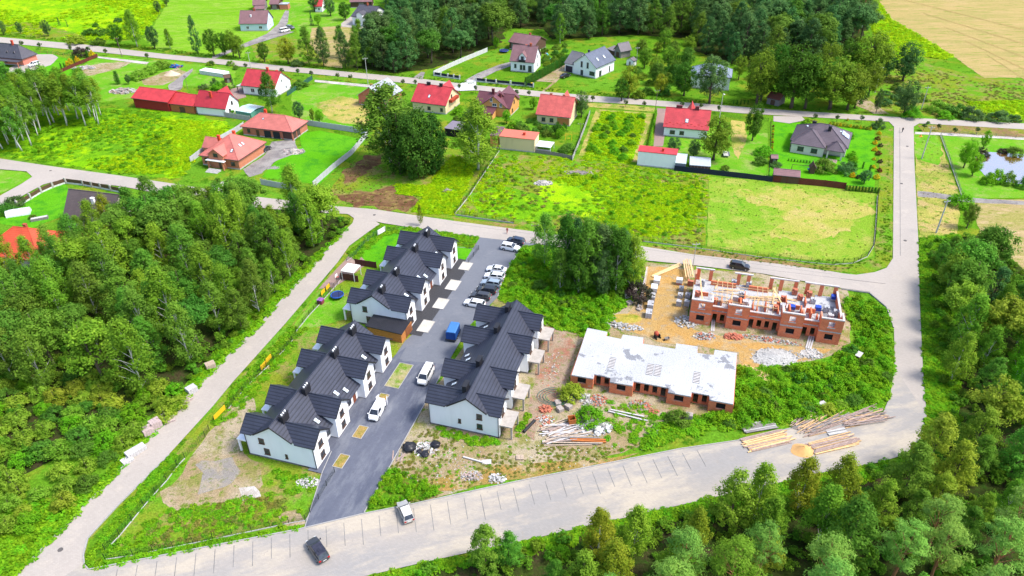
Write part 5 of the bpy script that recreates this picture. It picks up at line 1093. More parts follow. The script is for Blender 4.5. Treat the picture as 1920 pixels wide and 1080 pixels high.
for s in (-1, 1): MB().tube([(0,s*.92,.32),(0,s*1.1,.32)], .32, 14).build('wheel', TYRE, T)

# ================================================================== PEOPLE
def skin_person(label, px, top, trousers, pace=.25, yaw=0.0):
    P = {'pel':(0,0,.95,.15),'waist':(0,0,1.12,.14),'chest':(0,.01,1.35,.17),'neck':(0,.01,1.5,.06),'head':(0,.03,1.62,.1),'crown':(0,.02,1.74,.09)}
    for s, n in ((-1,'L'),(1,'R')):
        k = pace*s
        P.update({'hip'+n:(s*.1,0,.9,.1),'kn'+n:(s*.1,k*.6+.05,.5,.075),'an'+n:(s*.1,k,.09,.05),'to'+n:(s*.11,k+.16,.04,.045),'sh'+n:(s*.19,0,1.42,.075),'el'+n:(s*.24,-k*.5,1.16,.05),'wr'+n:(s*.23,-k*.7+.1,.94,.04),'ha'+n:(s*.22,-k*.8+.16,.86,.045)})
    E_ = [('pel','waist'),('waist','chest'),('chest','neck'),('neck','head'),('head','crown')]+[e for n in 'LR' for e in (('pel','hip'+n),('hip'+n,'kn'+n),('kn'+n,'an'+n),('an'+n,'to'+n),('chest','sh'+n),('sh'+n,'el'+n),('el'+n,'wr'+n),('wr'+n,'ha'+n))]
    K = list(P); me = bpy.data.meshes.new('person'); me.from_pydata([P[k][:3] for k in K], [(K.index(a), K.index(b)) for a, b in E_], [])
    c = G(*px); o = put('person', me, None, (c.x, c.y, .18), (0,0,yaw)); prop(o, label, 'person')
    m = o.modifiers.new('skin', 'SKIN'); sv_ = me.skin_vertices[0].data
    for i, k in enumerate(K): sv_[i].radius = (P[k][3], P[k][3])
    sv_[0].use_root = True; o.modifiers.new('sub', 'SUBSURF').levels = 1; o.modifiers['sub'].render_levels = 2
    m_, t, b = nodes('clothes_'+top[0]); z = N(t, 'ShaderNodeSeparateXYZ'); t.links.new(objc(t), z.inputs[0])
    def step(v): n = N(t, 'ShaderNodeMath', operation='GREATER_THAN'); n.inputs[1].default_value = v; t.links.new(z.outputs[2], n.inputs[0]); return n.outputs[0]
    o_ = mixc(t, step(1.0), trousers, top[1]); o_ = mixc(t, step(1.5), o_, (.5,.28,.18)); o_ = mixc(t, step(1.68), o_, (.03,.02,.015)); t.links.new(o_, b.inputs['Base Color']); b.inputs['Roughness'].default_value = .9; me.materials.append(m_)
    return o
skin_person('person in dark red clothes walking on the road above the drive entrance', (951,439), ('dark_red', (.22,.03,.04)), (.30,.06,.06), .22, R(20))
skin_person('person in dark clothes walking down the right road near the crossing', (1691,249), ('black', (.03,.03,.035)), (.06,.06,.07), .25, R(160))

# ================================================================== FENCES AND WALLS
def walk(pts, step):
    P = [G(x, y).to_2d() for x, y in pts]; out = []
    for a, b in zip(P[:-1], P[1:]):
        n = max(1, round((b-a).length/step)); out += [(a.lerp(b, i/n), a.lerp(b, (i+1)/n)) for i in range(n)]
    return out
def unit(key, f):
    if key not in WC: WC[key] = f()
    return WC[key]
def fence(name, label, pts, h, style, mat, pmat=None, step=2.5, cat='fence', base=None, group=None):
    segs = walk(pts, step); p0 = segs[0][0]; T = thing(name, label, cat, (p0.x, p0.y, 0), 0, group); pmat = pmat or mat
    def post_mesh():
        pw = {'mesh': .035, 'panel': .06, 'board': .07, 'stone': .24}[style]; return MB().box(-pw,pw,-pw,pw,0,h*(1.05 if style != 'stone' else 1.15)).mesh('post', pmat)
    pm = unit(('post', style, h, pmat.name), post_mesh)
    def panel_mesh():
        mb = MB()
        if style == 'mesh':
            for i in range(6): mb.box(0,1,-.008,.008,.12+i*(h-.15)/5,.135+i*(h-.15)/5)
            for i in range(12): mb.box(i/12,i/12+.006,-.006,.006,.1,h)
        elif style == 'panel':
            n = max(2, int(h/.45))
            for i in range(n): mb.box(.02,.98,-.03,.03,h*i/n+.01,h*(i+1)/n-.01)
        elif style == 'board':
            n = 5
            for i in range(n): mb.box(.02,.98,-.02,.02,.06+(h-.06)*i/n,.06+(h-.06)*(i+1)/n-.02)
        else:
            mb.box(.08,.92,-.03,.03,.5,h*.98)
        return mb.mesh('panel', mat)
    qm = unit(('panelm', style, h, mat.name), panel_mesh)
    nm = {'mesh': 'wire_panel', 'panel': 'panel', 'board': 'board_panel', 'stone': 'infill_panel'}[style]
    for i, (a, b) in enumerate(segs):
        d = b-a; L = d.length; rz = math.atan2(d.y, d.x)
        put('post', pm, T, (a.x-p0.x, a.y-p0.y, 0), (0,0,rz)); put(nm, qm, T, (a.x-p0.x, a.y-p0.y, 0), (0,0,rz), (L,1,1))
        if base: put('base_board', unit(('basem', base), lambda: MB().box(0,1,-.05,.05,-.05,base).mesh('base_board', CONC if style != 'stone' else pmat)), T, (a.x-p0.x, a.y-p0.y, 0), (0,0,rz), (L,1,1))
    b = segs[-1][1]; put('post', pm, T, (b.x-p0.x, b.y-p0.y, 0), (0,0,0)); return T
CONF = plain('grey_concrete_panel', (.46,.47,.49), .85, var=.12); BRF = plain('red_brown_fence', (.12,.025,.018), .7, var=.2); NVF = plain('navy_fence_sheet', (.012,.018,.045), .5, var=.2); GRF = plain('green_mesh_fence', (.03,.10,.07), .6)
STONE = brickmat('light_stone', (.42,.40,.37), (.36,.34,.31), (.28,.26,.24), 1.2); WHSTONE = brickmat('white_stone', (.62,.62,.61), (.54,.54,.53), (.4,.4,.4), 1.2); POSTD = plain('dark_green_post', (.012,.02,.016), .5)
fence('mesh_fence', 'dark mesh fence with concrete base along the left road beside the corner plot', [(198,1033),(225,1005),(248,977),(270,950),(292,925),(313,902),(333,875),(347,860)], 1.5, 'mesh', POSTD, base=.2)
fence('mesh_fence', 'dark mesh fence with concrete base along the front road beside the corner plot', [(198,1050),(250,1042),(325,1027),(400,1012),(472,997),(542,982),(573,977)], 1.4, 'mesh', POSTD, base=.2, step=2.6)
fence('mesh_fence', 'dark mesh fence between the corner plot and the dark drive', [(573,977),(582,962),(598,937),(613,912),(628,887)], 1.3, 'mesh', POSTD, base=.15)
fence('fence_gate', 'open dark mesh gate standing on the pale dirt beside the left road', [(347,860),(385,820),(393,808)], 1.4, 'mesh', POSTD, step=3.5, cat='gate')
fence('mesh_fence', 'dark mesh fence behind the first white terrace row', [(428,768),(440,752),(470,718),(500,690),(540,650),(556,628)], 1.3, 'mesh', POSTD, base=.15)
fence('mesh_fence', 'mesh fence with pale base beside the trampoline lawn', [(556,622),(580,592),(598,573),(627,540),(640,524)], 1.3, 'mesh', POSTD, base=.25)
fence('mesh_fence', 'green mesh fence round the small garden behind the second row', [(650,490),(668,478),(690,452),(712,436),(760,432)], 1.3, 'mesh', GRF, base=.15)
fence('mesh_fence', 'dark mesh fence round the square lawn at the drive entrance', [(858,464),(880,466),(898,469),(888,482),(878,494)], 1.3, 'mesh', POSTD, base=.15)
fence('mesh_fence', 'dark mesh fence with long concrete base beside the lime green lot', [(936,284),(905,330),(880,368),(852,403),(895,410),(930,415),(963,419)], 1.5, 'mesh', POSTD, base=.35)
fence('mesh_fence', 'long dark mesh fence curving round the dry mown lot', [(1205,453),(1280,462),(1350,472),(1420,482),(1500,491),(1560,497),(1600,494),(1626,482),(1638,462),(1642,420),(1645,368)], 1.5, 'mesh', POSTD, base=.2)
fence('panel_fence', 'grey concrete panel fence at the back of the bungalow lawn', [(577,235),(630,243),(690,252)], 1.9, 'panel', CONF, step=2.0)
fence('panel_fence', 'grey concrete panel fence running down the right side of the brick house lawn', [(690,254),(660,290),(625,318),(588,351)], 1.8, 'panel', CONF, step=2.0)
fence('panel_fence', 'grey concrete panel fence below the brick house lawn', [(490,346),(520,352),(556,357)], 1.8, 'panel', CONF, step=2.0)
fence('panel_fence', 'grey concrete panel fence between the brick houses and the lime meadow', [(358,305),(400,272),(440,250),(458,238)], 1.8, 'panel', CONF, step=2.0)
fence('panel_fence', 'old stained concrete panel wall below the long red farm range', [(315,205),(370,212),(420,219),(470,227)], 1.8, 'panel', plain('stained_concrete', (.38,.36,.35), .9, var=.35), step=2.0)
fence('sheet_fence', 'navy sheet fence below the tin sheds', [(1264,320),(1330,327),(1400,335),(1447,341)], 1.6, 'panel', NVF)
fence('board_fence', 'red brown board fence below the bungalow garden', [(1449,341),(1500,346),(1545,350),(1584,355)], 2.0, 'board', BRF, step=3)
fence('board_fence', 'red brown sheet fence beside the salmon house garden', [(86,148),(120,134),(150,121),(183,107)], 1.4, 'board', BRF, step=2.5)
fence('board_fence', 'short red brown board screen beside the white pergola, nearer the road', [(640,524),(655,526),(672,529)], 1.7, 'board', plain('brown_wicker_screen', (.11,.04,.03), .8, var=.3, scale=4), step=2)
fence('board_fence', 'longer brown wicker screen above the white pergola', [(667,497),(680,499),(694,501),(706,503)], 1.7, 'board', MT['brown_wicker_screen'], step=2)
fence('mesh_fence', 'green mesh fence beside the white house with red roof', [(539,180),(560,166),(586,149)], 1.6, 'panel', GRF, step=2.5)
fence('pillar_fence', 'white stone pillar fence with navy panels left of the entry', [(814,142),(840,146),(862,149)], 1.5, 'stone', NVF, WHSTONE, step=3.2, base=.5)
fence('pillar_fence', 'white stone pillar fence with navy panels right of the entry', [(892,153),(930,157),(985,162),(1000,164)], 1.5, 'stone', NVF, WHSTONE, step=5, base=.5)
fence('panel_fence', 'pale concrete wall beside the drive at the forest edge', [(814,141),(845,126),(880,111),(914,97)], 1.8, 'panel', plain('pale_wall_panel', (.5,.5,.49), .9), step=2.5)
fence('pillar_fence', 'stone pillar wall with brown infill round the corner garden', [(34,388),(58,374),(78,362),(100,352),(124,344),(157,348),(190,354),(228,362)], 1.6, 'stone', FRAMEB, STONE, step=4.2, base=.5)
fence('panel_fence', 'grey wall between the coral roof garden and the mown strip', [(1073,302),(1085,272),(1100,232),(1106,214)], 1.5, 'panel', plain('grey_wall_panel', (.34,.33,.32), .9, var=.2), step=2.5)
fence('board_fence', 'low grey board fence beside the white canopy', [(1004,287),(1040,292),(1073,299)], 1.2, 'board', GREYW, step=2.5)
fence('post_fence', 'wire fence with wooden posts between dry strip and pond garden', [(1763,254),(1776,290),(1790,330),(1803,368)], 1.2, 'mesh', GREYW, step=2.5, base=.2)
fence('post_fence', 'low wire fence along the pond garden below the top road', [(1766,250),(1830,254),(1960,263)], 1.1, 'mesh', GREYW, step=2.8)
fence('mesh_fence', 'dark fence with brick posts in front of the salmon house', [(50,100),(90,100),(150,108),(184,106)], 1.2, 'mesh', DARKM, BRKV, step=3)
fence('mesh_fence', 'dark fence in front of the red roofed house with two chimneys', [(1332,218),(1370,222),(1440,228)], 1.2, 'mesh', DARKM, step=3)
fence('mesh_fence', 'thin dark fence along the lawn left of the flower shrubs', [(1445,230),(1444,270),(1443,300),(1441,335)], 1.2, 'mesh', DARKM, step=3)
# ================================================================== POLES AND LAMPS
CONP = plain('concrete_pole', (.42,.41,.39), .9); WOODP = plain('wooden_pole', (.16,.12,.09), .9)
def pole(label, b, top, r=.16, mat=CONP, arm=None):
    p = G(*b); z = max(5.0, min(11.0, zat(p.x, p.y, top))); T = thing('utility_pole', label, 'pole', p, R(random.uniform(-20, 20)), 'utility poles')
    MB().tube([(0,0,0),(0,0,z)], [r, r*.65], 8).build('shaft', mat, T)
    if arm == 'lamp':
        MB().tube([(0,0,z-.3),(0,-.6,z+.1),(0,-1.3,z+.15)], .05, 6).build('arm', mat, T); MB().box(-.18,.18,-1.9,-1.2,z+.08,z+.22).build('lamp_head', FRAMEW, T)
    else:
        MB().box(-.9,.9,-.06,.06,z-.5,z-.38).build('cross_arm', mat, T)
        for x_ in (-.8, 0, .8): MB().tube([(x_,0,z-.38),(x_,0,z-.15)], .05, 6).build('insulator', FRAMEW, T)
pole('concrete pole standing alone in the dry strip beside the right road', (1728,298), 237, .2)
pole('concrete pole in the dry strip above the roadside thicket', (1755,437), 375, .2)
pole('concrete pole at the edge of the dark trees by the stubble field', (1640,174), 125)
pole('pale concrete pole among the bushes past the crossing', (1727,206), 162)
pole('wooden pole beside the top road left of the bushes', (229,107), 70, .13, WOODP)
pole('wooden pole at the corner of the salmon house garden', (84,148), 117, .13, WOODP)
pole('lamp pole beside the road right of the red roof with two chimneys', (1349,221), 175, .14, CONP, 'lamp')
pole('slim pole beside the red paved drive', (1229,205), 168, .1, WOODP)
pole('pale pole beside the grey roofed brick barn', (690,157), 108, .13)
pole('grey twin pole beside the road behind the red roofed white house', (471,130), 97, .13)
pole('grey pole at the corner of the brick building shell', (1299,500), 455, .1)
pole('thin pole behind the grey wall near the coral roof', (1087,272), 230, .1, WOODP)
pole('slim pole at the entry of the white pillar fence', (894,169), 140, .1)
pole('slim pole in the middle of the farm yard', (352,166), 142, .08, WOODP)
pole('grey pole in the yard of the modern house near the hut', (1193,122), 88, .1)
pole('pole at the crossing end of the lime lot', (1003,455), 420, .1, WOODP)

# ================================================================== BUILDING MATERIALS AND YARD THINGS
PALW = plain('pallet_wood', (.42,.33,.25), .9, var=.25, scale=4); BLKG = plain('grey_block', (.40,.40,.41), .9, var=.2, scale=3); BRKP = plain('brick_stack_red', (.46,.15,.09), .9, var=.3, scale=4); PAVP = plain('pink_paver', (.42,.33,.31), .9, var=.25, scale=4); PAVG = plain('pale_paver', (.48,.46,.45), .9, var=.2, scale=4); WRAPB = plain('blue_wrap', (.02,.06,.36), .4, var=.2); WRAPW = plain('white_wrap', (.66,.68,.70), .4, var=.1)
def stack(label, px, rz, n, size, mat, z=0.0, group='pallets of building blocks', pallet=True, top=None, name='block_pallet', cat='pallet', xy=None):
    c = xy if xy is not None else G(*px, z); sx, sy, sz = size
    T = thing(name, label, cat, (c.x, c.y, z+.02), rz, group)
    key = ('pal', sx, sy)
    if pallet:
        def pm():
            mb = MB()
            for i in range(3): mb.box(-sx/2+i*(sx-.1)/2,-sx/2+i*(sx-.1)/2+.1,-sy/2,sy/2,0,.1)
            for i in range(6): mb.box(-sx/2,sx/2,-sy/2+i*(sy-.1)/5,-sy/2+i*(sy-.1)/5+.1,.1,.14)
            return mb.mesh('pallet_deck', PALW)
        put('pallet_deck', unit(key, pm), T)
    def bm():
        mb = MB(); nx, ny, nz = n; r = random.Random(str(n)+mat.name)
        for k in range(nz):
            for i in range(nx):
                for j in range(ny):
                    if k == nz-1 and r.random() < .12: continue
                    e = .012; dx, dy = r.uniform(-.012,.012), r.uniform(-.012,.012)
                    mb.box(-sx/2+sx*i/nx+e+dx,-sx/2+sx*(i+1)/nx-e+dx,-sy/2+sy*j/ny+e+dy,-sy/2+sy*(j+1)/ny-e+dy,.15+sz*k/nz+.004,.15+sz*(k+1)/nz-.004)
        return mb.mesh('block_load', mat)
    o = put('block_load', unit(('load', n, size, mat.name), bm), T); o['kind'] = 'stuff'
    if top is not None: MB().box(-sx/2-.03,sx/2+.03,-sy/2-.03,sy/2+.03,.15+sz*.35,.2+sz).build('wrapping', top, T)
    return T
rD = DR
for k, (x, y, lab, top) in enumerate([(1231,531,'topmost',WRAPW), (1226,546,'second from the top',WRAPW), (1222,562,'third from the top',None), (1219,577,'fourth from the top',None), (1216,593,'lowest',None)]):
    stack('grey block pallet on the sand, %s of the long row of five' % lab, (x, y), R(76), (4,3,4), (1.9,1.3,1.15), BLKG, top=top)
stack('grey block pallet left of the brick shell, nearest its corner', (1287,573), rD, (3,3,4), (1.1,1.1,1.2), BLKG); stack('grey block pallet beside the one at the corner of the brick shell', (1272,573), rD, (3,3,4), (1.1,1.1,1.2), BLKG)
stack('grey block pallet left of the brick shell, in the middle of the pair row', (1289,558), rD, (3,3,3), (1.1,1.1,.9), BLKG); stack('grey block pallet left of the brick shell, behind the pair', (1275,558), rD, (3,3,3), (1.1,1.1,.9), BLKG)
stack('grey block pallet standing alone between sand and brick pallets', (1277,545), rD, (3,3,3), (1,1,.9), BLKG); stack('red brick pallet with printed white cover beside the sand track', (1273,533), rD, (4,3,4), (1.3,1.1,1.3), BRKP, top=WRAPW); stack('red brick pallet against the left wall of the brick shell', (1294,535), rD, (4,3,4), (1.3,1.1,1.2), BRKP)
for k, (x, y, mat, s) in enumerate([(1484,582,WRAPB,1), (1532,585,WRAPB,1), (1562,563,WRAPB,1), (1548,585,None,BLKG), (1523,568,None,BLKG), (1489,552,None,BRKP), (1499,562,None,BRKP), (1516,557,None,BRKP), (1468,565,None,BRKP), (1466,580,None,BLKG), (1453,582,None,BRKP), (1566,592,None,BLKG), (1556,598,None,PAVG), (1316,535,None,BLKG), (1307,555,None,BRKP), (1378,565,None,PAVG), (1396,572,None,PAVG), (1340,570,None,BRKP), (1390,556,None,BLKG), (1375,535,None,BLKG), (1403,537,None,BLKG)]):
    nm = ['blue wrapped block pallet behind the third bay front','blue wrapped block pallet left of the grey ones','blue wrapped block pallet in the far corner of the end room','grey block pallet in the middle of the end room','pale grey block pallet behind the party wall','red brick pallet nearest the back wall gap','red brick pallet in front of the gap one','red brick pallet beside the pale grey block pallet','red brick pallet near the loose boards','grey block pallet beside the third bay','red brick pallet left of the third bay','grey block pallet at the end wall','pale block pallet behind the end bay','grey block pallet behind the left bay wall','red brick pallet in the first room','pale block pallet behind the second bay','pale block pallet right behind the second bay','red brick pallet by the first formwork','grey block pallet behind the second bay stair','grey block pallet left of the back opening','grey block pallet right of the back opening'][k]
    m_ = s if mat is None else BLKG
    stack(nm+' on the upper floor', (x, y), rD, (3,3,3), (1.05,1.0,1.0+.2*(k%2)), m_, z=3.0, top=mat, group='pallets on the upper floor')
for k, (x, y, mat, sz, rz, lab) in enumerate([(279,815,PAVP,1.1,R(50),'tall pink paver stack beside the orange weeds on the left road'), (294,802,PAVP,1.2,R(50),'leaning pink paver stack next to the tall one on the left road'), (249,855,PAVG,.7,R(50),'pale paver stack at the lower end of the left road row'), (264,845,PAVG,.6,R(50),'wide pale paver stack beside the lowest one on the left road'), (240,866,PAVG,.35,R(50),'low grey paver stack at the very end of the left road row'), (305,786,PAVP,.3,R(50),'flat pallet in the weeds behind the left road stacks'), (319,789,PAVP,.25,R(30),'flat pallet lying on the left road beside the paver stacks'), (361,736,PAVG,.9,R(50),'pale paver stack standing alone further up the left road'), (351,751,PAVP,.3,R(50),'low board pallet just below the lone paver stack'), (396,690,PALW,.8,R(35),'pallet stack leaning in the verge of the left road')]):
    stack(lab, (x, y), rz, (4,3,5), (1.75,1.45,sz*1.3), mat, group='paver stacks along the left road')
for k, (x, y, sz, lab) in enumerate([(1176,560,1.3,'tall pallet stack under the dark red shrub'), (1188,553,1.5,'taller grey pallet stack beside the dark red shrub'), (1180,570,.5,'low pallet stack in front of the tall ones by the red shrub'), (1199,581,.3,'flat pallet on the sand left of the grey block row'), (1158,573,.4,'pallet heap in the weeds below the tall stacks'), (1130,582,.35,'broken pallet in the grass left of the pallet heap'), (1092,612,.2,'single pallet lying by the slab building corner'), (1046,758,.5,'pallet leaning at the hose coil'), (1050,770,.6,'pallet stack tilted beside the iron bin'), (1066,766,.7,'grey crate pallet right of the tilted pallet stack'), (1070,752,.5,'crate pallet under the bush by the slab building'), (1291,787,1.2,'tall pallet stack standing in front of the slab building'), (975,859,.15,'white pallet lying flat in the dirt below the third row')]):
    stack(lab, (x, y), R(15*k), (5,1,6 if sz > .6 else 3), (1.2,1.0,sz), plain('grey_pallet_wood', (.36,.31,.28), .9, var=.3, scale=4) if k != 12 else PALW, group='loose pallets')
# timber piles: every board its own part
def pile(name, label, a, b, n, w, spread, mats, layers=3, jitter=.15, L=None, z=.18, t=.06, cat='timber pile', ang=.03):
    A_, B_ = G(*a), G(*b); d = B_-A_; L = L or d.length; yaw = math.atan2(d.y, d.x); T = thing(name, label, cat, (A_.x, A_.y, 0), yaw, 'timber piles'); r = random.Random(label)
    per = max(1, n//layers)
    for i in range(n):
        k = i//per; y = (i%per)/max(1, per-1)*spread-spread/2 if per > 1 else 0
        a_ = r.uniform(-ang, ang); l_ = L*r.uniform(1-jitter, 1); x0 = r.uniform(0, L*jitter); z0 = z+(t+.01)*k+r.uniform(0, .01)
        plank_obj('board', T, (x0, y, z0), (x0+l_*math.cos(a_), y+l_*math.sin(a_), z0), w, t, r.choice(mats))
    return T
pile('board_pile', 'fresh yellow board pile at the right end of the slab building', (1388,690), (1456,722), 30, .22, 2.6, [TIMB, TIMB, WOOD], 3, .08, z=.1)
pile('board_pile', 'yellow and brown board pile on the front road, nearest the grey slats', (1392,838), (1474,818), 36, .2, 3.0, [TIMB, WOODO, WOODO, WOOD], 3, .12)
pile('board_pile', 'long board pile beside the orange sand heap on the front road', (1516,845), (1600,824), 30, .2, 2.4, [TIMB, WOODO, WOOD, WOODO], 3, .14)
pile('grey_slat_pile', 'weathered grey slats stacked in the weeds at the road edge', (1391,807), (1452,796), 18, .2, 1.8, [CONC, GREYW], 2, .05, z=.2)
pile('pole_heap', 'loose heap of thin props at the edge of the front road, left part', (1490,812), (1570,776), 42, .12, 3.6, [WOODO, WOODO, GREYW, WOODO, WOOD], 3, .25, t=.1, ang=.22)
pile('pole_heap', 'loose heap of reddish props at the road bend, right part', (1575,795), (1650,775), 40, .12, 2.6, [WOODO, WOODO, GREYW, WOOD], 3, .25, t=.1, ang=.16)
pile('slab_pair', 'two pale concrete lintels lying on the front road between timber piles', (1550,814), (1586,808), 2, .5, .7, [CONC], 1, .02, t=.18, cat='lintels')
pile('plank_pair', 'pair of long pale planks lying in the grass before the slab building', (1140,771), (1209,787), 4, .25, .5, [PALW, PAVG], 2, .1, z=.15, t=.1, cat='planks')
pile('plank_heap', 'tangled heap of grey planks and boards below the iron bin', (1010,820), (1100,803), 44, .22, 4.2, [GREYW, PALW, WOODO, PAVG], 4, .35, z=.1, t=.09, ang=.35, cat='plank heap')
pile('steel_beam', 'rusty orange beam lying below the plank heap', (1068,826), (1135,828), 2, .3, .3, [plain('rust_orange', (.42,.13,.03), .8)], 1, .02, z=.1, t=.25, cat='beam')
pile('plank_heap', 'grey brick rubble boards before the sand yard in the weeds', (1100,600), (1140,590), 14, .2, 2, [GREYW, PALW], 2, .4, z=.1, ang=.5, cat='plank heap')
pile('scaffold_poles', 'long white poles lying at the edge of the thicket by the sand track', (1199,582), (1213,505), 4, .14, .8, [PAVG, PALW], 1, .04, z=.6, t=.12, cat='poles')
pile('board_pile', 'long boards laid along the sand track gate at the road', (1222,520), (1276,497), 4, .3, .6, [TIMB], 1, .04, z=.2, cat='boards')
pile('board_pile', 'tall light boards leaning at the back left corner of the brick shell', (1292,530), (1285,497), 9, .25, 1.6, [TIMB, WOOD], 2, .1, z=1.3, cat='boards')
pile('plank_pair', 'short boards in front of the left brick bay', (1336,622), (1338,600), 2, .3, .4, [PAVG], 1, .02, z=.1, cat='planks')
pile('plank_pair', 'plank ramp leading into the last entrance of the brick shell', (1515,655), (1521,632), 3, .3, .8, [PAVG], 1, .02, z=.15, cat='planks')
pile('plank_pair', 'red ended pole in the rubbish ground below the third row', (868,858), (905,868), 1, .25, 0, [PAVG], 1, .01, z=.1, t=.2, cat='pole')
pile('plank_heap', 'broken boards leaning at the drive edge', (742,868), (752,850), 6, .2, 1.4, [GREYW, WOODO], 2, .2, z=.1, ang=.5, cat='plank heap')
# heaps: rubble as real lumps
def heap(name, label, px, rx, ry, hgt, mats, n, size, cat='heap', z=0.0, rz=0, mound=None):
    c = G(*px); T = thing(name, label, cat, (c.x, c.y, z), rz, 'heaps on the building site'); r = random.Random(label); mb = MB()
    if mound is not None:
        m = MB(); K, A_ = 7, 22; rows = []
        for k in range(K+1):
            q = k/K
            for i in range(A_):
                a = 6.283*i/A_; w = 1+.18*mnoise.noise(Vector((math.cos(a)*1.3, math.sin(a)*1.3, hgt)))
                m.v.append((math.cos(a)*rx*q*w, math.sin(a)*ry*q*w, max(-.02, hgt*(1-q)**1.2*(1+.15*r.random())-.02)))
        for k in range(K):
            for i in range(A_): m.f.append((k*A_+i,(k+1)*A_+i,(k+1)*A_+(i+1)%A_,k*A_+(i+1)%A_)); m.m.append(0)
        m.build('mound', mound, T, smooth=True)
    for i in range(n):
        a = r.random()*6.283; q = math.sqrt(r.random()); x, y = math.cos(a)*rx*q, math.sin(a)*ry*q; s = size*r.uniform(.4, 1.3)
        mb.mi = r.randrange(len(mats)); mb.obox((x, y, max(.02, hgt*(1-q)*r.random()+s*.15)), s, s*r.uniform(.4,.9), s*r.uniform(.25,.7), r.random()*3, r.uniform(-.5,.5))
    if n: o = mb.build('rubble', mats, T); o['kind'] = 'stuff'
    return T
WHR, RDR, GRR = plain('white_rubble', (.44,.43,.41), .95, var=.3), plain('red_rubble', (.42,.14,.085), .95, var=.35), plain('grey_rubble', (.28,.27,.25), .95, var=.3)
heap('rubble_heap', 'wide white rubble heap before the right end of the brick shell', (1455,671), 5.2, 3.2, .8, [WHR, WHR, GRR], 420, .26, mound=plain('pale_rubble_bed', (.38,.37,.35), .95, var=.4, scale=3))
heap('rubble_heap', 'grey gravel heap beside the white rubble under the end bay', (1520,664), 2.6, 1.8, .4, [GRR, WHR], 120, .35, mound=M_palegr)
heap('brick_heap', 'red brick heap before the second bay of the brick shell', (1375,632), 1.9, 1.1, .9, [RDR, BRKP], 150, .45, 'brick heap')
heap('brick_heap', 'pinkish rubble heap before the left bay of the brick shell', (1321,631), 2.2, 1.3, .6, [RDR, GRR, WHR], 140, .4, 'brick heap')
heap('rubble_heap', 'white rubble spill left of the brick shell', (1287,604), 2.6, 2.2, .6, [WHR, GRR, WHR], 170, .4)
heap('rubble_heap', 'grey rubble strip along the foot of the brick shell', (1440,637), 6.5, .9, .4, [GRR, WHR, RDR], 220, .35, rz=rD)
heap('rubble_heap', 'pale rubble and sheets behind the slab building', (1155,610), 5.5, 1.4, .5, [WHR, GRR, WHR], 200, .45, rz=rD)
heap('rubble_heap', 'grey brick rubble strip before the left wing of the slab building', (1097,750), 1.2, 2.0, .4, [GRR, WHR], 90, .35)
heap('brick_heap', 'red brick rubble before the second wing of the slab building', (1123,752), 1.5, 1.6, .4, [RDR, RDR, GRR], 100, .35, 'brick heap')
heap('brick_heap', 'pink brick rubble before the slab building doorways', (1200,760), 2.5, 1.3, .3, [RDR, GRR], 110, .3, 'brick heap')
heap('brick_heap', 'orange broken brick spot before the slab building', (1225,772), .9, .7, .35, [RDR], 50, .35, 'brick heap')
heap('brick_heap', 'orange red brick pile beside the black pipe', (1022,768), 1.3, 1.0, .6, [RDR], 80, .4, 'brick heap')
heap('brick_heap', 'red brick scatter strip right of the raw concrete row', (1035,690), 1.6, 5.5, .2, [RDR, RDR, WHR, GRR], 150, .22, 'brick heap', rz=R(-16))
heap('brick_heap', 'red brick scatter on the dirt beside the plank heap', (1022,790), 1.8, 1.6, .2, [RDR, WHR], 110, .3, 'brick heap')
heap('sand_heap', 'orange sand heap beside the timber on the front road', (1504,846), 1.9, 1.6, 1.0, [WHR], 0, .1, 'sand heap', z=.18, mound=plain('orange_sand_pile', (.60,.34,.13), .95))
heap('sand_heap', 'yellow sand heap in the weeds left of the grey block row', (1176,598), 4.2, 2.0, .6, [WHR], 0, .1, 'sand heap', mound=groundmat('weedy_sand', [(.42,.30,.07), (.33,.28,.05), (.16,.20,.02)], .3, .8, 5))
heap('gravel_heap', 'pale gravel heap in the middle of the lime lot', (1019,344), 2.8, 1.6, 1.1, [WHR, GRR], 120, .4, 'gravel heap', mound=M_palegr)
heap('brush_heap', 'grey brush heap at the back of the lime lot', (1088,325), 5, 1.6, .7, [GREYW, WOODO], 120, .5, 'brush heap', mound=M_gravel)
heap('earth_heap', 'stony earth heap on the brick house lawn', (551,285), 3.6, 2.3, 1.2, [GRR, PAVP], 160, .5, 'earth heap', mound=M_palegr)
heap('gravel_heap', 'grey gravel patch heap beside the brick house drive', (512,315), 2.4, 1.2, .3, [GRR], 40, .3, 'gravel heap', mound=M_gravel)
heap('sand_heap', 'pale sand heap in the farm yard beside blue tarpaulin', (322,140), 3.4, 2.4, 1.7, [WHR], 0, .1, 'sand heap', mound=plain('pale_sand_pile', (.55,.42,.30), .95))
heap('rubble_heap', 'stone rubble heap beside the red brown fence', (158,128), 5, 2.2, .9, [GRR, PAVP, WHR], 160, .7, mound=M_gravel)
heap('scrap_heap', 'colourful scrap heap at the left end of the red barn', (232,172), 5, 3.0, 1.2, [GRR, PAVP, WHR, WOODO], 120, 1.1, 'scrap heap')
heap('scrap_heap', 'blue tarpaulin and scrap heap at the farm yard hedge', (330,126), 3, 1.6, 1.2, [BLUEL, BRKP, BLUE], 70, .9, 'scrap heap')
heap('rubbish_heap', 'white rubbish heap between black bags below the third row', (797,842), 2.2, 1.6, .6, [WHR, WHR, GRR, WRAPW, PAVP], 190, .32, 'rubbish heap')
heap('rubbish_heap', 'mixed rubbish heap near the front road kerb with grey tubes', (884,894), 1.9, 1.1, .5, [GRR, PAVP, WHR, WOODO], 120, .3, 'rubbish heap')
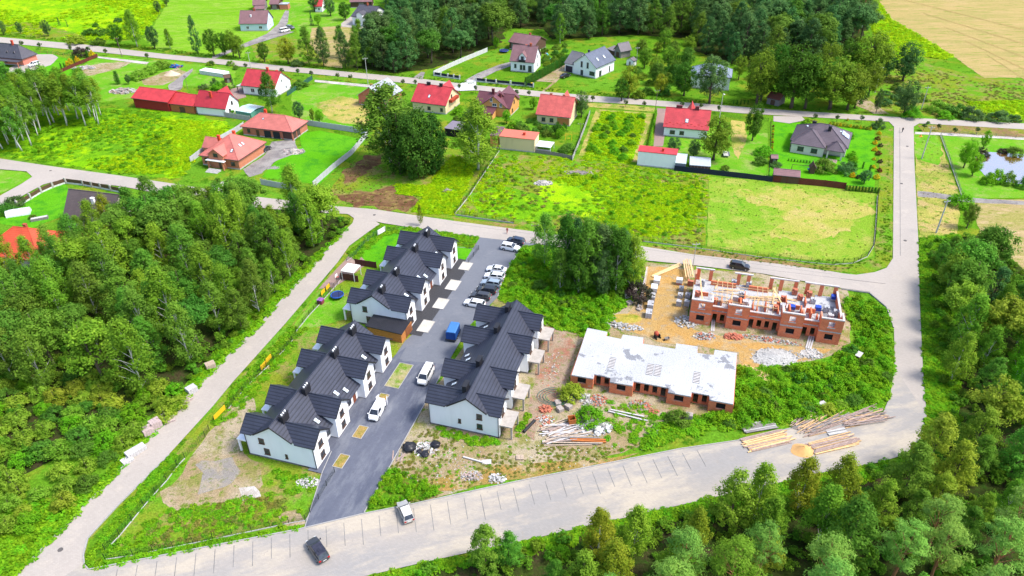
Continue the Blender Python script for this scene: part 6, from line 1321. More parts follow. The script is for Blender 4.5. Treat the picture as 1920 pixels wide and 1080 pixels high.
heap('rubbish_heap', 'white rubbish spot right of the mixed heap near the kerb', (932,898), 1.4, 1.0, .4, [WHR, WRAPW, GRR], 90, .35, 'rubbish heap')
heap('rubbish_heap', 'white and grey sheet debris at the end of the plank heap', (1115,803), 3.0, 1.8, .8, [WHR, GRR, WRAPW], 150, .6, 'rubbish heap')
heap('rubbish_heap', 'white debris with boards at the corner plot edge by the drive', (578,905), 2.0, 1.1, .4, [WHR, PAVG, GRR], 90, .3, 'rubbish heap')
heap('earth_heap', 'small grey gravel cone below the slab building yard', (1232,812), 1.3, 1.0, .5, [GRR], 60, .3, 'earth heap', mound=M_gravel)
heap('brush_heap', 'dark brush heap in the mown strip beside the lime weeds', (838,358), 1.4, 1.1, .7, [GREYW, WOODO], 60, .4, 'brush heap', mound=M_gravel)
# black rubbish bags
for k, (x, y, s, lab) in enumerate([(768,842,1.1,'large flat black rubbish sack at the left of the white rubbish'), (817,836,.8,'round black rubbish sack at the right of the white rubbish'), (797,853,.7,'black rubbish sack in front of the white rubbish'), (786,848,.5,'small black rubbish sack between the two heaps')]):
    c = G(x, y); bm = bmesh.new(); bmesh.ops.create_icosphere(bm, subdivisions=3, radius=s)
    for v in bm.verts: v.co += v.co.normalized()*mnoise.noise(v.co*2.2+Vector((k,0,0)))*.35*s; v.co.z = v.co.z*.6+s*.4
    me = bpy.data.meshes.new('rubbish_sack'); bm.to_mesh(me); bm.free(); me.materials.append(plain('black_plastic_film', (.02,.02,.025), .35)); me.polygons.foreach_set('use_smooth', [True]*len(me.polygons))
    prop(put('rubbish_sack', me, None, (c.x, c.y, 0), (0,0,k)), lab, 'rubbish sack', 'black rubbish sacks')
# litter: white bits strewn on the rubbish ground
mb = MB(); r = random.Random(5)
for i in range(420):
    if i < 300: p = G(r.gauss(840, 50), r.gauss(868, 22))
    else: p = G(r.gauss(1060, 60), r.gauss(850, 14))
    x0, y0 = PY(p.x, p.y, 0)
    if y0 < 822 or y0 > 930 or any(inside(e, np.array([p.x]), np.array([p.y]))[0] for e in EXCL): continue
    s = r.uniform(.05, .22); mb.mi = r.choice((0,0,0,1,2)); mb.obox((p.x, p.y, s*.2+.03), s, s*r.uniform(.3,1), s*.4, r.random()*3)
prop(mb.build('litter', [WHR, PAVP, GRR]), 'white and pinkish litter strewn over the weedy ground', 'litter', kind='stuff')
def single(name, label, cat, px, rz=0, z=0, group=None): return thing(name, label, cat, G(*px)+Vector((0,0,z)), rz, group)
T = single('pipe', 'black plastic pipe lying on the brick dust', 'pipe', (985,808), 0); a, b = G(982,812)-G(985,808), G(1002,791)-G(985,808); MB().tube([a+Vector((0,0,.3)), b+Vector((0,0,.3))], .28, 12).build('pipe_wall', BLK, T); MB().tube([b+Vector((0,0,.3)), b*1.02+Vector((0,0,.3))], .3, 12).build('pipe_collar', BLK, T)
T = single('iron_bin', 'rusty orange iron bin standing beside the tilted pallets', 'bin', (1072,795), R(10)); RU = plain('rust_orange', (.42,.13,.03), .8)
MB().box(-.6,.6,-.6,-.54,0,1.5).box(-.6,.6,.54,.6,0,1.5).box(-.6,-.54,-.54,.54,0,1.5).box(.54,.6,-.54,.54,0,1.5).box(-.54,.54,-.54,.54,0,.06).build('bin_body', RU, T); MB().box(-.65,.65,-.65,-.601,1.4,1.5).box(-.65,.65,.601,.65,1.4,1.5).build('bin_rim', RU, T)
T = single('concrete_mixer', 'small red concrete mixer on the yard behind the slab building', 'mixer', (1232,634), R(30)); MB().tube([(0,0,.6),(0,.2,.8),(0,.55,1.15),(0,.7,1.3)], [.25,.5,.45,.25], 12).build('drum', plain('mixer_red', (.35,.06,.03), .6), T); MB().box(-.5,-.42,-.4,.5,0,.9).box(.42,.5,-.4,.5,0,.9).build('mixer_frame', DARKM, T)
for s in (-.5, .5): MB().tube([(s-.05,-.4,.2),(s+.05,-.4,.2)], .2, 10).build('wheel', TYRE, T)
T = single('wheelbarrow', 'grey wheelbarrow beside the red mixer', 'wheelbarrow', (1250,638), R(200)); MB().add([(-.5,-.3,.65),(.5,-.35,.65),(.5,.35,.65),(-.5,.3,.65),(-.3,-.2,.3),(.3,-.2,.3),(.3,.2,.3),(-.3,.2,.3)], [(4,7,6,5),(0,1,5,4),(1,2,6,5),(2,3,7,6),(3,0,4,7)]).build('tray', GRR, T); MB().tube([(.55,-.05,.2),(.55,.05,.2)], .2, 10).build('wheel', TYRE, T); MB().tube([(.5,-.2,.3),(-1,-.3,.55)], .03, 5).tube([(.5,.2,.3),(-1,.3,.55)], .03, 5).build('handle', WOODO, T)
T = single('hose_coil', 'coiled green hose lying by the tilted pallets', 'hose', (1040,745)); MB().tube([(math.cos(t*.5)*(1.4+.04*t), math.sin(t*.5)*(1.1+.03*t), .08+.006*t) for t in range(52)], .06, 5).build('hose', plain('dull_green_hose', (.08,.16,.13), .6), T); MB().tube([(1.4,0,.05),(2.0,.3,.05)], .07, 5).build('hose_end', BLK, T)
for k, (x, y, lab) in enumerate([(912,866,'grey green sheet lying on the rubbish ground'), (1541,757,'pale board lying on top of the weeds near the timber heap'), (1611,664,'pale board lying in the weeds right of the brick shell'), (1253,814,'thin grey sheet in the dirt yard')]):
    if k == 3: continue
    c = G(x, y, .8 if k else .1); prop(MB().obox((0,0,0), 1.6, 1.0, .05, .4*k, .1).build('loose_sheet', PAVG, None, loc=c), lab, 'sheet')
# garden things around the second row
def trampoline(label, px, r_, col_):
    T = single('trampoline', label, 'trampoline', px, group='trampolines'); ring = [(math.cos(a)*r_, math.sin(a)*r_, .8) for a in np.linspace(0, 6.283, 29)]
    MB().tube(ring, .14, 6).build('rim_pad', col_, T); MB().prism([(math.cos(a)*(r_-.15), math.sin(a)*(r_-.15)) for a in np.linspace(0, 6.28, 25)[:-1]], .78, .82).build('jumping_mat', plain('mat_navy', (.02,.03,.10), .7), T)
    for k in range(6):
        a = k*1.047; MB().tube([(math.cos(a)*r_,math.sin(a)*r_,0),(math.cos(a)*r_,math.sin(a)*r_,2.4)], .04, 6).build('leg', DARKM, T)
trampoline('bright blue trampoline on the lawn beside the second row', (633,558), 1.35, plain('bright_blue_pad', (.02,.08,.36), .5)); trampoline('dark blue trampoline on the lawn left of the dormer house', (945,98), 1.9, plain('navy_pad', (.02,.04,.25), .5))
T = single('pergola', 'white canvas pergola between the brown screens', 'pergola', (660,520), BR); 
for x_, y_ in ((-1.6,-1.5),(1.6,-1.5),(1.6,1.5),(-1.6,1.5)): MB().box(x_-.06,x_+.06,y_-.06,y_+.06,0,2.4).build('post', FRAMEW, T)
MB().box(-1.7,1.7,-1.6,1.6,2.4,2.55).build('canopy', plain('white_canvas', (.82,.78,.74), .9, var=.05), T)
T = single('basketball_hoop', 'small red and white basketball hoop by the red paved path', 'basketball hoop', (633,534), BR); MB().tube([(0,0,0),(0,0,2.3)], .05, 6).build('pole', DARKM, T); MB().box(-.5,.5,-.04,.02,2.1,2.8).build('backboard', FRAMEW, T); MB().tube([(math.cos(a)*.25, -.3+math.sin(a)*.25, 2.2) for a in np.linspace(0, 6.283, 13)], .04, 5).build('hoop', plain('hoop_red', (.6,.05,.02), .5), T)
T = single('toy_box', 'purple toy box beside the mesh fence on the trampoline lawn', 'toy box', (602,569), BR); MB().box(-.55,.55,-.55,.55,0,.95).build('box', plain('dark_pink_box', (.22,.04,.06), .6), T); MB().box(-.6,.6,-.6,.6,.95,1.15).build('lid', plain('purple_lid', (.26,.10,.34), .6), T)
YEL = plain('yellow_banner', (.72,.45,.015), .6, var=.05); RDL = plain('banner_red', (.55,.03,.02), .6)
for k, ((x0, y0), (x1, y1), lab) in enumerate([((403,791),(424,769),'long yellow banner on the mesh fence beside the pale dirt'), ((490,697),(500,686),'lower of two yellow banners behind the first row'), ((500,684),(510,673),'upper of two yellow banners behind the first row'), ((603,557),(610,549),'yellow banner nearest the purple toy box'), ((612,547),(619,540),'yellow banner nearest the trampoline')]):
    a, b = G(x0, y0), G(x1, y1); d = b-a; T = thing('banner', lab, 'banner', a, math.atan2(d.y, d.x), 'yellow banners'); L = d.length
    MB().box(0,L,-.02,.02,.35,1.35).build('banner_sheet', YEL, T); MB().box(-.05,0,-.05,.05,0,1.5).box(L,L+.05,-.05,.05,0,1.5).build('banner_post', DARKM, T)
T = single('sign_board', 'white sign board on the mesh fence above the second row garden', 'sign', (716,440), R(55)); MB().box(-1.4,1.4,-.03,.03,.5,1.8).build('board', FRAMEW, T); MB().box(-1.3,-1.2,-.06,-.03,0,1.8).box(1.2,1.3,-.06,-.03,0,1.8).build('post', DARKM, T)
# pale gravel beds before the second row and straw beds before the first
for k, (P_, lab, m_) in enumerate([([(762,660),(776,667),(790,654),(800,607),(776,604)], '', None)]): pass
def bed(o, yaw, x0, x1, y0, y1, mat, lab):
    ux_ = Vector((math.cos(yaw), math.sin(yaw))); uy_ = Vector((-ux_.y, ux_.x)); P = [Vector(o)+ux_*x+uy_*y for x, y in ((x0,y0),(x1,y0),(x1,y1),(x0,y1))]
    ZN[0] += 1; s_ = sheet('planting_bed', dens(P, .6), .17+.0005*ZN[0], mat, label=lab); mbk = MB()
    for a, b in zip(P, P[1:]+P[:1]): 
        d = (b-a).normalized(); n = Vector((-d.y, d.x))*.05; mbk.prism([a-n, b-n, b+n, a+n], .1, .27)
    mbk.build('bed_edging', M_kerb, s_)
M_cream = groundmat('cream_gravel', [(.56,.53,.47), (.50,.47,.41), (.45,.42,.36)], .3, 1, 8); M_strawbed = groundmat('straw_bed', [(.33,.22,.08), (.27,.20,.07), (.17,.18,.03)], .4, 1, 6)
for x0, x1 in ((.6, 4.6), (9.2, 13.0), (16.6, 20.6), (25.2, 28.6)): bed((BX, BY), BR, x0, x1, -4.0, -1.5, M_cream, 'cream gravel bed')
for x0, x1 in ((1.0, 4.4), (7.9, 11.3), (16.5, 19.9)): bed((AX, AY), AR, x0+.2, x1-.3, -3.7, -2.0, M_strawbed, 'straw coloured bed')
bed((AX, AY), AR, 21.6, 28.6, -4.6, -1.8, groundmat('weedy_bed', [(.30,.26,.12), (.12,.22,.02), (.36,.30,.18)], .3, .8, 5), 'weedy bed')
# greenhouses
def tunnel(label, px, rz, L, w, hh, mat, ribs):
    T = single('greenhouse', label, 'greenhouse', px, rz, group='greenhouses'); prof = [(math.cos(t)*w/2, math.sin(t)*hh) for t in np.linspace(0, math.pi, 13)]
    MB().ext_x(prof, -L/2, L/2).build('cover', mat, T, smooth=False)
    for i in range(ribs): x_ = -L/2+L*i/(ribs-1); MB().tube([(x_, a*1.015, b*1.015+.01) for a, b in prof], .05, 5).build('rib', FRAMEW, T)
tunnel('white round polytunnel beside the stone pillar wall', (36,402), R(20), 5.5, 2.6, 1.6, plain('white_film', (.66,.70,.70), .4), 4)
tunnel('mint polytunnel dome behind the birches at the red brown fence', (80,160), R(-15), 6, 4, 2.4, plain('mint_film', (.45,.62,.55), .4), 4)
T = single('greenhouse', 'flat mint green greenhouse beside the white farmhouse', 'greenhouse', (458,222), R(-12), group='greenhouses'); MINT = plain('mint_glass_panel', (.50,.66,.62), .25, var=.08)
Lg = (G(472,213,2)-G(443,208,2)).length; ang = (G(472,213,2)-G(443,208,2)); T.location = G(443,216); T.rotation_euler = (0,0,math.atan2(ang.y, ang.x)); dg_ = 7.0
MB().box(0,Lg,0,dg_,0,1.6).build('glass_wall', plain('dark_mint', (.10,.28,.22), .4), T)
for i in range(7): MB().slab([(Lg*i/7+.04,-.1,1.75),(Lg*(i+1)/7-.04,-.1,1.75),(Lg*(i+1)/7-.04,dg_/2,2.2),(Lg*i/7+.04,dg_/2,2.2)], .05).slab([(Lg*i/7+.04,dg_/2,2.2),(Lg*(i+1)/7-.04,dg_/2,2.2),(Lg*(i+1)/7-.04,dg_+.1,1.75),(Lg*i/7+.04,dg_+.1,1.75)], .05).build('roof_panel', MINT, T)
T = single('hotbed_row', 'long row of white metal hotbeds in the farm yard', 'hotbeds', (375,139), R(-10)); ang = G(420,146)-G(375,139); T.rotation_euler = (0,0,math.atan2(ang.y, ang.x)); Lh = ang.length
for i in range(9): MB().box(Lh*i/9+.05,Lh*(i+1)/9-.05,0,3.4,0,1.5).build('side', plain('white_slatted_metal', (.55,.57,.60), .5), T); MB().box(Lh*i/9+.02,Lh*(i+1)/9-.02,-.08,3.5,1.5,1.62).build('lid', FRAMEW, T)
T = single('canopy', 'white steel canopy beside the cream garage block', 'canopy', (1018,287), math.atan2((G(1031,288)-G(1005,285)).y, (G(1031,288)-G(1005,285)).x)); MB().box(-2.4,2.4,0,4.6,1.9,2.05).build('roof', WRAPW, T)
for x_, y_ in ((-2.3,.1),(2.3,.1),(2.3,4.5),(-2.3,4.5)): MB().box(x_-.07,x_+.07,y_-.07,y_+.07,0,1.9).build('post', FRAMEW, T)
MB().box(-2.3,2.3,-.03,.03,.2,1.2).build('side_sheet', PAVG, T)
T = single('garden_bed', 'raised timber bed on the corner lawn', 'raised bed', (75,412), R(25)); MB().box(-2,2,-.6,.6,0,.7).build('box', GREYW, T); MB().box(-1.85,1.85,-.45,.45,.7,.74).build('cover', PAVG, T)
T = single('solar_frame', 'pale mint trampoline net on the bungalow lawn', 'net', (1440,315), 0) if False else None
for k, (x, y, lab) in enumerate([(1460,322,'white garden table by the hedge'), (1516,322,'blue kettle grill on the bungalow lawn')]):
    T = single('garden_table' if k == 0 else 'grill', lab, 'table' if k == 0 else 'grill', (x, y)); MB().tube([(0,0,.6),(0,0,.9)], [.35,.55], 12).build('top', FRAMEW if k == 0 else BLUEL, T)
    for s in range(3): MB().tube([(math.cos(s*2.1)*.35,math.sin(s*2.1)*.35,0),(0,0,.65)], .03, 5).build('leg', DARKM, T)
T = single('bench', 'yellow plastic swing frame by the coral roof garden', 'swing', (1066,262), R(-10)); 
for x_ in (-1, 1): MB().tube([(x_,-.6,0),(x_,0,1.9),(x_,.6,0)], .06, 6).build('frame_leg', YEL, T)
MB().tube([(-1,0,1.9),(1,0,1.9)], .06, 6).build('top_bar', YEL, T); MB().box(-.4,.4,-.15,.15,.5,.55).build('seat', YEL, T)
T = single('play_slide', 'blue play slide beside the dormer house', 'slide', (1025,108), R(30)); MB().slab([(-.3,0,1.9),(.3,0,1.9),(.3,-3,.2),(-.3,-3,.2)], .06).build('slide', plain('cyan_slide', (.05,.45,.55), .4), T); MB().box(-.4,.4,0,.8,0,1.8).build('tower', WOODO, T)
T = single('playhouse_slide', 'small yellow utility box beside the road verge', 'utility box', (997,162)); MB().box(-.35,.35,-.3,.3,0,1.3).build('box', YEL, T); MB().box(-.38,.38,-.33,.33,1.3,1.38).build('lid', YEL, T)
T = single('orange_cone', 'orange plastic toy on the grass beside the right road', 'toy', (1726,256)); MB().tube([(0,0,0),(0,0,.1),(0,0,.7)], [.9,.4,.1], 8).build('body', plain('toy_orange', (.75,.25,.02), .5), T); MB().box(-.7,.7,-.5,.5,0,.06).build('base', plain('toy_orange', (.75,.25,.02), .5), T)

for o_, yw, m_ in (((AX, AY), AR, M_drive), ((BX, BY), BR, MT['dark_granite_chips'])):
    ux_ = Vector((math.cos(yw), math.sin(yw))); uy_ = Vector((-ux_.y, ux_.x)); ZN[0] += 1
    sheet('front_path', [Vector(o_)+ux_*x+uy_*y for x, y in ((-.6,-1.9),(29.6,-1.9),(29.6,1.45),(-.6,1.45))], .2, m_)
# ================================================================== TREES AND SHRUBS
BIRB = plain('birch_bark', (.55,.53,.49), .8, var=.3, scale=6); BARK = plain('brown_bark', (.10,.075,.055), .9, var=.3, scale=5); PINB = plain('orange_pine_bark', (.34,.15,.07), .9, var=.3, scale=4)
LEAF = {
 'birch': leafmat('birch_leaf', (.15,.32,.018), (.105,.26,.016), (.23,.37,.03), .02, .38, .4, .05),
 'aspen': leafmat('aspen_leaf', (.11,.28,.022), (.07,.205,.02), (.165,.32,.035), .022, .38, .4, .05),
 'dense': leafmat('linden_leaf', (.035,.12,.010), (.055,.16,.014), (.075,.185,.015), .015, .3, .3, .06),
 'deep': leafmat('deep_green_leaf', (.022,.085,.010), (.035,.11,.012), (.05,.13,.014), .012, .3, .25, .08),
 'wood': leafmat('forest_leaf', (.044,.13,.038), (.075,.18,.04), (.10,.20,.05), .025, .36, .3, .03),
 'linden': leafmat('pale_linden_leaf', (.12,.24,.018), (.085,.19,.016), (.18,.28,.02), .02, .3, .35, .06),
 'pine': leafmat('pine_needle', (.13,.31,.05), (.17,.35,.045), (.23,.38,.06), .015, .28, .25, .08),
 'spruce': leafmat('spruce_needle', (.03,.085,.04), (.04,.10,.045), None, .015, .25, .1, .08),
 'thuja': leafmat('thuja_leaf', (.035,.125,.012), (.05,.16,.015), None, .015, .25, .15, .2),
 'ball': leafmat('clipped_leaf', (.05,.10,.02), (.07,.12,.03), None, .03, .3, .15, .3),
 'shrub': leafmat('willow_shrub_leaf', (.16,.32,.016), (.22,.36,.022), (.28,.39,.04), .03, .34, .38, .06),
 'dkshrub': leafmat('dark_shrub_leaf', (.06,.17,.015), (.09,.21,.018), (.125,.245,.03), .03, .34, .33, .08),
 'bright': leafmat('bright_shrub_leaf', (.10,.35,.010), (.14,.39,.012), (.19,.42,.018), .015, .25, .38, .1),
 'yellow': leafmat('yellow_leaf', (.62,.42,.01), (.45,.38,.015), None, .01, .2, .25, .3),
 'gold': leafmat('golden_leaf', (.19,.28,.016), (.14,.24,.015), (.27,.30,.022), .015, .3, .35, .1),
 'red': leafmat('red_leaf', (.22,.04,.02), (.12,.05,.02), None, .03, .3, .2, .3),
 'purple': leafmat('dark_red_leaf', (.06,.035,.035), (.035,.04,.02), None, .02, .3, .15, .3)}
def tproto(kind, seed, leaf=None):
    r = np.random.default_rng(seed); leaf = leaf or kind; cl = []; H = 10.0; tr = MB(); rnd = random.Random(seed)
    def ell(n, zc, rx, rz_, shell=.6, flat=1.0):
        out = []
        for i in range(n):
            d = r.normal(size=3); d /= np.linalg.norm(d); q = shell+(1-shell)*r.random() if r.random() < .75 else r.random()*shell
            out.append(np.array([d[0]*rx*q, d[1]*rx*q, zc+d[2]*rz_*q]))
        return out
    size, asp, per, cr, droop, bark, trunk_r, lean = .16, .6, 60, .8, 1.0, BARK, .16, .3
    if kind in ('birch', 'aspen'):
        H = 14.0; bark = BIRB if kind == 'birch' else BARK; lo = .2 if kind == 'birch' else .12; rm = 2.75 if kind == 'birch' else 3.1
        for i in range(110):
            u = r.random(); z = H*(lo+(1-lo)*u); rad = rm*(min(1, (u+.12)/.42))**.7*max(.05, (1-u))**.62*1.35; a = i*2.4+r.random(); q = r.random()**.38
            cl.append(np.array([math.cos(a)*rad*q, math.sin(a)*rad*q, z]))
        cr, per, droop, size, trunk_r = .78, 62, 1.45 if kind == 'birch' else 1.05, .155, .13
    elif kind == 'grove':     # birches with bare pale stems and high crowns
        H = 14.0; bark = BIRB
        for i in range(60):
            u = r.random(); z = H*(.45+.55*u); rad = 2.3*(min(1, (u+.2)/.45))**.7*max(.05, (1-u))**.55*1.3; a = i*2.4+r.random(); q = math.sqrt(r.random()); cl.append(np.array([math.cos(a)*rad*q, math.sin(a)*rad*q, z]))
        cr, per, droop, size, trunk_r, lean = .8, 62, 1.3, .17, .13, .9
    elif kind == 'full':       # crown reaching down to the grass
        H = 11.0; cl = ell(150, 5.4, 3.3, 5.3, .75); cr, per, size, trunk_r = .95, 52, .18, .25
    elif kind in ('dense', 'linden'):
        H = 11.0; cl = ell(120, 6.2, 3.4, 4.6, .7); cr, per, size, trunk_r = .95, 52, .18, .25
    elif kind == 'round':      # broad irregular crown built from a few big lobes
        H = 11.0; lobes = [(rnd.uniform(-1.6,1.6), rnd.uniform(-1.6,1.6), rnd.uniform(4.5,8.6), rnd.uniform(1.5,2.4)) for _ in range(6)]+[(0,0,8.4,2.0)]
        for lx_, ly_, lz_, lr_ in lobes:
            for _ in range(17):
                d = r.normal(size=3); d /= np.linalg.norm(d); d[2] = abs(d[2])*1.1-.35; q = .75+.3*r.random(); cl.append(np.array([lx_+d[0]*lr_*q, ly_+d[1]*lr_*q, lz_+d[2]*lr_*q]))
        cr, per, size, trunk_r, lean = .72, 58, .16, .16, .8
    elif kind == 'wood':
        H = 15.0; cl = []
        for i in range(90):
            u = r.random(); z = H*(.14+.86*u); rad = 3.0*(min(1, (u+.15)/.4))**.6*max(.04, 1-u)**.55*1.3; a = i*2.4; q = .35+.65*math.sqrt(r.random()); cl.append(np.array([math.cos(a)*rad*q, math.sin(a)*rad*q, z]))
        cr, per, size, trunk_r = .95, 46, .21, .2
    elif kind == 'pine':
        H = 15.0; bark = PINB
        for i in range(52):
            u = r.random(); z = H*(.48+.5*u); rad = 3.3*(1-u)**.45*(.45+.55*min(1, u/.2)); a = i*2.4+r.random()*.6; q = .3+.7*math.sqrt(r.random()); cl.append(np.array([math.cos(a)*rad*q, math.sin(a)*rad*q, z]))
        cr, per, size, asp, droop, trunk_r, lean = .85, 95, .19, .22, .6, .2, .5
    elif kind == 'spruce':
        H = 12.0
        for i in range(110):
            u = r.random()**1.3; z = H*(.06+.94*u); rad = 2.3*(1-u)+.1; a = i*2.4; q = .5+.5*r.random(); cl.append(np.array([math.cos(a)*rad*q, math.sin(a)*rad*q, z]))
        cr, per, size, asp, droop = .55, 40, .17, .3, .6
    elif kind == 'thuja':
        H = 4.0; cl = [np.array([math.cos(i*2.4)*.28*(1-(i/40)**2), math.sin(i*2.4)*.28*(1-(i/40)**2), .3+3.5*i/40]) for i in range(40)]; cr, per, size, asp, trunk_r = .36, 36, .10, .4, .06
    elif kind == 'ball':
        H = 3.0; cl = ell(38, 2.1, .72, .66, .8); cr, per, size, trunk_r, lean = .3, 40, .075, .05, .02
    elif kind in ('shrub', 'dkshrub', 'bright', 'yellow', 'gold', 'red', 'purple'):
        H = 3.0; cl = []
        for i in range(34):
            a = i*2.4; q = math.sqrt(r.random()); z = 2.55*(1-q*q*.75)*(.45+.55*r.random()); cl.append(np.array([math.cos(a)*1.6*q, math.sin(a)*1.6*q, max(.35, z)]))
        cr, per, size, trunk_r, lean = .5, 58, .12, .06, .1
    P, Nn, V = [], [], []
    for c in cl:
        n = int(per*rnd.uniform(.7, 1.3)); d = r.normal(size=(n,3)); d /= np.linalg.norm(d, axis=1, keepdims=True); rad = cr*rnd.uniform(.7, 1.25); q = d*rad*(r.random((n,1))**.5)
        q[:,2] *= droop; q[:,2] -= (droop-1)*.25*rad if droop > 1 else 0
        o_ = np.array([c[0], c[1], 0.0]); o_ /= max(1e-3, np.linalg.norm(o_)); P.append(q+c); Nn.append(d*.9+o_*.35+r.normal(size=(n,3))*.38+np.array([0,0,.55])); V.append(np.clip(rnd.random()*.6+r.random(n)*.4, 0, 1))
    P = np.concatenate(P); P[:,2] = np.maximum(P[:,2], .05)
    cm = leaves_mesh('crown', P, np.concatenate(Nn), size, LEAF[leaf], asp, r, np.concatenate(V))
    lx, ly = rnd.uniform(-lean, lean), rnd.uniform(-lean, lean); top = H*.93
    T_ = [(lx*math.sin(k/7*1.5), ly*math.sin(k/7*1.5), -.1+top*k/7) for k in range(8)]
    tr.tube(T_, [trunk_r*(1.25-k*.16) if k else trunk_r*1.4 for k in range(8)], 7)
    for c in rnd.sample(cl, min(len(cl), 16 if H > 5 else 8)):
        f = max(.1, min(.95, (c[2]-.18*H)/top*.9)); k = f*7; i = int(k); p = Vector(T_[min(i,6)]).lerp(Vector(T_[min(i,6)+1]), k-i)
        q = Vector(c); m_ = p.lerp(q, .55)+Vector((0,0,.12*H*.1)); tr.tube([p, m_, q], [trunk_r*.38, trunk_r*.25, trunk_r*.08], 5, False)
    return tr.mesh('trunk', bark, True), cm, H
TP = {}
def protos(kind, leaf=None, n=4):
    k = (kind, leaf)
    if k not in TP: TP[k] = [tproto(kind, 100*len(TP)+i, leaf) for i in range(n)]
    return TP[k]
TN = {'birch': 'birch_tree', 'grove': 'birch_tree', 'aspen': 'aspen_tree', 'dense': 'broadleaf_tree', 'round': 'broadleaf_tree', 'full': 'broadleaf_tree', 'linden': 'linden_tree', 'wood': 'forest_tree', 'pine': 'pine_tree', 'spruce': 'spruce_tree', 'thuja': 'thuja', 'ball': 'clipped_ball_tree', 'shrub': 'shrub', 'dkshrub': 'shrub', 'bright': 'shrub', 'yellow': 'flowering_shrub', 'gold': 'golden_shrub', 'red': 'red_shrub', 'purple': 'red_shrub'}
def tree(kind, label, xy, h, group=None, wide=1.0, leaf=None, cat=None):
    pr = random.choice(protos(kind, leaf)); s = h/pr[2]; w = s*wide*random.uniform(.92, 1.08)
    T = thing(TN[kind], label, cat or ('shrub' if 'shrub' in TN[kind] else 'tree'), (xy[0], xy[1], 0), random.random()*6.28, group); T.scale = (w, w, s)
    put('trunk' if h > 2.6 else 'stem', pr[0], T); put('crown', pr[1], T); return T
def tpx(kind, label, bx, by, ty, wide=1.0, leaf=None, group=None):
    p = G(bx, by); h = max(1.0, min(26, zat(p.x, p.y, ty))); return tree(kind, label, p, h, group, wide, leaf)
def poisson(pts, dmin, excl=True, dens_=1.6):
    xy = pts_in(pts, dens_/(dmin*dmin), excl); cell = {}; out = []
    for x, y in xy:
        i, j = int(x//dmin), int(y//dmin)
        if any((x-a)**2+(y-b)**2 < dmin*dmin for u in (-1,0,1) for v in (-1,0,1) for a, b in cell.get((i+u, j+v), ())): continue
        cell.setdefault((i, j), []).append((x, y)); out.append((x, y))
    return out
def nearest(u, v, marks): return min(marks, key=lambda m: (m[0]-u)**2+(m[1]-v)**2)[2]
def forest(pts, dmin, mix, h0, h1, where, group, wide=1.0, inview=True, marks=None):
    n = 0
    for x, y in poisson(pts, dmin):
        h = random.uniform(h0, h1); u, v = PY(x, y, h); u0, v0 = PY(x, y, 0)
        if inview and (v > 1110 or v0 < -20 or min(u, u0) > 1960 or max(u, u0) < -40): continue
        kind, leaf, desc = random.choices([m[:3] for m in mix], [m[3] for m in mix])[0]
        size = 'tall ' if h > h0+(h1-h0)*.67 else 'low ' if h < h0+(h1-h0)*.33 else ''
        tree(kind, size+desc+' '+where+(' nearest '+nearest(u, v, marks) if marks else ''), (x, y), h*(1 if kind not in ('shrub', 'dkshrub', 'bright', 'full') else .3 if kind != 'full' else .5), group, wide, leaf); n += 1
    return n
# --- the wood on the left
MIXL = [('birch', None, 'slender birch', 4), ('aspen', None, 'leafy aspen', 3), ('birch', 'aspen', 'green birch', 4), ('birch', 'dkshrub', 'dark green birch', 1.5), ('round', 'birch', 'round yellow green tree', 1.2), ('round', 'aspen', 'round green tree', 2), ('round', 'dkshrub', 'round dark green tree', 1.2)]
n1 = forest([(-140,610),(20,560),(110,540),(200,500),(250,450),(300,420),(360,412),(480,418),(600,425),(628,442),(560,520),(490,590),(395,680),(360,720),(330,740),(160,735),(-140,720)], 4.3, MIXL, 8.5, 16.5, 'in the left wood', 'trees of the wood on the left', 1.18, marks=[(50,450,'the orange roof'),(170,380,'the dark brown roof'),(430,290,'the orange brick house'),(620,400,'the road junction'),(560,520,'the tan paved path'),(480,620,'the trampoline lawn'),(390,690,'the lone paver stack'),(250,600,'the middle of the wood'),(60,600,'the left picture edge'),(120,720,'the willow thicket')])
n1b = forest([(-10,575),(60,530),(110,512),(160,470),(215,440),(120,530)], 4.5, MIXL, 8, 11, 'in the thin edge of the wood near the orange roof', 'trees near the orange roof')
for k, (bx, by, ty) in enumerate([(112,508,425),(72,522,445),(32,530,440),(150,485,402),(188,460,378),(214,445,366),(95,500,455)]):
    tpx('birch', ['birch before the right hip of the orange roof', 'birch before the middle of the orange roof', 'birch before the left part of the orange roof', 'birch between the orange roof and the dark brown roof', 'birch before the dark brown roof', 'birch at the right gable of the dark brown roof', 'low birch touching the orange eaves'][k], bx, by, ty, 1.1, ['aspen', None, 'gold'][k%3])
n2 = forest([(-140,690),(160,705),(330,735),(350,765),(300,790),(250,838),(150,930),(60,1000),(-60,1060),(-140,1060)], 2.5, [('shrub', None, 'yellow green willow shrub', 5), ('dkshrub', None, 'green willow shrub', 1), ('shrub', 'bright', 'fresh green willow shrub', 1.5)], 8, 12.5, 'in the left thicket', 'shrubs of the thicket on the left', 1.15, marks=[(280,790,'the pink paver stacks'),(40,740,'the dark wood floor'),(20,960,'the bottom left corner'),(200,880,'the road bank'),(120,830,'its middle'),(20,850,'the left picture edge')])
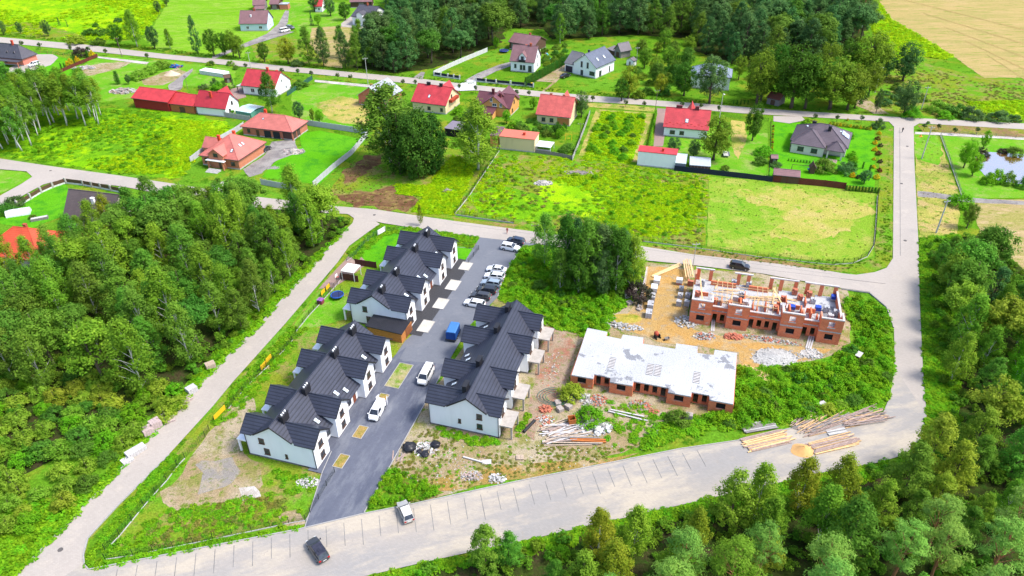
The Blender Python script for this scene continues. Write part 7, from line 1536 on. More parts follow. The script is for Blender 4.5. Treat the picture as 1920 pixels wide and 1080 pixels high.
# --- right side and bottom right
MIXR = [('birch', None, 'light green birch', 2), ('round', 'shrub', 'round light green tree', 2), ('round', 'aspen', 'round green tree', 2), ('aspen', None, 'leafy aspen', 2), ('birch', 'bright', 'fresh green young birch', 1), ('wood', None, 'dark leafy tree', 1)]
n3 = forest([(1762,520),(1820,500),(1880,540),(2000,620),(2000,860),(1830,830),(1790,800),(1775,680)], 4.2, MIXR, 9, 14, 'in the right wood', 'trees right of the right road', 1.2, marks=[(1760,520,'the head thicket'),(1900,560,'the dry field'),(1780,640,'the right road'),(1880,760,'the right picture edge'),(1780,790,'the road bend')])
n4 = forest([(1738,470),(1800,450),(1850,470),(1840,520),(1770,540),(1745,520)], 3.2, [('dkshrub', None, 'leafy thicket shrub', 2), ('aspen', None, 'young aspen', 1), ('shrub', 'bright', 'fresh green shrub', 1)], 6, 9, 'at the head of the thicket beside the right road', 'shrubs at the right road', 1.2)
n5 = forest([(1100,1030),(1280,995),(1420,970),(1560,945),(1690,905),(1790,850),(1960,880),(1960,1010),(1500,1060),(1280,1090),(1060,1130)], 4.0, [('aspen', None, 'leafy aspen', 2), ('birch', 'gold', 'yellowing birch', 1.3), ('round', 'shrub', 'round light green tree', 1), ('aspen', 'shrub', 'feathery light green aspen', 2), ('birch', 'gold', 'olive birch', .8), ('birch', None, 'light green birch', 2.5), ('pine', None, 'blue green pine', 1), ('dense', None, 'dark round maple', .5)], 7, 12, 'below the front road', 'trees below the front road', 1.2, marks=[(1100,950,'the open road'),(1300,900,'the parking lines'),(1500,880,'the sand heap'),(1680,860,'the road bend'),(1850,860,'the right wood'),(1600,960,'the pines')])
n6 = forest([(1280,1095),(1500,1065),(1960,1015),(2200,1100),(2200,1400),(900,1400),(1000,1200)], 4.2, [('pine', None, 'blue green pine', 6), ('pine', 'shrub', 'light green pine', 1), ('aspen', None, 'leafy aspen', 1)], 11, 15, 'in the bottom pine wood', 'pines at the bottom right', 1.2, marks=[(1100,1060,'the thicket'),(1300,1050,'the yellowing birches'),(1500,1040,'the dark maple'),(1700,1000,'the wood floor gap'),(1880,960,'the right picture edge')])
n7 = forest([(800,1075),(930,1050),(1080,1035),(1060,1130),(980,1180),(760,1180),(740,1110)], 3.0, [('shrub', 'bright', 'fresh green sapling shrub', 3), ('dkshrub', None, 'leafy shrub', 2), ('aspen', None, 'young aspen', 2)], 6, 9, 'below the front road', 'shrubs below the front road', 1.2, marks=[(800,1050,'its left end'),(930,1040,'its middle'),(1060,1010,'the first birches')])
# --- the forest at the top
MIXT = [('wood', None, 'dark forest tree', 4), ('aspen', 'wood', 'slender dark forest tree', 2.5), ('aspen', 'dkshrub', 'green forest tree', 1.6), ('round', 'wood', 'round dark forest tree', 2), ('round', 'dkshrub', 'round green forest tree', 1.2), ('birch', 'aspen', 'paler forest birch', .8), ('pine', 'wood', 'dark forest pine', .4)]
n8 = forest([(660,128),(745,138),(812,130),(862,110),(905,94),(940,82),(950,52),(1020,56),(1035,78),(1110,76),(1140,68),(1200,72),(1290,78),(1300,100),(1390,128),(1480,140),(1600,100),(1625,60),(1632,10),(1600,-18),(1000,-22),(890,-18),(870,20),(845,20),(820,-20),(740,-15),(735,40),(700,90)], 6.0, MIXT, 11.5, 20, 'in the top forest', 'trees of the forest at the top', 1.3, marks=[(705,30,'the steep grey roof'),(760,110,'the grey roofed barn'),(860,60,'the lime gap'),(900,90,'the pale concrete wall'),(985,60,'the brown barn'),(1060,40,'the pale birch'),(1130,40,'the modern house'),(1200,60,'the timber barn'),(1280,70,'the wild garden'),(1330,60,'the blue grey roof'),(1420,60,'the tall linden'),(1500,60,'the blue spruce'),(1580,40,'the pale linden row'),(1630,20,'the stubble field'),(960,10,'the top edge'),(1150,0,'the upper edge middle'),(1400,-5,'the upper edge right')])
n9 = forest([(575,122),(640,130),(700,134),(700,100),(660,95),(600,110)], 5.5, [('aspen', None, 'airy alder', 3), ('aspen', 'wood', 'dark alder', 2)], 11, 16, 'above the top road', 'alders above the top road', marks=[(585,80,'the yellowish tree'),(640,90,'the dry field'),(690,100,'the forest')])
forest([(1395,150),(1440,140),(1500,150),(1600,130),(1628,150),(1640,190),(1600,204),(1520,203),(1440,200),(1400,190)], 6.5, [('linden', None, 'pale linden', 2), ('linden', 'dense', 'green linden', 3), ('full', 'dkshrub', 'low green tree', 1)], 10, 15, 'in the linden belt', 'trees of the linden belt', marks=[(1420,150,'the woodshed'),(1500,150,'the blue spruce'),(1590,150,'the field corner')])
forest([(1200,95),(1290,98),(1300,150),(1250,175),(1195,150)], 7, [('linden', None, 'pale garden tree', 1), ('dense', 'dkshrub', 'green garden tree', 2)], 6, 10, 'in the wild garden', 'trees of the wild garden', marks=[(1210,110,'the white hut'),(1280,110,'the dark hedge'),(1230,165,'the golden tree')])
# --- pale stemmed birch grove on the left meadow
n10 = forest([(-80,292),(20,290),(60,280),(85,245),(130,238),(190,236),(215,222),(170,205),(60,200),(-80,215)], 3.3, [('grove', 'birch', 'bare stemmed birch', 4), ('grove', 'aspen', 'bare stemmed darker birch', 2)], 13, 17, 'in the meadow grove', 'birch grove on the meadow', 1.25, marks=[(20,220,'the left picture edge'),(90,200,'the mint dome'),(200,200,'the scrap heap'),(150,240,'its middle')])
# --- centre grove beside the parked cars
for k, (bx, by, ty) in enumerate([(1021,500,403),(1060,528,405),(1078,520,412),(1096,545,410),(1110,522,418),(1126,540,425),(1141,532,424),(1154,552,430),(1166,538,438),(1184,545,446),(1084,552,452),(1130,556,472),(1050,548,470)]):
    tpx('birch', ['thin birch alone at the left of the centre grove by the road', 'tall birch at the left shoulder of the centre grove', 'birch second from the left shoulder of the centre grove', 'tall birch left of the middle of the centre grove', 'birch behind the middle of the centre grove', 'birch in the middle of the centre grove', 'birch right behind the middle of the centre grove', 'front birch right of the middle of the centre grove', 'birch at the right shoulder of the centre grove', 'yellow green birch at the right end of the centre grove', 'short birch in front of the left part of the centre grove', 'short birch in front of the middle of the centre grove', 'short birch at the left foot of the centre grove'][k], bx, by, ty, 1.15, ['aspen', 'dense', 'wood'][k%3] if k not in (9,) else None, 'grove beside the parked cars')
forest([(1000,510),(1060,530),(1180,545),(1170,570),(1100,580),(1010,560)], 2.6, [('dkshrub', None, 'dark shrub', 3), ('shrub', 'bright', 'fresh green shrub', 1)], 6, 10, 'under the grove beside the parked cars', 'shrubs under the grove', 1.1)
forest([(960,490),(1000,490),(1040,560),(1150,600),(1140,625),(1060,615),(985,580),(950,550)], 2.4, [('shrub', 'bright', 'bright green shrub', 3), ('dkshrub', None, 'green shrub', 2)], 4, 6.5, 'in the weeds between the parked cars and the slab building', 'shrubs in the weeds by the cars', 1.3)
forest([(1395,700),(1560,690),(1620,640),(1600,580),(1650,590),(1668,650),(1660,730),(1630,762),(1400,800),(1330,800),(1380,770)], 2.6, [('shrub', 'bright', 'bright green shrub', 2), ('dkshrub', None, 'green shrub', 3), ('shrub', None, 'yellow green shrub', 1)], 4.5, 7.5, 'in the weeds inside the road bend', 'shrubs inside the road bend', 1.35)
tpx('purple', 'dark red shrub beside the tall pallet stack', 1196, 560, 520, 1.0); tpx('shrub', 'round bush before the left wing of the slab building', 1070, 745, 715, 1.3); tpx('shrub', 'wide low bush beside the crate pallets', 1105, 788, 765, 1.6, 'bright'); tpx('dkshrub', 'bush in front of the third wing of the slab building', 1270, 790, 765, 1.3)
tpx('birch', 'thin pale sapling behind the second terrace row by the road', 789, 423, 385, .7, 'gold')
# --- single trees of the gardens and roadsides: kind, base, top, label
for kind, bx, by, ty, w, leaf, lab in [
 ('dense',8,66,38,.9,'wood','dark round tree at the left edge above the top road'),('dense',40,64,40,.8,'wood','dark egg shaped tree, second from the left above the top road'),('dense',91,68,37,.9,'wood','dark round tree above the salmon house, third along the road'),('spruce',112,48,32,.9,None,'small dark pine in the lime field'),('spruce',127,50,38,.8,None,'smaller dark pine beside it in the lime field'),
 ('dense',222,86,44,1.0,None,'broad dark tree beside the wooden pole above the road'),('birch',258,88,20,1.2,None,'tall airy birch above the top road'),('dense',291,92,46,.85,'wood','dark round tree right of the tall airy birch'),('birch',320,92,55,1.2,None,'pale birch right of the dark round tree'),('aspen',372,102,30,.7,'wood','leaning slender poplar above the road'),('dense',402,106,53,.8,None,'dark tree at the left of the farm track mouth'),('dense',422,105,58,.7,None,'dark tree right beside the farm track mouth'),('dense',438,106,55,.8,'linden','green tree in the middle of the farm track row'),('linden',450,110,62,.8,None,'light green tree at the right of the farm track row'),('dense',497,117,78,.9,None,'small round tree below the blue cottage'),('linden',541,120,70,1.0,'gold','yellowish tree right of the blue cottage drive'),('aspen',580,122,50,1.1,None,'airy alder left of the alder row'),
 ('dense',298,26,0,.8,'wood','dark tree at the top edge left of the hay field'),('dense',313,12,-14,.9,'wood','dark tree at the very top left of the hay field'),('dense',590,22,-10,1.0,'wood','dark tree beside the hidden red roof'),('dense',620,30,-8,1.0,'wood','dark round tree left of the pale curved drive'),('dense',648,38,2,1.1,None,'broad green tree beside the curved drive'),('spruce',725,18,-8,.9,None,'blue spruce behind the white house with steep roof'),('linden',597,48,24,.9,'bright','yellow green bush tree beside the small spruce'),('spruce',585,48,22,.9,None,'small spruce left of the yellow green bush tree'),
 ('full',752,326,203,.82,'deep','huge dark green tree on the mown strip, left stem of the clump'),('full',782,333,192,.85,'deep','huge dark green tree on the mown strip, middle of the clump'),('full',810,323,207,.8,'deep','huge dark green tree on the mown strip, right stem of the clump'),('birch',733,305,160,2.0,'aspen','weeping birch behind the huge dark tree'),('birch',897,318,192,1.6,'birch','tall weeping birch beside the orange garage'),('birch',880,300,225,1.2,'aspen','lower birch beside the tall weeping one'),('dense',712,278,246,.8,'wood','small tree at the end of the concrete fence'),
 ('birch',511,212,136,1.2,'dense','dark leaning birch in front of the red roofed white house'),('dense',562,224,188,.95,'wood','dark round tree above the concrete fence'),('linden',600,232,206,.9,'bright','bright small tree above the concrete fence'),('dense',587,228,202,.7,'linden','pale small tree beside the dark round one above the fence'),
 ('dense',1410,264,192,.75,None,'dark egg shaped tree on the lawn below the road'),('linden',1337,300,218,1.05,'linden','broad light green tree beside the tin sheds'),('dense',1262,290,256,1.2,'wood','dark bushy tree behind the white garage block'),('dense',1300,295,262,1.2,'wood','dark bushy tree between white garage and broad garden tree'),
 ('dense',1282,180,114,1.0,None,'green conical tree left of the blue grey hipped roof'),('dense',1330,194,101,.95,'wood','tall dark tree in front of the blue grey hipped roof'),('linden',1384,150,103,1.0,None,'green tree behind the blue grey hipped roof'),('linden',1418,196,92,.95,'linden','tall yellow green linden above the road'),('linden',1483,203,84,1.1,'dense','big green linden, left of the twin trunks'),('linden',1509,204,105,1.0,'dense','big green linden, right of the twin trunks'),('linden',1555,206,105,1.15,None,'pale green linden above the bungalow'),('linden',1588,206,120,1.0,'linden','pale green linden at the right end of the row'),('linden',1625,150,58,1.15,'linden','tall pale tree at the field corner of the forest'),('dense',1655,150,95,.9,'wood','dark tree left of the lone concrete pole'),('dense',1692,152,78,1.0,'wood','big dark tree at the lime strip edge'),('dense',1642,212,165,.5,'wood','thin young tree at the track mouth'),('dense',1694,216,150,.9,'wood','dark fir like tree at the crossing'),('spruce',1482,105,66,.8,'spruce','blue spruce behind the lindens'),('linden',1460,130,95,1.0,'gold','yellowing tree behind the lindens'),
 ('linden',1178,185,122,1.0,'gold','golden green tree right of the modern house'),('dense',1165,190,145,1.0,None,'dark bush tree at the foot of the golden tree'),('linden',1237,178,138,1.0,'gold','yellow tree left of the conical green tree'),('linden',930,92,68,.9,'bright','bright green tree beside the dark blue trampoline'),('birch',1050,82,26,1.1,'aspen','pale birch in front of the dark forest'),
 ('linden',950,232,205,.9,'bright','bright garden tree beside the orange house'),('dense',880,232,205,1.2,'wood','dark garden tree between cream and orange houses'),('dense',1090,220,170,.8,'wood','dark tree at the right gable of the coral roof'),('linden',1000,205,182,1.0,'bright','garden tree between orange and coral roof houses'),('linden',1045,255,228,1.0,'dense','apple tree before the coral roof house'),('linden',1058,250,230,.9,'dense','small fruit tree by the yellow swing'),
 ('bright',962,240,222,1.0,None,'bright conical bush below the orange house'),('dkshrub',975,250,232,1.2,None,'dark garden bush behind the cream garage'),('dkshrub',1025,248,230,1.2,None,'garden bush before the cream wall of the coral roof house'),('dkshrub',1064,285,264,1.3,None,'round bush in the corner by the grey wall'),
 ('linden',1843,278,244,.7,'bright','young bright tree at the pond bank'),('dense',1806,315,258,.8,'bright','bright green tree at the left of the pond, upper'),('dense',1822,330,285,.9,'bright','bright green tree at the left of the pond, lower'),('bright',1850,345,318,.8,None,'round shrub on the near pond bank, left'),('bright',1868,342,314,.9,None,'round shrub on the near pond bank, middle'),('bright',1888,345,318,.9,'dkshrub','round shrub on the near pond bank, right'),('dkshrub',1918,352,325,.9,None,'shrub at the right end of the near pond bank'),('purple',1838,292,274,1.4,None,'dark purple shrub on the far pond bank'),('purple',1880,286,276,1.8,None,'wide dark purple shrub on the far pond bank'),('dkshrub',1900,290,270,1.4,None,'green shrub on the far pond bank'),
 ('dkshrub',1740,232,226,1.0,None,'small dark fir shrub at the crossing corner'),('dense',1812,428,380,.75,'dkshrub','dense bush at the edge of the dry field'),('dkshrub',1800,385,355,1.2,'bright','roadside bush above the dense field bush'),
 ('dkshrub',145,82,60,1.4,'shrub','grey willow bush above the top road'),('dkshrub',168,66,49,1.4,None,'round green bush in the lime field, left'),('dkshrub',190,66,48,1.4,None,'round green bush in the lime field, right'),('dkshrub',185,84,68,1.7,None,'wide green bush above the top road'),('dkshrub',222,42,31,1.5,'wood','dark bush in the lime field'),('dkshrub',180,50,40,1.2,None,'small green bush in the lime field'),('dkshrub',558,124,106,1.3,'wood','dark bush below the golden roadside tree'),
 ('dkshrub',262,148,125,1.4,'shrub','willow bush in the farm hedge, lower'),('dkshrub',283,138,116,1.4,'shrub','willow bush in the farm hedge, middle'),('dkshrub',305,128,108,1.4,'shrub','willow bush in the farm hedge, upper'),('dense',242,158,138,.9,'wood','round dark tree beside the scrap heap'),('thuja',222,158,132,1.6,None,'columnar dark conifer behind the birches'),('dkshrub',382,168,153,1.2,'wood','dark round bush in the farm yard'),('dkshrub',410,172,150,1.1,'bright','clipped conical bush beside the dark red roof'),('dkshrub',422,170,152,1.1,None,'clipped green bush behind the dark red roof'),('spruce',438,165,140,.8,None,'blue spruce beside the tool shed'),('dkshrub',404,160,143,.9,'wood','dark small conifer left of the clipped bushes'),('dkshrub',432,122,112,1.4,'shrub','pale roadside bush left of the twin pole'),('dkshrub',443,130,120,1.2,None,'roadside bush by the twin pole'),('dkshrub',395,122,112,1.4,'shrub','pale roadside bush behind the hotbeds'),('dkshrub',562,164,146,1.6,None,'grey green bush inside the green fence'),('dkshrub',435,214,203,.9,'bright','round clipped bush at the white farmhouse gable'),
 ('thuja',104,137,124,1.2,None,'dark thuja column left of the red brown fence'),('thuja',116,130,117,1.2,None,'dark thuja column in the middle of the red brown fence'),('thuja',122,129,117,1.2,None,'second dark thuja column at the red brown fence'),('yellow',132,124,107,.8,None,'yellow conifer at the red brown fence, lower'),('yellow',146,117,103,.8,None,'yellow conifer at the red brown fence, middle'),('thuja',140,119,106,1.3,None,'dark thuja between the yellow conifers'),('yellow',173,106,92,.8,None,'yellow conifer at the red brown fence, upper'),('thuja',165,108,94,1.6,None,'green conifer beside the upper yellow one'),('purple',152,106,84,1.2,None,'bare purple bush beside the top road'),
 ('bright',1512,232,220,1.2,None,'clipped bright bush behind the plum roof'),('bright',1593,258,243,1.1,None,'clipped bright ball at the right of the plum roof'),('bright',1598,296,280,1.1,None,'clipped bright ball by the porch, upper'),('bright',1600,303,290,1.1,None,'clipped bright ball by the porch, lower'),('dkshrub',1545,320,294,1.3,None,'feathery green bush left of the garden steps'),('dkshrub',1555,317,298,1.1,'bright','feathery green bush right against the steps'),('dkshrub',1585,324,300,1.2,'wood','dark conifer bush right of the garden steps'),('dkshrub',1597,318,300,1.0,None,'green conifer bush by the porch'),('dense',1620,344,318,1.2,'wood','dark tree at the lower corner of the bungalow garden'),('thuja',1617,316,303,1.3,None,'narrow conifer on the bungalow lawn, left'),('thuja',1630,322,308,1.3,None,'narrow conifer on the bungalow lawn, right'),('dkshrub',1646,240,219,1.0,'wood','dark conifer at the crossing corner of the bungalow garden'),('yellow',1589,226,224,.8,None,'yellow topiary behind the bungalow'),
 ('dkshrub',1432,290,268,1.3,'bright','bright bush left of the red flower row'),('dkshrub',1425,308,290,1.4,None,'bushy garden patch shrub above the navy fence'),('dkshrub',1455,312,300,1.6,'wood','dark garden hedge bush'),('dkshrub',1360,318,308,1.4,None,'low bush above the navy fence'),
 ('dkshrub',30,385,362,1.3,'wood','dark bush at the left end of the stone pillar wall'),('dkshrub',10,400,375,1.3,None,'green bush beside the white polytunnel'),('dkshrub',62,410,400,1.2,None,'low bush right of the white polytunnel'),('dense',1370,70,20,1.0,'wood','tall dark tree in the gap of the forest'),
 ('dkshrub',1760,210,185,1.6,'shrub','large bush past the crossing above the road'),('dkshrub',1790,215,190,1.6,None,'green bush above the road past the crossing'),('dkshrub',1770,222,205,1.6,'bright','bright roadside bush past the crossing'),('dkshrub',1820,222,195,1.5,'wood','dark roadside bush past the crossing'),('dkshrub',1870,226,203,1.6,'wood','dark round bush beside the lime strip, left'),('dkshrub',1900,227,212,1.4,'wood','dark round bush beside the lime strip, right'),('dkshrub',1710,222,200,1.5,'bright','bright bush right of the dark crossing tree')]:
    tpx(kind, lab, bx, by, ty, w, leaf)
# garden shrubs of the plots that read as one planting
forest([(1128,215),(1208,220),(1195,265),(1180,300),(1100,296),(1112,255)], 3.2, [('shrub', 'bright', 'bright green garden shrub', 3), ('dkshrub', None, 'dark green garden shrub', 2)], 5, 9, 'in the overgrown plot between two houses', 'shrubs in the overgrown plot', 1.2)
forest([(1195,135),(1290,120),(1295,165),(1240,185),(1190,185)], 4.5, [('dkshrub', None, 'green garden shrub', 3), ('shrub', 'linden', 'pale garden shrub', 2)], 8, 13, 'in the wild garden right of the modern house', 'shrubs in the wild garden', 1.2)
forest([(1015,100),(1060,85),(1065,112),(1020,130)], 4.0, [('dkshrub', None, 'garden shrub', 3), ('shrub', 'linden', 'pale garden shrub', 1)], 7, 10, 'between the dormer house and the modern house', 'shrubs between the two upper houses', 1.2)
forest([(860,205),(890,215),(900,245),(870,250),(845,225)], 3.0, [('dkshrub', None, 'garden shrub', 3), ('full', 'dkshrub', 'garden tree', 1), ('shrub', 'bright', 'bright garden shrub', 1)], 7, 13, 'in the garden between cream and orange houses', 'shrubs behind the carport', 1.2)
forest([(985,225),(1000,230),(1060,250),(1050,275),(960,250),(960,232)], 2.8, [('dkshrub', None, 'garden shrub', 3), ('full', 'bright', 'bright garden tree', .5), ('shrub', 'bright', 'bright garden shrub', 1)], 6, 11, 'in the garden above the cream garage', 'shrubs above the cream garage', 1.1)
forest([(690,165),(770,175),(760,200),(700,200)], 4, [('dkshrub', None, 'wild shrub', 2), ('shrub', 'linden', 'pale wild shrub', 1)], 5, 8, 'around the brick barn', 'shrubs around the brick barn', 1.2)
forest([(1655,160),(1700,165),(1740,195),(1700,215),(1655,205)], 4, [('dkshrub', None, 'wild shrub', 2), ('dkshrub', 'wood', 'dark wild shrub', 2)], 7, 12, 'in the scrub above the crossing', 'shrubs above the crossing', 1.3)
for k, (x, y) in enumerate([(43,80),(77,83),(134,89),(168,91),(200,95),(278,103),(399,117),(462,122),(530,131),(560,132),(585,136),(634,140),(658,143),(756,152),(779,153),(861,161),(892,164),(969,172),(992,173),(1111,183),(1173,191),(1207,193),(1278,194),(1313,197),(1347,202),(1527,217),(1568,219),(1614,220),(1731,235),(1758,236),(1788,243),(1830,242)]):
    p = G(x, y+10); h = max(2.0, min(4.2, zat(p.x, p.y, y-4.5))); tree('ball', 'clipped ball tree on a thin stem in the row along the top road', p, h, 'clipped ball trees along the top road', 1.05)
# flower borders
for k, (x, y) in enumerate([(1648,252),(1645,262),(1640,270),(1650,275),(1640,283),(1647,290),(1638,300),(1650,305),(1637,315),(1648,322),(1643,335),(1610,335),(1598,332)]):
    tree(['yellow', 'red', 'yellow', 'purple'][k%4], ['yellow', 'red brown', 'yellow', 'dark red'][k%4]+' border shrub along the right side of the bungalow lawn', G(x, y), random.uniform(1.0, 1.7), 'border shrubs of the bungalow', 1.0)
for k in range(13): tree(['yellow', 'gold', 'thuja'][k%3] if k%3 != 2 else 'gold', 'small golden conifer in the hedge behind the bungalow', G(1556+6.3*k, 233+.75*k+2), 1.5, 'golden conifers behind the bungalow', .6)
for k in range(10): tree(['red', 'gold', 'yellow'][k%3], 'low red and yellow shrub in the row left of the bungalow', G(1450-.3*k, 238+5*k), .9, 'red and yellow row shrubs', .8)
# hedges: one thing each, its plants are its parts
def hedge(label, a, b, step, h, wide=1.0, leaf=None):
    A_, B_ = G(*a), G(*b); n = max(2, int((B_-A_).length/step)); T = thing('hedge', label, 'hedge', A_, 0)
    for i in range(n+1):
        pr = random.choice(protos('thuja', leaf)); s = h/pr[2]*random.uniform(.93, 1.05); p = (B_-A_)*(i/n); o = put('hedge_plant', pr[1], T, p, (0,0,random.random()*6), (s*wide, s*wide, s))
hedge('tall dark thuja hedge beside the sandy drive of the modern house', (986,162), (1064,118), .85, 3.6, 1.6)
hedge('clipped green hedge along the red paved drive', (1211,300), (1230,214), .7, 1.6, 2.2, 'bright')
hedge('short row of young thujas beside the yellow green linden', (1375,196), (1402,196), 1.1, 1.8, 1.3)
hedge('clipped dark hedge strip below the beige bungalow', (1478,302), (1535,308), .8, .9, 2.0)
hedge('dark green hedge continuing the red brown board fence', (1586,357), (1646,362), .8, 1.7, 2.0)
hedge('dark hedge behind the wild garden at the forest edge', (1245,112), (1290,118), .9, 2.4, 1.6)
# ================================================================== LOW GROWTH
def grow(label, key, pts, d, s0, s1, thin=None, sz=1.0, name='weeds', cat='weeds'): scatter(name, label, cat, key, pts_in(pts, d, True, thin), s0, s1, sz=sz)
grow('tall green weeds on the bank between wood and left road', 'green', [(640,438),(662,417),(560,545),(495,606),(385,712),(230,880),(57,1056),(-60,1180),(-200,1180),(-200,990),(160,930),(340,745),(480,575)], 2.2, .9, 1.8)
grow('undergrowth on the floor of the left wood', 'bush', [(-200,520),(120,500),(240,380),(480,385),(640,408),(655,420),(490,595),(385,700),(330,760),(-200,1000)], .16, .8, 1.6)
grow('undergrowth on the floor of the right wood', 'bush', [(1735,460),(1830,440),(2100,640),(2100,1300),(700,1300),(760,1085),(1187,985),(1450,925),(1690,868),(1760,790)], .2, .8, 1.6)
grow('green weeds along the lower edge of the front road', 'green', [(1724,448),(1790,440),(1800,800),(1740,870),(1500,935),(1280,972),(1010,1032),(810,1076),(640,1115),(640,1098),(1007,1012),(1187,970),(1393,923),(1647,870),(1698,855),(1730,822),(1738,780)], 2.2, .8, 1.5)
grow('bright weeds inside the road bend', 'green', [(1385,690),(1540,685),(1610,640),(1580,560),(1640,565),(1672,610),(1675,690),(1668,740),(1640,772),(1400,800),(1290,815),(1200,845),(1230,800),(1380,770)], 2.0, .9, 1.7)
grow('bushy weeds inside the road bend', 'gbush', [(1390,700),(1560,690),(1620,640),(1590,560),(1640,565),(1672,610),(1672,690),(1640,765),(1400,800),(1300,812)], .35, .8, 1.4)
grow('bright weeds between the parked cars and the slab building', 'green', [(955,480),(985,464),(1200,490),(1200,545),(1150,590),(1130,640),(1060,620),(985,590),(940,560)], 2.2, .9, 1.8)
grow('bushy weeds between the parked cars and the grove', 'gbush', [(960,480),(990,470),(1195,500),(1190,545),(1150,590),(1130,630),(1060,615),(985,590),(945,555)], .4, .8, 1.4)
grow('green weeds of the corner plot', 'green', [(160,1052),(166,1012),(325,850),(345,872),(215,1010),(240,1040),(560,985),(560,992),(170,1067)], 2.5, .6, 1.2)
grow('mixed weeds of the corner plot', 'green', [(205,1030),(300,960),(440,940),(520,880),(590,890),(600,910),(560,975),(400,1005),(220,1045)], 2.2, .5, 1.1, .12)
grow('reddish dry weeds of the corner plot', 'olive', [(250,1010),(330,960),(480,930),(540,940),(520,980),(300,1030)], 1.5, .5, 1.0, .1)
grow('weeds behind the first terrace row', 'green', [(395,800),(440,722),(545,615),(580,615),(520,690),(460,760),(430,790)], 2.0, .6, 1.2)
grow('clipped verge weeds at the corner of the second row', 'green', [(650,470),(712,424),(760,422),(830,436),(905,447),(892,470),(860,458),(760,440),(720,440),(668,490)], 2.5, .7, 1.3)
grow('weeds on the rubbish ground below the third row', 'olive', [(690,955),(720,890),(800,800),(930,830),(1100,840),(1250,830),(1060,880),(900,910),(790,942)], 2.4, .25, .55, .12)
grow('green tufts on the rubbish ground below the third row', 'green', [(690,955),(720,890),(800,820),(930,835),(1100,845),(1250,832),(1060,875),(900,905),(790,938)], .7, .25, .55, .09)
grow('green weeds at the foot of the third row gable', 'green', [(808,800),(850,805),(935,826),(930,838),(870,832),(820,815)], 2.5, .5, 1.1)
grow('lush weeds at the drive and front road corner', 'gbush', [(690,955),(700,920),(740,875),(790,900),(830,925),(800,938)], 1.3, .45, .85)
grow('weeds beside the balconies of the third row', 'green', [(945,830),(955,800),(990,720),(1010,660),(1015,690),(1000,750),(985,800),(965,830)], 1.8, .6, 1.3, .2)
grow('weeds and grass before the slab building', 'green', [(1020,810),(1075,700),(1120,740),(1300,790),(1380,775),(1300,815),(1220,840),(1140,850),(1130,810)], 1.3, .5, 1.1, .12)
grow('lime goldenrod of the middle lot', 'lime', [(1015,340),(1100,322),(1250,342),(1318,350),(1300,440),(1230,440),(1100,415),(1010,385)], 1.5, .7, 1.4, .05)
grow('green bushy weeds of the middle lot', 'gbush', [(960,310),(1100,330),(1318,345),(1312,450),(1200,445),(1000,425),(880,398)], .07, .5, 1.0, .05)
grow('tall green herbs of the middle lot', 'green', [(922,290),(1080,297),(1330,332),(1320,455),(1200,450),(960,415),(862,398)], .4, .6, 1.3, .045)
grow('green weeds of the middle lot', 'lime', [(922,288),(1000,292),(1080,295),(1330,330),(1322,460),(1200,452),(1000,432),(966,418),(860,400)], .7, .6, 1.2, .05)
grow('dry herbs at the edges of the middle lot', 'olive', [(922,288),(1000,292),(1080,295),(1330,330),(1322,460),(1200,452),(1000,432),(966,418),(860,400)], .2, .6, 1.0, .1)
grow('lime weeds right of the huge dark tree', 'lime', [(738,345),(800,350),(850,290),(895,310),(878,345),(855,402),(800,402),(770,398),(795,368),(745,365)], 1.8, .7, 1.4)
grow('lime goldenrod meadow beside the brick houses', 'lime', [(230,215),(420,232),(435,244),(380,282),(340,332),(220,322),(100,300),(150,250)], 1.2, .8, 1.5, .05)
grow('dark bushy herbs of the birch meadow', 'gbush', [(60,240),(200,225),(330,240),(320,320),(220,322),(60,296)], .14, .6, 1.1, .05)
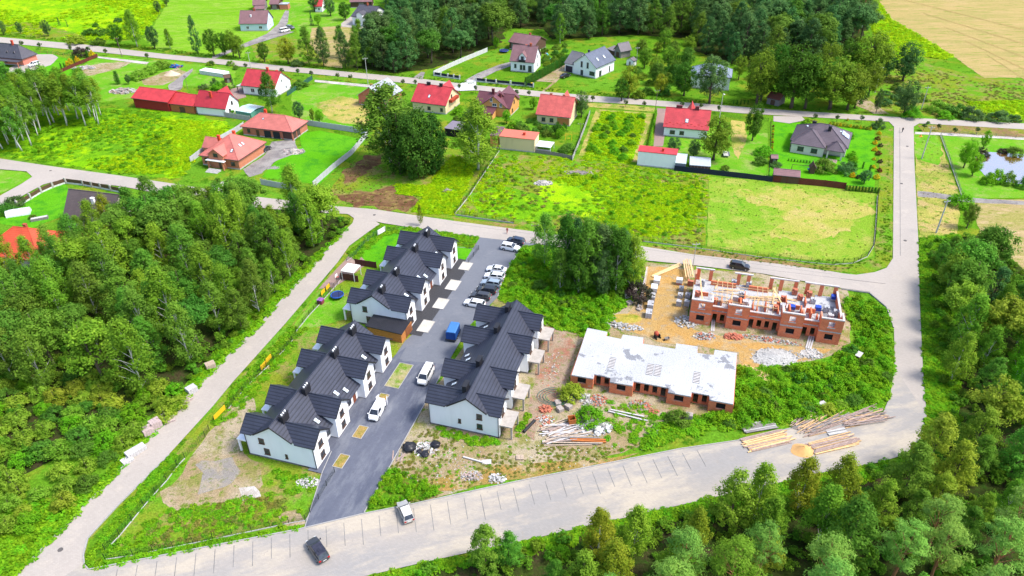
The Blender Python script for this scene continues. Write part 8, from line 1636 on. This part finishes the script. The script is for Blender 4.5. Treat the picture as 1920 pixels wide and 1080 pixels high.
grow('green herbs of the birch meadow', 'green', [(-60,215),(170,205),(300,210),(340,330),(220,326),(0,292),(-60,288)], .7, .8, 1.5, .06)
grow('lime herbs of the far left field', 'lime', [(-100,5),(318,-8),(295,30),(262,72),(150,78),(0,62)], .35, 1.2, 2.4, .03)
grow('lime strip beside the stubble field', 'lime', [(1635,8),(1650,6),(1670,36),(1790,106),(1770,112),(1720,104),(1690,118),(1650,90),(1630,40)], .6, 1.0, 1.8)
grow('lime clumps past the crossing', 'lime', [(1815,192),(1960,188),(1960,224),(1900,226),(1830,212)], .8, 1.0, 1.8)
grow('lime weeds of the overgrown plot', 'lime', [(1130,208),(1212,215),(1200,262),(1180,308),(1095,298),(1110,250)], 1.0, .8, 1.5)
grow('dry grass tufts of the mown lot', 'straw', [(1330,332),(1440,338),(1640,362),(1636,480),(1600,492),(1500,486),(1325,462)], .15, .4, .8, .08, name='grass', cat='grass')
grow('green grass tufts of the mown lot', 'grass', [(1330,332),(1440,338),(1640,362),(1636,480),(1600,492),(1500,486),(1325,462)], .12, .4, .8, .06, name='grass', cat='grass')
grow('dry tufts of the roadside strip', 'straw', [(1714,250),(1756,252),(1800,370),(1795,440),(1724,448)], .3, .4, .8, name='grass', cat='grass')
grow('tufts of the verge along the middle road', 'grass', [(1190,455),(1500,490),(1640,482),(1674,240),(1674,495),(1540,510),(1300,480)], 1.2, .6, 1.1, name='grass', cat='grass')
grow('dry tufts of the mown strip by the huge tree', 'straw', [(620,352),(692,268),(740,300),(740,345),(790,372),(765,400),(625,382)], .7, .6, 1.1, .1, name='grass', cat='grass')
grow('roadside grass above the top road', 'grass', [(-60,58),(200,80),(640,128),(900,156),(1300,188),(1660,214),(1660,218),(1300,194),(900,160),(640,133),(200,86),(-60,62)], .8, .8, 1.5, name='grass', cat='grass')
grow('scrub of the slope below the stubble field', 'olive', [(1620,150),(1700,120),(1845,148),(1960,155),(1960,190),(1800,205),(1680,215)], .5, .5, 1.0, .06)
print('TREES', n1, n1b, n2, n3, n4, n5, n6, n7, n8, n9, n10)
